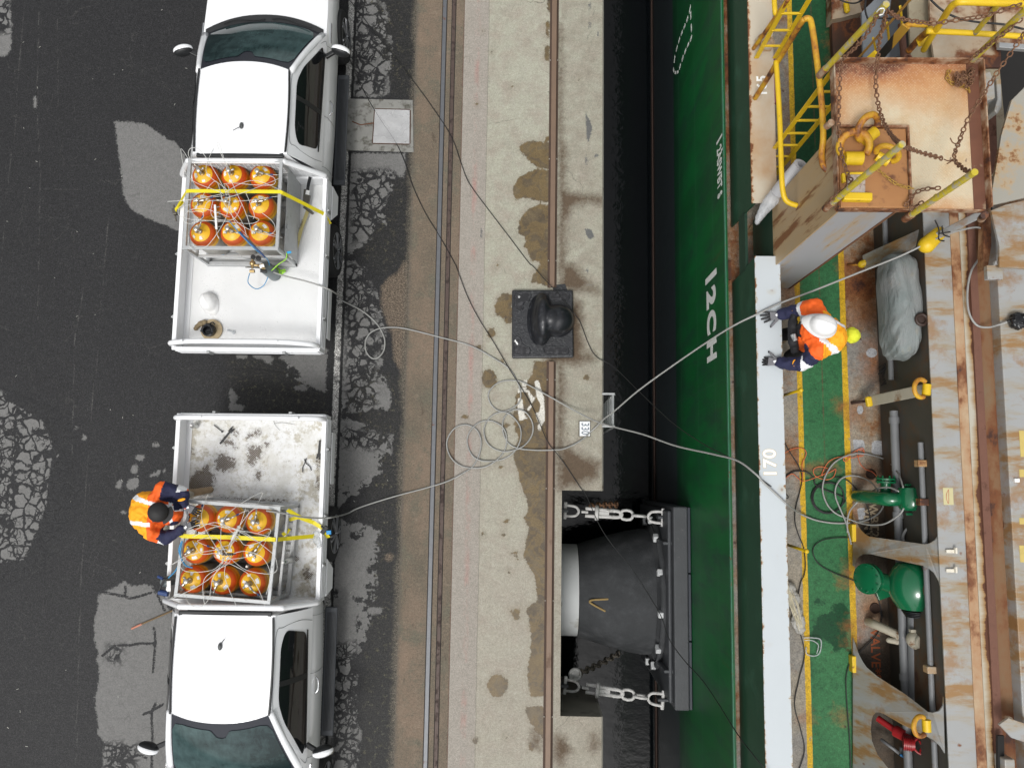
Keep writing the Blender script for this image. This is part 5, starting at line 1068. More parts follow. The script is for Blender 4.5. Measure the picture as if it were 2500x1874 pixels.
cable("black_cable", "black cable along the right hand yellow line at the bottom of the deck", "cable", [(2148, 1490, 1.975), (2152, 1510, 1.975), (2142, 1545, 1.975), (2110, 1580, 1.98), (2080, 1610, 1.975), (2066, 1650, 1.975), (2068, 1720, 1.975), (2074, 1800, 1.975), (2077, 1880, 1.975)], .006, m_bhose)
l1 = C1([(60, -60), (145, 10), (300, 210), (450, 390), (540, 510), (650, 660), (780, 860), (840, 1020), (880, 1130), (930, 1210), (1020, 1330), (1150, 1500), (1270, 1658)], .015)+C2([(1300, 130)], .03)+C2([(1370, 210)], .08)+C2([(1450, 295)], .14)+C2([(1560, 430)], .14)+C2([(1600, 490), (1650, 620), (1700, 700)], .02)+[(1500, 897, .1), (1560, 955, .5), (1640, 1030, 1.2), (1720, 1085, 2.0), (1800, 1126, 2.8), (1846, 1160, 3.02), (1880, 1185, 3.02), (1918, 1205, 2.9), (1924, 1214, 2.8), (1915, 1216, 2.8)]
cable("black_line", "thin black line from the top left over the bollard's right edge to the ship", "line", l1, .0058, m_bhose, "thin black lines strung across the quay")
l2 = C1([(0, -50), (50, 180), (150, 400), (230, 580), (330, 750), (430, 900), (490, 1030), (540, 1180), (620, 1350), (700, 1480), (800, 1658)], .015)+C2([(820, 150), (880, 310), (950, 450), (1050, 610), (1150, 780), (1220, 890), (1300, 1030)], .03)+C2([(1390, 1235), (1440, 1300)], .075)+C2([(1500, 1380), (1600, 1530)], .02)+[(1390+i, 0, 0) for i in ()]+[(1300+x/2.551, 1150+y/2.551, z) for x, y, z in ((330, 140, .05), (420, 340, .2), (500, 460, .3), (600, 580, .4), (700, 730, .5), (800, 900, .7), (850, 1040, .9), (940, 1170, 1.2), (1050, 1290, 1.6), (1148, 1430, 2.0))]+[(1800, 1790, 2.6), (1846, 1850, 3.0), (1880, 1890, 3.1)]
cable("black_line", "thin black line from the manhole down across the hose rings and over the fender", "line", l2, .0058, m_bhose, "thin black lines strung across the quay")
m_orope = simple("orange_rope", (.62, .14, .05), .7, 0, .2, 30)
for pts, lb in ((S3([(360, 180), (410, 150), (470, 135), (520, 150), (530, 190), (500, 260), (505, 330), (500, 390), (470, 370), (420, 335), (360, 380)], 1.975), "orange cord on the left yellow line by the white bulwark"),
    (S3([(500, 395), (560, 380), (640, 350), (720, 320), (760, 300), (740, 360), (680, 380), (600, 350), (590, 300), (640, 280), (700, 300), (650, 350), (690, 260), (740, 220), (820, 200), (870, 190), (840, 240), (820, 220), (880, 180), (930, 150), (970, 140), (975, 190), (930, 200), (930, 150), (980, 170), (900, 210), (820, 210), (740, 260), (700, 300)], 1.98), "tangled orange cord across the green walkway"),
    (S3([(930, 200), (950, 260), (990, 300), (1040, 320), (1080, 360), (1110, 400)], 1.985), "loose end of orange cord above the smaller green valve")):
    cable("orange_cord", lb, "cord", pts, .0045, m_orope, "orange cord on the deck")
# ================================================================ BOLLARD
m_iron = simple("tarred_iron", (.018, .019, .022), .42, 0, .35, 9, (.075, .078, .08), .56, .66, 22, .7, 40)
t = thing("mooring_bollard", "black cast iron bollard on a square base plate, smeared with tar", "bollard", (*P(1325, 794)[:2], 0))
bp = pxpoly([(1250, 711), (1398, 711), (1400, 874), (1250, 876)]); b = MB().prism(bp, .0, .085).build("base_plate", m_iron, t, bevel=.02)
hg = MB()
lc = V(*P(1321, 776, .22)); hg.ball(lc+V(.01, 0, -.10), (.165, .39, .20), 28, 18); hg.ball(lc+V(.03, 0, -.02), (.13, .31, .20), 24, 16); hg.ball(lc+V(-.05, 0, -.15), (.165, .385, .06), 28, 12)
dc = V(*P(1362, 778, .24)); hg.ball(dc+V(0, 0, -.08), (.235, .225, .21), 26, 18); hg.ball(dc+V(-.10, 0, -.04), (.20, .19, .19), 20, 14); hg.lathe(dc+V(0, 0, -.19), (0, 0, 1), [(.25, 0), (.245, .05), (.20, .07), (.001, .08)], 32)
organic("bollard_head", hg, simple("tarred_iron_gloss", (.013, .014, .017), .30, 0, .35, 9, (.045, .047, .052), .56, .68, 14), t, .015, 18)
pk = MB()
def slot(pts, mb=None, parent=b):
    ring = [V(*P(u, v, .0875)) for u, v in pts]; MB().tube(spline(ring, 4, True), .009, 6, closed=True).build("slot_rim", m_iron, b, smooth=True)
    MB().prism([(p.x, p.y) for p in spline(ring, 4, True)], .084, .0865).build("slot_fill", simple("slot_tar", (.012, .012, .014), .35, 0, .3, 20, (.05, .05, .055), .5, .6, 20) if 'slot_tar' not in bpy.data.materials else bpy.data.materials['slot_tar'], b)
slot([(1256, 720), (1266, 714), (1280, 712), (1294, 716), (1296, 724), (1290, 734), (1280, 738), (1276, 746), (1276, 754), (1268, 758), (1258, 752), (1255, 738)])
slot([(1338, 716), (1350, 713), (1375, 713), (1388, 718), (1390, 726), (1382, 733), (1360, 734), (1342, 733)]); slot([(1256, 825), (1264, 822), (1270, 826), (1275, 838), (1282, 845), (1292, 850), (1295, 858), (1288, 866), (1270, 866), (1256, 862), (1254, 845)])
slot([(1330, 848), (1345, 846), (1372, 846), (1385, 849), (1388, 857), (1382, 865), (1350, 866), (1333, 864), (1328, 857)])
MB().lathe(P(1267.5, 724.5, .088), (0, 0, 1), [(.016, 0), (.016, .01), (.001, .014)], 14).build("bolt_head", m_galv, t, smooth='auto')
g = MB(); 
for u, v in ((1258, 832), (1261, 836), (1263, 839)): g.ball(P(u, v-24*0+0, .087), (.012, .018, .003), 10, 6)
g.build("paint_chip", m_sticker, t)
MB().prism(pxpoly([(1352, 696), (1380, 693), (1386, 712), (1350, 712)]), .001, .006).build("tar_apron", m_iron, t)
# ================================================================ FENDER
zc = -1.45; hx = 2.29
xw = X_(1370, zc+.6, 1450); yc = P(1400, 1449, zc+.5)[1]
t = thing("cone_fender", "huge black rubber cone fender with a grey face panel, held by pale chains", "dock fender", (1.2, yc, 0))
m_rub = simple("fender_rubber", (.026, .028, .030), .8, 0, .35, 3, (.055, .057, .06), .46, .66, 3.5, .5, 45); m_pan = simple("fender_panel", (.042, .045, .049), .55, 0, .25, 5, (.10, .10, .10), .64, .68, 12, .2, 40); m_uhmw = simple("dark_pad", (.020, .025, .035), .5, 0, .25, 6)
m_wspool = simple("pale_spool", (.46, .47, .47), .6, 0, .1, 4, (.22, .20, .15), .60, .75, 3); m_chain = simple("pale_chain", (.50, .49, .475), .7, .1, .2, 20, (.2, .19, .17), .55, .7, 14)
x0 = XN+.0; x1 = x0+.30; x2 = hx-.33
MB().lathe((x0, yc, zc), (1, 0, 0), [(.70, 0), (.70, .30), (.62, .301)], 56).build("mounting_spool", m_wspool, t, smooth='auto')
L_ = x2-x1
MB().lathe((x1, yc, zc), (1, 0, 0), [(.66, 0), (.705, .01), (.75, .15), (.845, L_*.40), (.92, L_*.66), (.955, L_*.84), (.955, L_*.94), (1.04, L_*.97), (1.04, L_)], 64).build("rubber_cone", m_rub, t, smooth='auto', angle=30)
# panel
ya, yb = P(1640, 1236, 0)[1], P(1640, 1735, 0)[1]
g = MB(); g.box2((hx-.24, yb, -3.1), (hx-.035, ya, -.02)); pn = g.build("face_panel", m_pan, t, bevel=.02)
g = MB(); g.box2((hx-.30, yb+.06, -3.0), (hx-.24, ya-.06, -.14)); g.build("panel_frame", m_pan, pn, bevel=.03)
for k in range(3):
    a, c_ = lerp(yb, ya, k/3)+.008, lerp(yb, ya, (k+1)/3)-.008; MB().box2((hx-.034, a, -3.08), (hx+.004, c_, -.03)).build("rubbing_pad", m_uhmw, pn, bevel=.008)
rb = MB().torus((x2+.005, yc, zc), (1, 0, 0), 1.12, .05, 64, 10).build("clamp_ring", m_rub, t, smooth=True)
for k in range(12):
    a = 2*math.pi*k/12+.16; MB().box((x2-.045, yc+1.12*math.cos(a), zc+1.12*math.sin(a)), (.075, .11, .085), Matrix.Rotation(a, 3, 'X')).build("clamp_block", m_wspool, rb, bevel=.012)
# painted tick mark
tm = MB().tube(spline([V(x1+.42, yc-.02, 0), V(x1+.20, yc-.04, 0), V(x1+.15, yc-.07, 0), V(x1+.20, yc-.11, 0), V(x1+.38, yc-.20, 0)], 5), .014, 6)
me = []
for i, p in enumerate(tm.v):
    rad = .765+(p[0]-x1)*.155; y_ = p[1]-yc; dz = math.sqrt(max(0, rad*rad-y_*y_)); tm.v[i] = (p[0], p[1], zc+dz+(.004 if p[2] > 0 else -.004))
tm.build("yellow_mark", simple("yellow_chalk", (.26, .18, .07), .9), t)
# chains
def shackle(mb, c, d, s=1.0):
    d = Vector(d).normalized(); sd_ = Vector((0, 0, 1)).cross(d).normalized(); w_ = .075*s
    pts = [c-d*.11*s+sd_*w_, c-d*.02*s+sd_*w_*.98, c+d*.05*s+sd_*w_*.75, c+d*.085*s, c+d*.05*s-sd_*w_*.75, c-d*.02*s-sd_*w_*.98, c-d*.11*s-sd_*w_]
    mb.tube(spline(pts, 4), .019*s, 8); mb.cyl(c-d*.11*s-sd_*(w_+.045*s), c-d*.11*s+sd_*(w_+.045*s), .024*s, seg=8)
def dchain(y_px0, y_px1, rust):
    a = V(*P(1384, y_px0, -.75)); b_ = V(*P(1608, y_px1, -.60)); b_.x = min(b_.x, hx-.30); d = (b_-a).normalized(); L0 = (b_-a).length
    g = MB(); shackle(g, a+d*.09, d, 1.05); g.build("chain_shackle", m_chain, t, smooth='auto')
    sd_ = V(0, 0, 1).cross(d); g = MB(); p = a+d*.22
    g.cyl(p, p+d*.10, .02, seg=8); 
    for s_ in (-1, 1): g.cyl(p+d*.06+sd_*.055*s_, p+d*.22+sd_*.055*s_, .026, seg=8)
    g.lathe(p+d*.20, d, [(.10, 0), (.115, .01), (.115, .05), (.10, .06), (.001, .061)], 14)
    for s_ in (-1, 1): g.cyl(p+d*.25+sd_*.05*s_, p+d*.50+sd_*.045*s_, .027, seg=8)
    g.tube(spline([p+d*.46+sd_*.05, p+d*.56+sd_*.04, p+d*.60, p+d*.56-sd_*.04, p+d*.46-sd_*.05], 4), .026, 8); g.box(p+d*.33, (.16, .05, .05), math.atan2(d.y, d.x)); g.build("chain_tensioner", m_chain, t, smooth='auto')
    chain_mb([p+d*.58, b_-d*.10], .235, .024).build("chain_links", m_chain, t, smooth=True)
    g = MB(); shackle(g, b_-d*.06+V(0, 0, 0), -d, 1.1); g.build("chain_shackle", m_chain, t, smooth='auto'); MB().box2((b_.x-.02, b_.y-.02, b_.z-.14), (hx-.16, b_.y+.02, b_.z+.06)).build("chain_lug", m_pan, t, bevel=.01)
    MB().box2((XN-.05, a.y-.022, a.z-.12), (a.x+.02, a.y+.022, a.z+.08)).build("wall_lug", m_pan, t, bevel=.01)
dchain(1246, 1262, 0); dchain(1672, 1706, 0)
c = V(*P(1404, 1646, -.9)); g = MB().torus(c, (.2, .1, 1), .075, .028, 20, 8); g.ball(c, (.07, .07, .03), 14, 8); g.build("chain_swivel", m_chain, t, smooth=True)
chain_mb([c+V(.06, .02, 0), V(*P(1460, 1622, -1.5)), V(*P(1515, 1592, -2.2))], .15, .017).build("lower_chain", simple("old_chain", (.12, .105, .085), .85, 0, .3, 20), t, smooth=True)
chain_mb([V(*P(1440, 1236, -1.0)), V(*P(1475, 1232, -1.4)), V(*P(1510, 1231, -1.9))], .15, .017).build("lower_chain", simple("rust_chain", (.14, .07, .035), .85, 0, .3, 20), t, smooth=True)
for y_ in (1322, 1628): MB().box2((hx-.36, P(1600, y_, -.4)[1]-.02, -.9), (hx-.16, P(1600, y_, -.4)[1]+.02, -.15)).build("panel_rib", m_pan, t, bevel=.006)
for v in (1170, 1490): MB().ball(V(XN+.01, P(1370, v)[1], -.5), (.03, .05, .05), 10, 8).build("wall_bolt", m_chain, t, smooth=True)
# ================================================================ SHIP
ship = thing("cargo_ship", "green hulled ship with rust streaked grey deck fittings lying alongside the quay", "ship", (2.3, 0, 0))
ZD = 1.95; ZC = 3.0; ZK = 3.18; HXX = 2.30; ZP = 4.80
XC0, XC1 = 2.40, 2.67
def hull_mat():
    t = NT("hull_green"); x, y, z = t.sep(); n1 = t.noise(1.4, 6, .6, t.vec(1, 1, .25)); n2 = t.noise(5, 6, .65, t.vec(1, 1, .3))
    g = t.mix(t.step(n1, .35, .65), (.004, .075, .018), (.005, .115, .028)); g = t.mix(t.step(n2, .50, .70), g, (.010, .060, .028)); g = t.mix(t.math('MULTIPLY', t.step(t.noise(2.6, 8, .75, t.vec(1, 1, .18)), .50, .62), .6), g, (.016, .045, .030)); g = t.mix(t.step(t.math('ADD', z, t.math('MULTIPLY', t.noise(1.1, 5, .6), 2.2)), 1.0, .0), g, (.006, .045, .020))
    bt = t.step(t.math('ADD', z, t.math('MULTIPLY', n2, .03)), -1.02, -1.06); c = t.mix(bt, g, t.mix(n2, (.022, .030, .034), (.034, .044, .048)))
    c = t.mix(t.step(z, -3.0, -3.1), c, (.012, .013, .014))
    for zz, w_ in ((.55, .010), (-.62, .012), (1.55, .007)): c = t.mix(t.math('MULTIPLY', t.step(t.math('ABSOLUTE', t.math('SUBTRACT', z, zz)), w_, .002), .85), c, (.05, .15, .08))
    sc_ = t.step(t.noise(9, 8, .8, t.vec(1, 1, .12)), .62, .70); c = t.mix(t.math('MULTIPLY', sc_, .45), c, (.05, .12, .06))
    yy = t.math('FRACT', t.math('MULTIPLY', y, .42)); c = t.mix(t.math('MULTIPLY', t.step(t.math('ABSOLUTE', t.math('SUBTRACT', yy, .5)), .004, .001), .6), c, (.03, .09, .05))
    rr_ = t.math('MULTIPLY', t.step(t.noise(4, 8, .8, t.vec(1, 1.5, .10)), .60, .68), t.step(z, 1.1, 2.1)); c = t.mix(t.math('MULTIPLY', rr_, .6), c, (.07, .045, .02))
    return t.out(c, .42, 0, n1, .12, .03, spec=.35)
m_hull = hull_mat(); m_green = simple("bulwark_green", (.007, .050, .024), .5, 0, .18, 2.5, (.018, .085, .045), .55, .75, 3); m_dgreen = simple("dark_green", (.006, .034, .018), .55, 0, .2, 3)
m_lgreen = simple("edge_green", (.04, .16, .09), .5, 0, .2, 9, RUST, .60, .68, 9)
MB().box2((HXX, -30, -7), (HXX+.03, 34, 2.16)).build("hull_side", m_hull, ship)
MB().box2((HXX-.004, -30, 2.12), (HXX+.010, 34, 2.175)).build("sheer_strake", m_lgreen, ship, bevel=.008)
MB().box2((HXX-.03, -30, -3.28), (HXX+.0, 34, -3.15)).build("bilge_bar", simple("bilge_rust", (.035, .018, .012), .8), ship, bevel=.02)
m_gut = rusty("gutter_rust", (.055, .032, .02), .50, 4, .8, (.09, .035, .018), (1, .5, 1), True)
MB().box2((HXX+.03, -30, 1.75), (XC0+.25, 34, 1.93)).build("gutter", m_gut, ship)
m_pal = simple("pale_lilac_paint", (.30, .29, .31), .6)
for v0, v1 in ((405, 478), (812, 830), (866, 884), (930, 952), (1040, 1075), (1130, 1160)): MB().box2((HXX+.05, P(1790, v1, 2.0)[1], 1.93), (HXX+.16, P(1790, v0, 2.0)[1], 1.945)).build("drain_plate", m_pal, ship)
# bulwark plates with slanted ends
YU = P(1860, 497, ZC)[1]; YL = P(1870, 626, ZC)[1]; ZB0 = 2.02
def bplate(nm, yin, yout, s_):
    g = MB(); g.add([(XC0+.01, yin, ZC-.001), (XC0+.01, yout, ZC-.001), (XC0+.01, yout, ZB0), (XC0+.01, yin+s_*.05, ZB0), (XC0+.03, yin, ZC-.001), (XC0+.03, yout, ZC-.001), (XC0+.03, yout, ZB0), (XC0+.03, yin+s_*.05, ZB0)],
        [(0, 1, 2, 3), (7, 6, 5, 4), (0, 4, 5, 1), (2, 6, 7, 3), (0, 3, 7, 4), (1, 5, 6, 2)]); return g.build(nm, m_green, ship, fixn=True)
bplate("bulwark_plate", YU, 34, 1); bplate("bulwark_plate", YL, -30, -1)
def cap_mat(name, col, stain, amt):
    t = NT(name); x, y, z = t.sep(); n1 = t.noise(1.2, 6, .6, t.vec(1, .8, 1)); n2 = t.noise(14, 6, .7)
    c = t.mix(t.noise(3, 4), tuple(a*.93 for a in col), col); c = t.mix(t.step(n1, amt, amt+.25), c, stain)
    ex = t.math('SUBTRACT', .135, t.math('ABSOLUTE', t.math('SUBTRACT', x, (XC0+XC1)/2)))
    ed = t.math('SUBTRACT', t.math('MULTIPLY', t.math('SUBTRACT', n2, .53), .16), ex); c = t.mix(t.step(ed, -.012, .004), c, stain); c = t.mix(t.step(ed, .0, .008), c, RUST)
    sp = t.math('MULTIPLY', t.step(t.voro(4.2, 'F1', t.warp(.04, 18)), .11, .02), t.step(t.noise(2.1, 2), .47, .54)); c = t.mix(t.math('MULTIPLY', t.step(t.voro(4.2, 'F1', t.warp(.04, 18)), .28, .05), t.math('MULTIPLY', t.step(t.noise(2.1, 2), .47, .54), .5)), c, stain); c = t.mix(sp, c, RUST)
    return t.out(c, .5, 0, n2, .15, .003)
m_capu = cap_mat("cap_rusty", (.52, .46, .36), (.42, .25, .12), .42); m_capw = cap_mat("cap_white", (.50, .54, .56), (.40, .33, .20), .74)
MB().box2((XC0-.02, YU, ZC), (XC1-.015, 34, ZC+.018)).build("cap_rail", m_capu, ship, bevel=.003)["label"] = "tan rusty cap rail"
MB().box2((XC0, -30, ZC), (XC1, YL, ZC+.018)).build("cap_rail", m_capw, ship, bevel=.003)["label"] = "white cap rail"
for y in [YL-.9-k*1.15 for k in range(6)]+[YU+.5+k*1.3 for k in range(5)]: MB().add([(XC0+.03, y, ZC-.01), (XC1-.04, y, ZC-.01), (XC0+.22, y, ZD), (XC0+.03, y, ZD), (XC0+.03, y+.014, ZC-.01), (XC1-.04, y+.014, ZC-.01), (XC0+.22, y+.014, ZD), (XC0+.03, y+.014, ZD)], [(0, 3, 2, 1), (4, 5, 6, 7), (0, 1, 5, 4), (1, 2, 6, 5), (2, 3, 7, 6), (3, 0, 4, 7)]).build("bulwark_stay", m_gut, ship)
m_num = simple("number_cream", (.88, .88, .85), .5); m_numo = simple("number_edge", (.50, .42, .28), .6)
for txt, uv, sz, tilt in (("170", (1881, 1131), .185, 91), ("165", (1861, 210), .15, 91)):
    text_mesh("number_outline", txt, sz, Vector(P(*uv, ZC+.0184)), Matrix.Rotation(R(tilt), 3, 'Z'), m_numo, ship, .0003, sx=1.05, bold=.009)
    text_mesh("frame_number", txt, sz, Vector(P(*uv, ZC+.0188)), Matrix.Rotation(R(tilt), 3, 'Z'), m_num, ship, .0006, sx=1.05, bold=.004)
# hull writing: on the vertical plate, read from the quay
RH = Matrix(((0, 0, -1), (-1, 0, 0), (0, 1, 0)))
def hull_pt(u, v):
    """where the hull plate shows at this picture point"""
    c = np.array([(u-1250)/FP, -(v-937)/FP, -1.]); ww = np.array([XW@c, YW@c, ZW@c]); t_ = (HXX-.002)/ww[0]; return V(HXX-.002, ww[1]*t_, H+ww[2]*t_)
m_hw = simple("hull_white", (.70, .71, .68), .5, 0, .05, 9)
def hull_text(txt, ua, va, ub, vb, hh, name, bold=.004, sx=1.0, mat=None):
    a, b = hull_pt(ua, va), hull_pt(ub, vb); c = (a+b)/2
    return text_mesh(name, txt, hh, c, RH, mat or m_hw, ship, .001, sx=sx, bold=bold)
a, b = hull_pt(1735, 672), hull_pt(1735, 870)
def strk(pts, w_, mb):
    """painted stroke on the hull plate; pts are (y, z)"""
    for i in range(len(pts)-1):
        p, q = V(HXX-.001, *pts[i]), V(HXX-.001, *pts[i+1]); d = (q-p).normalized(); mb.bar(p-d*w_*.5*(i > 0), q+d*w_*.5*(i < len(pts)-2), w_, .003, up=(1, 0, 0))
    return mb
def glyph(us, v0, v1, strokes, w_):
    """letter cell: left edge row v0 (towards top), right edge row v1, base at us[0], top at us[1]"""
    zb = hull_pt(us[0], (v0+v1)/2).z; zt = hull_pt(us[1], (v0+v1)/2).z; zm = (zb+zt)/2
    xm = (us[0]+us[1])/2; y0_ = hull_pt(xm, v0).y; y1_ = hull_pt(xm, v1).y; g = MB()
    for st in strokes: strk([(lerp(y0_, y1_, a_), lerp(zb, zt, b_)) for a_, b_ in st], w_, g)
    return g.build("hull_letter", m_hw, ship)
def hull_char(ch, u0, u1, v0, v1, bold):
    """stencilled letters fitted to their painted size on the vertical plate"""
    um, vm = (u0+u1)/2, (v0+v1)/2; zb, zt = hull_pt(u0, vm).z, hull_pt(u1, vm).z; ya_, yb_ = hull_pt(um, v0).y, hull_pt(um, v1).y
    o_ = text_mesh("hull_lettering", ch, .3, V(HXX-.002, 0, 0), RH, m_hw, ship, .001, bold=bold)
    ys2 = [v.co.y for v in o_.data.vertices]; zs2 = [v.co.z for v in o_.data.vertices]; y0_, y1_, z0_, z1_ = min(ys2), max(ys2), min(zs2), max(zs2)
    for v in o_.data.vertices: v.co.y = yb_+(v.co.y-y0_)/(y1_-y0_)*(ya_-yb_); v.co.z = zb+(v.co.z-z0_)/(z1_-z0_)*(zt-zb)
hull_char("I", 1722, 1749, 668, 683, .012); hull_char("2", 1725, 1747, 701, 749, .014); hull_char("C", 1726, 1748, 757, 813, .014); hull_char("H", 1726, 1749, 829, 880, .014)
hull_char("2ASWBT S", 1751, 1762, 356, 482, .006)
g = MB(); z0_, z1_ = hull_pt(1749, 350).z, hull_pt(1765, 350).z; ya_, yb_ = hull_pt(1757, 338).y, hull_pt(1757, 374).y
strk([(ya_, z0_), (ya_, z1_), (yb_, z1_), (yb_, z1_-.1)], .028, g); g.build("hull_bracket_mark", m_hw, ship)
# dashed outline
dl = [(1686, 14), (1683, 30), (1677, 50), (1669, 70), (1660, 92), (1652, 118), (1648, 135), (1645, 155), (1643, 172), (1648, 178), (1655, 177), (1661, 160), (1667, 140), (1677, 115), (1684, 102), (1689, 88), (1687, 62), (1686, 35), (1686, 14)]
pp = [hull_pt(*q) for q in dl]; seg = [0]
for i in range(1, len(pp)): seg.append(seg[-1]+(pp[i]-pp[i-1]).length)
def at_(s):
    for i in range(1, len(seg)):
        if s <= seg[i]: return pp[i-1].lerp(pp[i], (s-seg[i-1])/(seg[i]-seg[i-1]))
    return pp[-1]
s_ = 0; g = MB(); stepl = seg[-1]/17
while s_ < seg[-1]-.02: g.bar(at_(s_), at_(min(seg[-1], s_+stepl*.55)), .046, .003, up=(1, 0, 0)); s_ += stepl
tagp(g.build("dashed_tug_mark", m_hw, ship), kind=None)
# ---- main deck with walkway
def deck_mat():
    t = NT("painted_deck"); x, y, z = t.sep(); n1 = t.noise(1.5, 7, .62, t.vec(1, .7, 1)); n2 = t.noise(9, 6, .7); n3 = t.noise(40, 4, .8)
    xw_ = t.math('ADD', x, t.math('MULTIPLY', t.math('SUBTRACT', t.noise(6, 6, .7), .5), .018))
    gry = t.mix(n1, (.17, .155, .135), (.29, .28, .255)); gry = t.mix(t.step(t.noise(1.1, 4), .45, .6), gry, (.28, .245, .19))
    rust = t.math('ADD', t.math('MULTIPLY', n1, .7), t.math('MULTIPLY', n2, .3)); bias = t.math('MULTIPLY', t.step(x, X_(2060, ZD), X_(2150, ZD)), .05); up = t.math('MULTIPLY', t.step(y, .6, 2.4), .06)
    rr = t.math('ADD', rust, t.math('ADD', bias, up)); gry = t.mix(t.step(rr, .50, .63), gry, (.22, .115, .05)); gry = t.mix(t.step(rr, .60, .66), gry, RUST); gry = t.mix(t.step(rr, .67, .72), gry, RUSTD)
    grn = t.mix(t.step(n1, .35, .65), (.018, .115, .038), (.035, .150, .055)); grn = t.mix(t.math('MULTIPLY', t.step(n3, .52, .75), .55), grn, (.045, .12, .05)); grn = t.mix(t.math('MULTIPLY', t.step(n2, .56, .66), .7), grn, (.012, .070, .025))
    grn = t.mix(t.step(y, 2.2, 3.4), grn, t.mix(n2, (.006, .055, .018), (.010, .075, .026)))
    wt = t.inside('wetg', n2, .25, .01); grn = t.mix(wt, grn, (.004, .050, .016))
    seam = t.math('MULTIPLY', t.step(t.math('ABSOLUTE', t.math('SUBTRACT', x, X_(2008, ZD))), .012, .002), t.step(n2, .35, .55)); seam = t.math('MULTIPLY', seam, t.step(y, -.5, .2)); grn = t.mix(t.math('MULTIPLY', seam, .7), grn, (.10, .06, .03))
    yel = t.mix(n2, (.50, .30, .010), (.60, .38, .02)); yel = t.mix(t.step(t.noise(13, 6, .75), .60, .67), yel, (.30, .26, .18)); yel = t.mix(t.step(t.noise(6, 6, .75), .64, .70), yel, RUST)
    A, B, C_, D = X_(1946, ZD), X_(1959, ZD), X_(2057, ZD), X_(2071, ZD)
    def band(a, b_): return t.math('MULTIPLY', t.step(xw_, a-.002, a+.002), t.step(xw_, b_+.002, b_-.002))
    c = gry; c = t.mix(band(A, B), c, yel); c = t.mix(band(B, C_), c, grn); c = t.mix(band(C_, D), c, yel)
    rs = t.inside('rst', n2, .45, .12); c = t.mix(t.math('MULTIPLY', rs, .9), c, t.mix(n2, (.36, .13, .03), (.10, .035, .015)))
    sp = t.math('MULTIPLY', t.step(t.voro(5.5, 'F1', t.warp(.05, 18)), .13, .05), t.step(t.noise(3, 2), .52, .58)); c = t.mix(sp, c, RUSTD)
    ln = t.math('MULTIPLY', t.step(t.math('ABSOLUTE', t.math('SUBTRACT', y, P(0, 1116, ZD)[1])), .03, .01), t.math('MULTIPLY', t.step(n2, .4, .55), t.step(x, X_(2040, ZD), X_(2030, ZD)))); c = t.mix(t.math('MULTIPLY', ln, .7), c, (.13, .08, .05))
    by = t.math('MULTIPLY', t.inside('bay', n2, .12, .03), .92); c = t.mix(by, c, t.mix(n1, (.030, .022, .015), (.075, .055, .038)))  # brown grime in the bays, with the shade between the stays painted in
    pal = t.inside('pal', n2, .02, .004); c = t.mix(pal, c, t.mix(n1, (.33, .335, .35), (.38, .385, .39)))
    c = t.grain(t.grain(c, 60, .25), 20, .22, 5)
    return t.out(c, t.math('SUBTRACT', .62, t.math('MULTIPLY', wt, .3)), 0, t.math('ADD', n3, n2), .25, .004, spec=.35)
WETG = [[(2060, 1452), (2050, 1470), (2035, 1480), (2028, 1500), (1998, 1502), (1985, 1520), (1985, 1550), (1970, 1552), (1990, 1560), (2030, 1572), (2042, 1590), (2055, 1575), (2070, 1588), (2075, 1500)], ell(2003, 1470, 12, 10)]
RSTS = [ell(2085, 1252, 10, 16), ell(2072, 1405, 12, 22), ell(2082, 1538, 10, 25), ell(2098, 1555, 8, 8), ell(2125, 1157, 24, 14), ell(2135, 1482, 24, 18), ell(2115, 1518, 16, 8), ell(2083, 1005, 16, 22), ell(2065, 655, 10, 14), ell(2110, 760, 22, 25), ell(2130, 880, 20, 40), ell(2060, 990, 10, 8), ell(1925, 625, 14, 30), ell(1922, 700, 10, 40), ell(2040, 95, 12, 10), ell(2065, 130, 30, 50), ell(2052, 1748, 6, 10), ell(1967, 1752, 8, 5), ell(2005, 1145, 40, 5), ell(1918, 1118, 14, 8), ell(2070, 240, 5, 60)]
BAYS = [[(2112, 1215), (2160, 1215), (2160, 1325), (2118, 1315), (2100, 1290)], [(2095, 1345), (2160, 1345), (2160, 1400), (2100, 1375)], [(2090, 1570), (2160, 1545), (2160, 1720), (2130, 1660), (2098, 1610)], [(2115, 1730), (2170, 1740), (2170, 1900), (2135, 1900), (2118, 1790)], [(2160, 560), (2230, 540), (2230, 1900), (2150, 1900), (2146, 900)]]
PALS = [[(2083, 1072), (2110, 1074), (2112, 1098), (2085, 1097)], [(2128, 1075), (2170, 1077), (2170, 1112), (2128, 1108)], [(2092, 1240), (2112, 1238), (2112, 1278), (2098, 1276)], ell(2128, 861, 14, 12), ell(2100, 1000, 8, 12)]
xs = dense(HXX+.02, 9.5, .035, HXX+.15, 4.3, .5); ys = dense(-30, 34, .035, -4.9, 7.4)
dk = sheet("deck", xs, ys, ZD, deck_mat(), {'wetg': lambda X, Y: sdf_many(X, Y, WETG, ZD), 'rst': lambda X, Y: sdf_many(X, Y, RSTS, ZD), 'pal': lambda X, Y: sdf_many(X, Y, PALS, ZD), 'bay': lambda X, Y: sdf_many(X, Y, BAYS, ZD)}, ship)
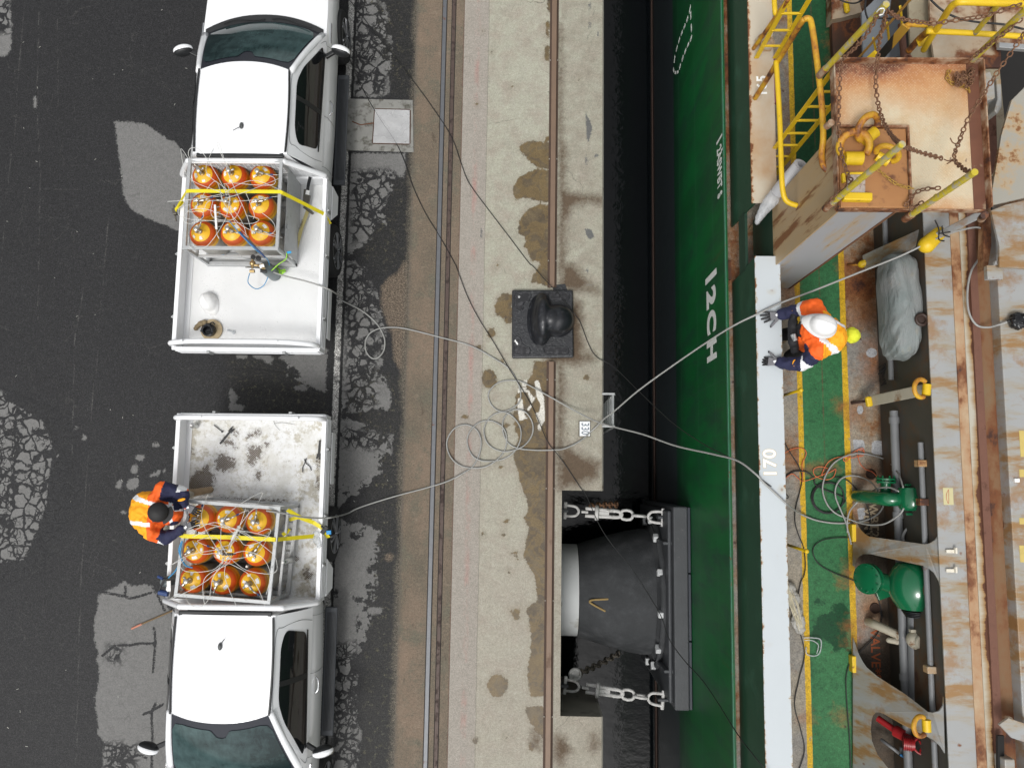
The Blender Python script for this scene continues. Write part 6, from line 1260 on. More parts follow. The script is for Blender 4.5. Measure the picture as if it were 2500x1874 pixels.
# ---- hatch coaming wall, pipes along it
XW0 = X_(2147, ZD)
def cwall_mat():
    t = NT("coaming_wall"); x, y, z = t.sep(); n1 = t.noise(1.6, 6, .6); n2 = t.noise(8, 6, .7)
    rr = t.math('ADD', t.math('MULTIPLY', n1, .65), t.math('MULTIPLY', n2, .35)); c = t.mix(n1, (.035, .030, .024), (.095, .088, .072)); c = t.mix(t.step(rr, .50, .62), c, (.10, .05, .022)); c = t.mix(t.step(rr, .60, .66), c, RUSTD)  # rusty wall, its base darkened to paint in the shade under the stays
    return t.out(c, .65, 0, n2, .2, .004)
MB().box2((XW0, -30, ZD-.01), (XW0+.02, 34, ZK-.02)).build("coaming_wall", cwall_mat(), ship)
m_gpipe = simple("grey_pipe", (.17, .175, .18), .5, 0, .12, 6, (.14, .08, .05), .60, .70, 5)
xp = P(2216, 1300, 2.45)[0]
for y0_, y1_, z_, r_p, x_ in ((P(0, 975, 2.4)[1], -8, 2.40, .045, XW0-.05), (P(0, 1050, 2.9)[1], -8, 2.95, .028, XW0-.035), (8, P(0, 900, 2.4)[1], 2.35, .03, XW0-.04)):
    MB().cyl((x_, y0_, z_), (x_, y1_, z_), r_p, seg=16).build("pipe", m_gpipe, ship, smooth='auto')
for v in (1100, 1190, 1580, 1700): y_ = P(0, v, 2.8)[1]; MB().box2((XW0-.09, y_-.035, 2.90), (XW0, y_+.035, 3.0)).build("pipe_clamp", rusty("clamp_rust", (.35, .31, .25), .5) if 'clamp_rust' not in bpy.data.materials else bpy.data.materials['clamp_rust'], ship, bevel=.006)
for v in (990, 1215, 1390, 1600): y_ = P(0, v, 2.4)[1]; MB().cyl((XW0-.05, y_, 2.40), (XW0-.05, y_-.07, 2.40), .055, seg=16).build("pipe_sleeve", m_gpipe, ship, smooth='auto')
# ---- coaming top plate and stays (sloping flanges with rounded openings)
def zu(u):
    return lerp(2.02, ZK, min(1, max(0, (u-2083)/(2290-2083))))
def coam_mat(name="coaming_grey", streaks=True):
    t = NT(name); x, y, z = t.sep(); n1 = t.noise(1.2, 5, .55); n2 = t.noise(7, 6, .7); n3 = t.noise(4.5, 6, .65, t.vec(.22, 1, .3))
    c = t.mix(n1, (.27, .275, .272), (.36, .365, .36)); c = t.mix(t.step(n3, .44, .68), c, (.31, .245, .14)); c = t.mix(t.math('MULTIPLY', t.step(n3, .54, .62), .85), c, (.27, .14, .045)); n4 = t.noise(7, 7, .72, t.vec(.3, 1, .3)); c = t.mix(t.math('MULTIPLY', t.step(n4, .56, .66), .6), c, (.28, .22, .13))
    c = t.mix(t.step(t.math('ADD', t.math('MULTIPLY', n1, .5), t.math('MULTIPLY', n2, .5)), .60, .65), c, RUST)
    c = t.mix(t.math('MULTIPLY', t.step(t.noise(2.3, 7, .68), .51, .62), .75), c, (.27, .145, .055)); sp = t.math('MULTIPLY', t.step(t.voro(3.5, 'F1', t.warp(.05, 18)), .08, .03), t.step(t.noise(3, 2), .50, .56)); c = t.mix(sp, c, RUST)
    return t.out(c, .45, 0, n2, .12, .003)
m_coam = coam_mat()
def flange(nm, pts, th=.018): return MB().plate([V(*P(u+max(0, min(1, (u-2272)/16))*(5+(v-1275)*.021), v, zu(u))) for u, v in pts], th).build(nm, m_coam, ship, fixn=True)
F2 = [(2083, 1380), (2083, 1252), (2086, 1260), (2093, 1278), (2102, 1293), (2112, 1303), (2122, 1309), (2200, 1320), (2259, 1328), (2270, 1326), (2280, 1318), (2287, 1306), (2290, 1290), (2290, 1440), (2286, 1418), (2278, 1397), (2268, 1387), (2256, 1381), (2196, 1368), (2126, 1352), (2108, 1352), (2099, 1357), (2092, 1364), (2086, 1382)]
F3 = [(2083, 1890), (2083, 1556), (2090, 1576), (2097, 1596), (2106, 1613), (2116, 1628), (2142, 1650), (2211, 1694), (2256, 1729), (2266, 1737), (2275, 1739), (2283, 1735), (2288, 1722), (2290, 1700), (2290, 1838), (2284, 1821), (2275, 1808), (2262, 1796), (2205, 1769), (2155, 1740), (2145, 1737), (2138, 1738), (2132, 1745), (2128, 1757), (2126, 1780), (2129, 1808), (2142, 1840), (2173, 1880), (2180, 1890)]
flange("coaming_stay", F2); flange("coaming_stay", F3)
for F, (i0, i1) in ((F2, (8, 12)), (F3, (12, 17))):      # standing web below each stay
    pass
def web(u0, v0, u1, v1):
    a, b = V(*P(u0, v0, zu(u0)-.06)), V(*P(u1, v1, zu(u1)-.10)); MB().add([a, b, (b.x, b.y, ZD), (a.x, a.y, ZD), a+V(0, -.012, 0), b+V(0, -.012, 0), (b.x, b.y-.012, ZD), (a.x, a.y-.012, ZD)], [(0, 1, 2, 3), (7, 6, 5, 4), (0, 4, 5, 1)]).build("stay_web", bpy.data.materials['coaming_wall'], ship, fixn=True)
web(2090, 1330, 2288, 1358); web(2095, 1660, 2288, 1790)
def strip(nm, ua, ub, z, mat, vr=1275, th=.02, parent=ship): return MB().box2((X_(ua, z, vr), -30, z-th), (X_(ub, z, vr), 34, z)).build(nm, mat, parent, bevel=.002)
strip("coaming_top", 2289, 2355, ZK+.001, m_coam)
m_tanr = rusty("tan_rusty_strip", (.44, .33, .21), .50, 2.2, .6, (.36, .20, .10), (1, .5, 1)); strip("compression_bar_bed", 2356, 2379, ZK+.012, m_tanr)
def fringe_mat():
    t = NT("rust_fringe"); x, y, z = t.sep(); a = X_(2379, ZK, 1275); b_ = X_(2400, ZK, 1275); n1 = t.noise(9, 6, .7, t.vec(.15, 1, 1)); n2 = t.noise(1.2, 3)
    k = t.math('ADD', t.math('DIVIDE', t.math('SUBTRACT', x, a), b_-a), t.math('ADD', t.math('MULTIPLY', t.math('SUBTRACT', n1, .5), 1.5), t.math('MULTIPLY', t.math('SUBTRACT', n2, .5), 1.6)))
    c = t.mix(t.step(k, .1, .75), t.mix(n2, (.42, .41, .36), (.46, .40, .28)), (.30, .17, .06)); c = t.mix(t.step(k, .75, .85), c, (.09, .03, .012)); return t.out(c, .7, 0, n1, .2, .003)
strip("stained_margin", 2379.5, 2401, ZK, fringe_mat())
m_brbar = simple("red_brown_bar", (.150, .066, .042), .75, 0, .2, 12, (.06, .025, .015), .58, .7, 6, .3, 90); strip("hatch_rail", 2401, 2420, ZK+.03, m_brbar, th=.10)
m_mud = rusty("rusty_channel", (.20, .14, .08), .50, 1.8, .75, (.20, .10, .045), (1, .4, 1)); strip("drain_channel", 2414, 2457, ZK-.03, m_mud, th=.2)
strip("channel_lip", 2457, 2463, ZK+.03, m_tanr, th=.2)
m_cover = coam_mat("hatch_cover_grey"); XG = X_(2470, 3.30, 1275)
yt_ = P(2440, 495, 3.55)[1]
MB().box2((XG, -30, 3.0), (XG+6, yt_, 3.30)).build("hatch_cover", m_cover, ship, bevel=.01)
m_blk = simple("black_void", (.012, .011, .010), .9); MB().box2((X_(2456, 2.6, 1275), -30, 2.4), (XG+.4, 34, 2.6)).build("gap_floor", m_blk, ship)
for v0, v1 in ((1018, 1080), (1110, 1128), (1225, 1240), (1290, 1330)): MB().box2((P(2486, v0, 3.302)[0], P(0, v1, 3.302)[1], 3.301), (P(2500, v0, 3.302)[0], P(0, v0, 3.302)[1], 3.303)).build("faded_yellow_mark", simple("faded_yellow", (.52, .40, .12), .6, 0, .2, 14) if 'faded_yellow' not in bpy.data.materials else bpy.data.materials['faded_yellow'], ship)
MB().box(P(2482, 1172, 3.31), (.05, .04, .03)).build("lug", m_sticker, ship, bevel=.006)
# sign plate and hooks on the coaming top
t_ = thing("stowage_notice", "yellowed paper notice with a thin red outline drawing stuck on the grey coaming top", "notice", P(2315, 1211, ZK))
MB().box(P(2315, 1211, ZK+.004), (.10, .17, .003)).build("notice_sheet", simple("aged_paper", (.52, .47, .26), .7, 0, .1, 20), t_)
MB().tube(spline([P(2316, 1194, ZK+.006), P(2311, 1205, ZK+.006), P(2311, 1217, ZK+.006), P(2316, 1228, ZK+.006), P(2316, 1194, ZK+.006)], 4), .0022, 5).build("red_drawing", simple("red_ink", (.45, .08, .05), .6), t_)
for v in (1345, 1392):
    g = MB(); g.box(P(2322, v, ZK+.02), (.10, .035, .02)); g.box(P(2333, v-2, ZK+.04), (.02, .06, .04)); g.build("hook_bracket", simple("cream_bracket", (.66, .62, .52), .5, 0, .1, 20, (.3, .14, .05), .62, .7, 30) if 'cream_bracket' not in bpy.data.materials else bpy.data.materials['cream_bracket'], ship, bevel=.004)
# kickers yellow uprights where stays meet the walkway
m_yp = simple("yellow_paint", (.68, .45, .012), .45, 0, .12, 12, (.20, .08, .02), .64, .72, 11); m_yr = rusty("yellow_rusty", (.60, .36, .015), .54, 4.5, .55, (.42, .17, .02), None, False)
for v0, v1 in ((1246, 1288), (1560, 1600)): MB().box2((P(2078, v0, 2.05)[0], P(0, v1, 2.05)[1], ZD), (P(2089, v0, 2.05)[0], P(0, v0, 2.05)[1], 2.06)).build("stay_toe", m_yp, ship, bevel=.01)
# deck sockets
for u, v in ((2126, 1157), (2136, 1484)):
    c = V(*P(u, v, ZD)); g = MB().torus(c+V(0, 0, .006), (0, 0, 1), .052, .010, 20, 8); g.lathe(c, (0, 0, 1), [(.05, 0), (.05, .004), (.001, .005)], 20); g.build("lashing_socket", simple("socket_rust", (.045, .022, .014), .85, 0, .3, 30) if 'socket_rust' not in bpy.data.materials else bpy.data.materials['socket_rust'], ship, smooth='auto')
# short yellow stanchions
for a, b_ in (((1908, 966), (1955, 952)), ((1916, 1327), (1969, 1345))):
    p1 = V(*P(*b_, 2.75)); p0 = V(p1.x-.0, p1.y, ZD); g = MB(); g.tube([V(*P(*a, 2.15)), p1], .017, 8); g.ball(p1, .026, 12, 8); g.build("stanchion", m_yp, ship, smooth=True)
m_wtxt = simple("stencil_cream", (.36, .29, .19), .7); m_otxt = simple("stencil_orange", (.34, .085, .025), .7)
for txt, u, v, sz, mt in (("WBT2S", 2133, 1276, .14, m_wtxt), ("VENT", 2118, 1275, .13, m_wtxt), ("VALVE*8", 2137, 1597, .145, m_otxt)):
    text_mesh("stencil", txt, sz, Vector(P(u, v, ZD+.0025)), Matrix.Rotation(R(-90), 3, 'Z'), mt, ship, .0008, bold=.002)
# ---- valves
m_vg = simple("valve_green", (.006, .115, .045), .22, 0, .12, 8); m_vg.node_tree.nodes["Principled BSDF"].inputs['Coat Weight'].default_value = .4
def flangeplate(g, c, ax, r_, th, nb=8):
    ax = Vector(ax).normalized(); g.lathe(c, ax, [(r_*.98, 0), (r_, .006), (r_, th), (r_*.96, th+.004), (.001, th+.005)], 32); ring = g.ring(c+ax*(th+.003), ax, r_*.84, nb)
    for p in ring: g.cyl(p, p+ax*.014, .010, seg=6)
# big one
v2 = V(*P(2232, 1432, 2.60)); g = MB(); g.lathe(v2+V(0, .27, 0), (0, -1, 0), [(.10, 0), (.17, .03), (.215, .09), (.25, .17), (.262, .26), (.255, .34), (.23, .41), (.19, .47), (.17, .50), (.001, .51)], 40)
vb = g.build("ballast_valve", m_vg, ship, smooth='auto', angle=50); vb["label"] = "larger green valve"
g = MB(); g.lathe(v2+V(.06, 0, .225), (.22, 0, 1), [(.10, 0), (.10, .035), (.001, .039)], 28); g.build("inspection_cover", simple("green_rust_lid", (.012, .09, .04), .5, 0, .2, 10, (.14, .05, .03), .5, .62, 9), vb, smooth='auto')
g = MB(); n0 = V(*P(2120, 1412, 2.42)); g.cyl(n0+V(.06, 0, -.05), v2+V(-.15, 0, -.02), .085, .10, 24); g.build("valve_neck", m_vg, vb, smooth='auto')
g = MB(); flangeplate(g, n0+V(-.0, 0, 0), (-.85, .0, .55), .165, .03, 10); g.lathe(n0+V(.035, 0, -.023), (-.85, 0, .55), [(.165, 0), (.165, .022), (.13, .023)], 32); g.build("valve_flange", m_vg, vb, smooth='auto')
g = MB(); g.box(P(2222, 1374, 2.62), (.13, .12, .03)); g.box(P(2152, 1443, 2.3), (.13, .16, .03), R(20)); g.build("valve_lug", m_vg, vb, bevel=.006)
g = MB()
for k in range(4): g.lathe(v2+V(.03, -.25-.018*k, -.02), (0, -1, 0), [(.15-.012*k, 0), (.155-.012*k, .005), (.155-.012*k, .012), (.13-.012*k, .014)], 28)
g.build("bellows", m_black, vb, smooth='auto')
MB().cyl(v2+V(.03, -.30, -.1), v2+V(.03, -1.2, -.16), .065, seg=20).build("pipe", m_gpipe, ship, smooth='auto')
# small one
v1 = V(*P(2226, 1219, 2.60)); g = MB(); g.lathe(v1+V(0, .135, 0), (0, -1, 0), [(.08, 0), (.13, .01), (.145, .06), (.15, .13), (.145, .20), (.12, .245), (.09, .255), (.001, .256)], 32); vb = g.build("ballast_valve", m_vg, ship, smooth='auto', angle=50); vb["label"] = "smaller green valve"
MB().lathe(v1+V(.02, -.01, .135), (0, 0, 1), [(.062, 0), (.062, .03), (.001, .034)], 24).build("inspection_cover", m_vg, vb, smooth='auto')
g = MB(); e = V(*P(2124, 1212, 2.32)); g.tube(spline([v1+V(-.10, 0, -.02), v1+V(-.25, .0, -.05), e, e+V(-.02, 0, -.12), e+V(-.02, 0, -.3)], 6), .075, 20); g.build("valve_neck", m_vg, vb, smooth=True)
g = MB(); f0 = V(*P(2162, 1202, 2.40)); g.cyl(f0, f0+V(0, .13, .02), .055, seg=20); g.lathe(f0+V(0, .11, .02), (0, 1, .1), [(.10, 0), (.108, .004), (.108, .022), (.05, .023), (.05, .036), (.108, .037), (.108, .055), (.001, .06)], 28)
for k in range(8): a = k*.785; p = f0+V(.09*math.cos(a), .10, .02+.09*math.sin(a)); g.cyl(p, p+V(0, .085, .008), .009, seg=6)
g.build("valve_flange", m_vg, vb, smooth='auto')
g = MB()
for s_ in (-1, 1): g.box(v1+V(.02, s_*.155, .02), (.20, .025, .03))
g.build("valve_lug", m_vg, vb, bevel=.005)
# cream angle valve lower down
m_cv = simple("cream_valve", (.46, .42, .33), .5, 0, .12, 9, (.20, .09, .035), .56, .66, 11)
p0 = V(*P(2140, 1525, 2.15)); p1 = V(*P(2198, 1552, 2.35)); p2 = V(*P(2240, 1562, 2.55)); g = MB(); g.tube(spline([p0+V(-.01, 0, -.2), p0, p1], 6), .048, 16); g.cyl(p1+(p1-p0)*-.05, p1+(p2-p1)*.35, .056, .05, 20); vb = g.build("vent_head", m_cv, ship, smooth='auto'); vb["label"] = "cream angle valve"
g = MB(); g.ball(p2, (.115, .10, .11), 20, 14); g.lathe(p2+V(.0, 0, .075), (.2, -.1, 1), [(.075, 0), (.078, .02), (.07, .035), (.001, .036)], 20); g.box(p2+V(.0, .10, .02), (.17, .03, .05)); g.build("valve_housing", m_cv, vb, smooth='auto')
g = MB(); g.capsule(P(2170, 1562, 2.3), P(2196, 1566, 2.36), .03, .035); g.build("drain_cock", m_cv, vb, smooth=True)
# red hydrant valve in the last bay
m_red = simple("hydrant_red", (.30, .012, .015), .4, 0, .15, 10)
a = V(*P(2143, 1752, 2.2)); b_ = V(*P(2190, 1785, 2.35)); c_ = V(*P(2230, 1806, 2.5)); d_ = V(*P(2205, 1812, 2.5)); e_ = V(*P(2245, 1818, 2.55))
g = MB(); g.tube([a, b_, c_], .035, 14); g.cyl(b_+(c_-b_)*-.1, b_+(c_-b_)*.5, .062, seg=18); g.cyl(d_, d_.lerp(e_, .7), .062, seg=18)
for k in range(5): q = d_.lerp(e_, .12*k); g.cyl(q, q+(e_-d_)*.05, .075, seg=18)
vb = g.build("fire_hydrant_valve", m_red, ship, smooth='auto'); vb["label"] = "red hydrant valve"
w0 = e_+V(.01, 0, .03); g = MB().torus(w0, (-.3, .1, 1), .078, .012, 28, 8)
for k in range(3): a_ = k*2.09; g.cyl(w0, w0+V(.075*math.cos(a_), .075*math.sin(a_), .02), .009, seg=6)
g.build("handwheel", m_red, vb, smooth='auto')
MB().tube([P(2150, 1803, 2.1), P(2196, 1838, 2.2)], .018, 8).build("pipe", m_gpipe, ship, smooth=True); MB().box(P(2215, 1833, 2.25), (.16, .07, .04), R(-8)).build("junction_box", m_gpipe, ship, bevel=.006)
MB().capsule(P(2200, 1842, 2.3), P(2210, 1848, 2.3), .014).build("cable_gland", simple("gland_blue", (.03, .18, .42), .4), ship, smooth=True)
# wheel in smaller valve bay (half hidden by the stay) with tangled dark fittings
w0 = V(*P(2233, 1310, 2.45)); g = MB().torus(w0, (0, -.3, 1), .125, .016, 30, 8); hw = g.build("handwheel", simple("pale_wheel", (.42, .42, .41), .5, 0, .1, 14), ship, smooth=True)
g = MB(); g.capsule(P(2222, 1322, 2.35), P(2245, 1316, 2.35), .04); g.capsule(P(2250, 1318, 2.4), P(2275, 1322, 2.4), .03); g.ball(P(2230, 1316, 2.4), .05); g.capsule(P(2195, 1308, 2.3), P(2215, 1312, 2.3), .04); g.build("wheel_hub", m_black, hw, smooth=True)
# tapered brackets above the smaller valve
def stay_bar(a, b_, wd, mat, nm="coaming_bracket"):
    A, B = V(*a), V(*b_); d = (B-A).normalized(); return MB().bar(A, B, wd, .03).build(nm, mat, ship, bevel=.008)
m_crm = simple("cream_bracket_paint", (.36, .33, .26), .55, 0, .15, 6, (.20, .12, .06), .55, .68, 5)
stay_bar(P(2110, 640, 2.15), P(2250, 578, 3.05), .17, m_coam)["label"] = "upper grey bracket"; stay_bar(P(2130, 978, 2.2), P(2262, 950, 3.1), .12, m_crm)["label"] = "lower cream bracket"
MB().capsule(P(2112, 642, 2.16), P(2104, 645, 2.14), .045).build("bracket_end", m_yp, ship, smooth=True); MB().box(P(2121, 980, 2.2), (.07, .12, .06), R(8)).build("bracket_end", m_yp, ship, bevel=.02)
MB().tube([P(2078, 984, ZD+.02), P(2112, 979, 2.05)], .016, 8).build("bracket_pin", bpy.data.materials['socket_rust'], ship, smooth=True)
MB().tube([P(2070, 646, ZD+.02), P(2102, 647, 2.08)], .012, 8).build("bracket_pin", m_yr, ship, smooth=True)
g = MB(); g.capsule(P(2262, 598, 3.35), P(2292, 570, 3.35), .085, .07); g.build("yellow_buffer", m_yp, ship, smooth=True)
MB().bar(P(2290, 575, 3.4), P(2400, 520, 3.9), .07, .05).build("grey_arm", m_coam, ship, bevel=.01)
g = MB()
for pts in ([(2283, 538, 3.7), (2292, 560, 3.6), (2292, 584, 3.55), (2305, 588, 3.5)], [(2300, 552, 3.65), (2303, 572, 3.55), (2318, 578, 3.5)], [(2294, 570, 3.6), (2320, 566, 3.6)]): g.tube(spline([P(*p) for p in pts], 4), .007, 6)
tagp(g.build("cable_tie_loops", m_bhose, smooth=True), "black cable loops tied round the yellow buffer below the platform", "cable ties")
# ---- tarpaulin covered machine against the coaming
def tarp_mat():
    t = NT("grey_tarpaulin"); n1 = t.noise(2.0, 5, .6); n2 = t.noise(11, 6, .7, t.vec(1, .4, 1)); c = t.mix(t.step(n1, .38, .62), (.245, .25, .245), (.185, .215, .21)); c = t.mix(t.step(n2, .58, .78), c, (.27, .25, .19)); return t.out(c, .7, 0, t.math('ADD', n2, t.math('MULTIPLY', t.noise(4, 6, .6, t.vec(2.5, .5, 1), 1.2), 2)), .7, .03)
ta, tb = V(*P(2210, 872, 3.0)), V(*P(2210, 612, 3.0)); tcx, tcy, thx, thy = 3.985, (ta.y+tb.y)/2, .175, (tb.y-ta.y)/2
vs = []; fs = []; NA = 96; prof = [(.97, 2.70), (1.01, 2.74), (1.0, 2.82), (.99, 2.90), (.95, 2.98), (.86, 3.045), (.70, 3.08), (.45, 3.10), (.18, 3.105), (.01, 3.107)]
for k, (q, z) in enumerate(prof):
    for i in range(NA):
        a = 2*math.pi*i/NA; ca, sa = math.cos(a), math.sin(a); ex = .42
        x = thx*q*math.copysign(abs(ca)**ex, ca); y = thy*q*math.copysign(abs(sa)**ex, sa); x *= 1-.22*max(0, -y/thy)**2-.12*max(0, y/thy)**3
        f = .010*math.sin(a*13+z*7)+.014*mnoise.noise(V(x*7, y*2.2, z*5)); dn = V(x, y, 0).normalized() if q > .05 else V(0, 0, 0)
        h = .028*mnoise.noise(V(x*9+y*3.5, y*1.6, 4))+.022*(1-abs(mnoise.noise(V(x*5-y*4, y*3+2, 9)))*3) if k > 3 else 0
        vs.append(V(tcx+x, tcy+y, z+h)+dn*f*(1 if k < 6 else .3))
for k in range(len(prof)-1):
    for i in range(NA): fs.append((k*NA+i, k*NA+(i+1) % NA, (k+1)*NA+(i+1) % NA, (k+1)*NA+i))
MB().box2((tcx-.10, tcy-.35, 2.58), (XW0, tcy+.35, 2.70)).build("machine_bracket", m_blk, ship, bevel=.01)
tp_ = MB().add(vs, fs).build("tarpaulin_bundle", tarp_mat(), smooth=True); sb_ = tp_.modifiers.new("sub", 'SUBSURF'); sb_.levels = sb_.render_levels = 1; tagp(tp_, "large bundle wrapped in faded grey green tarpaulin below the upper grey bracket", "tarpaulin bundle")
c = V(*P(2250, 780, 3.13)); g = MB().torus(c, (0, 0, 1), .055, .018, 22, 8); g.lathe(c+V(0, 0, -.02), (0, 0, 1), [(.05, 0), (.045, .01), (.001, .012)], 20); tagp(g.build("cover_cap", simple("dark_cap", (.035, .018, .012), .6, 0, .3, 20), smooth='auto'), "dark round cap on top of the tarpaulin bundle", "cap")
rr = random.Random(9); g = MB()
for k in range(16):
    u0, v0 = rr.uniform(2142, 2160), rr.uniform(895, 940); g.tube(spline([P(u0, v0+rr.uniform(0, 8), 2.05), P((u0+2190)/2, v0-rr.uniform(0, 18), 2.15), P(rr.uniform(2185, 2200), rr.uniform(888, 935), 2.1)], 6), .008, 6)
for k in range(5): g.tube(spline([P(2180+k*3, 940-k*5, 2.2), P(2220, 930-k*6, 2.4), P(2250, 915-k*5, 2.6), P(2276, 905-k*3, 2.8)], 6), .010, 6)
tagp(g.build("cable_bundle", m_bhose, smooth=True), "untidy bundle of black cables between the tarpaulin bundle and the cream bracket", "cable bundle")
# crumpled wire bag by the walkway and loose film
crumple("film_wrapped_bundle", "clear film wrapped bundle of pale straps lying beside the white bulwark cap", "wrapped bundle", [(1925, 1435, .07), (1932, 1460, .08), (1942, 1490, .08), (1946, 1515, .08), (1952, 1535, .06)], ZD+.02, .05, film_mat("bundle_film", (.62, .60, .55), .75), 5)
g = MB(); r_ = random.Random(2)
for k in range(12): g.tube(spline([P(1922+r_.uniform(-6, 6), 1425+r_.uniform(-4, 10), ZD+.09), P(1935+r_.uniform(-10, 14), 1480+r_.uniform(-10, 10), ZD+.12), P(1952+r_.uniform(-12, 10), 1535+r_.uniform(-10, 8), ZD+.08)], 6), .004, 5)
tagp(g.build("strap_strands", simple("pale_strap", (.55, .50, .36), .6, 0, .2, 20), smooth=True), "pale and tan strap strands showing through the film wrapped bundle", "straps")
g = MB(); g.tube(spline([P(1962, 1556, ZD+.02), P(1985, 1556, ZD+.04), P(2004, 1562, ZD+.05), P(2002, 1590, ZD+.04), P(1990, 1600, ZD+.03), P(1970, 1596, ZD+.02), P(1968, 1578, ZD+.02)], 6), .008, 6); g.tube(spline([P(1964, 1562, ZD+.02), P(1984, 1563, ZD+.04), P(1998, 1574, ZD+.05), P(1994, 1594, ZD+.03)], 6), .007, 6)
tagp(g.build("clear_tubing", m_film, smooth=True), "loop of clear tubing on the dark wet patch of the green walkway", "tubing")
# ---- yellow pad eyes (shackles)
def dshackle(name, label, c, ang, s=1.0, tilt=.5, flat=False):
    """heavy yellow lashing ring hinged in a barrel"""
    t = thing(name, label, "lashing ring", c, "heavy yellow lashing rings"); c = V(*c); d = V(math.cos(ang), math.sin(ang), 0); n_ = V(-d.y, d.x, 0); up = V(0, 0, 1)
    MB().cyl(c-n_*.055*s, c+n_*.055*s, .042*s, seg=18).build("barrel", m_yp, t, smooth='auto')
    w_ = (d*math.cos(tilt)+up*math.sin(tilt)); pts = []
    for k in range(13):
        a_ = R(-35)+k/12*R(250)
        pts.append(c+w_*(.075*s+.085*s*math.sin(a_))+n_*(.092*s*math.cos(a_)))
    g = MB().tube(spline(pts, 3), .024*s, 10); g.build("ring", m_yr, t, smooth=True); return t
dshackle("lashing_ring", "yellow lashing ring at the right end of the lower cream bracket", P(2262, 951, 3.2), R(172), 1.0, .35)
dshackle("lashing_ring", "yellow lashing ring on the grey stay above the red hydrant valve", P(2262, 1770, 3.2), R(180), 1.0, .35)
# ================================================================ PLATFORM AND LASHING BOX
def plat_mat():
    t = NT("platform_plate"); x, y, z = t.sep(); n1 = t.noise(2.2, 6, .6); n2 = t.noise(11, 7, .72); n3 = t.noise(3.8, 5, .6)
    w1 = t.n("ShaderNodeTexWave", wave_type='BANDS', bands_direction='DIAGONAL'); t.l(t.vec(1, 1, 1), w1.inputs[0]); w1.inputs['Scale'].default_value = 24
    w2 = t.n("ShaderNodeTexWave", wave_type='BANDS', bands_direction='DIAGONAL'); t.l(t.vec(-1, 1, 1), w2.inputs[0]); w2.inputs['Scale'].default_value = 24
    tread = t.math('MAXIMUM', t.step(w1.outputs['Fac'], .88, .96), t.step(w2.outputs['Fac'], .88, .96)); tread = t.math('MULTIPLY', tread, t.step(t.voro(45, 'F1'), .55, .5))
    base = t.mix(n1, (.50, .41, .27), (.62, .54, .39)); base = t.mix(t.step(n3, .48, .75), base, (.50, .34, .18))
    k = t.math('ADD', t.attr('edge'), t.math('MULTIPLY', t.math('SUBTRACT', n1, .5), .55)); c = t.mix(t.step(k, .42, .04), base, (.50, .24, .09)); c = t.mix(t.math('MULTIPLY', t.step(k, .10, -.06), .85), c, (.30, .12, .065)); c = t.mix(t.step(t.math('ADD', k, t.math('MULTIPLY', n2, .12)), .02, -.04), c, (.12, .045, .025))
    c = t.mix(t.math('MULTIPLY', tread, .40), c, (.74, .56, .36))
    sp = t.math('MULTIPLY', t.step(t.voro(6, 'F1', t.warp(.06, 15)), .09, .04), t.step(t.noise(3, 2), .50, .56)); c = t.mix(t.math('MULTIPLY', sp, .85), c, (.13, .08, .06))
    c = t.mix(t.math('MULTIPLY', t.step(n2, .60, .72), .4), c, (.40, .27, .17))
    return t.out(c, .6, 0, tread, .5, .004)
PQ = [P(2027, 150, ZP), P(2380, 163, ZP), P(2414, 513, ZP), P(2052, 509, ZP)]
px_, py_ = [p[0] for p in PQ], [p[1] for p in PQ]; PX0, PX1 = (px_[0]+px_[3])/2, (px_[1]+px_[2])/2; PY0, PY1 = (py_[2]+py_[3])/2, (py_[0]+py_[1])/2
def edist(X, Y):
    return np.minimum.reduce([(PY1-Y)*.9-.07, (X-PX0)*1.25+.05, (PX1-X)*1.6+.02+.9*np.clip((Y-PY0)/(PY1-PY0)-1.15, -1, 0)*-.3, np.hypot(X-PX1, (Y-PY1))*.75-.12, (Y-PY0)*2.2+.15])
pl = sheet("platform", np.linspace(PX0, PX1, 40), np.linspace(PY0, PY1, 40), ZP, plat_mat(), {'edge': edist}, ship)
m_rim = rusty("platform_rim", (.46, .38, .28), .50, 5, .6, (.28, .15, .08)); m_post = simple("stanchion_yellow", (.52, .41, .03), .55, 0, .15, 8, (.38, .34, .24), .50, .60, 16)
MB().box2((PX0, PY0, ZP-.05), (PX1, PY1, ZP-.004)).build("platform_base", m_rim, pl)
for a, b_ in (((PX0-.012, PY0, ZP-.05), (PX0, PY1, ZP+.05)), ((PX1, PY0, ZP-.05), (PX1+.012, PY1, ZP+.09)), ((PX0, PY1, ZP-.05), (PX1, PY1+.012, ZP+.09)), ((PX0, PY0-.012, ZP-.05), (PX1, PY0, ZP+.015))): MB().box2(a, b_).build("rim_plate", m_rim, pl, bevel=.003)
MB().box2((PX1-.10, PY0, ZP+.001), (PX1-.001, PY1, ZP+.006)).build("edge_strip", simple("edge_rust", (.14, .055, .03), .7, 0, .3, 9, (.34, .25, .16), .60, .72, 5), pl)
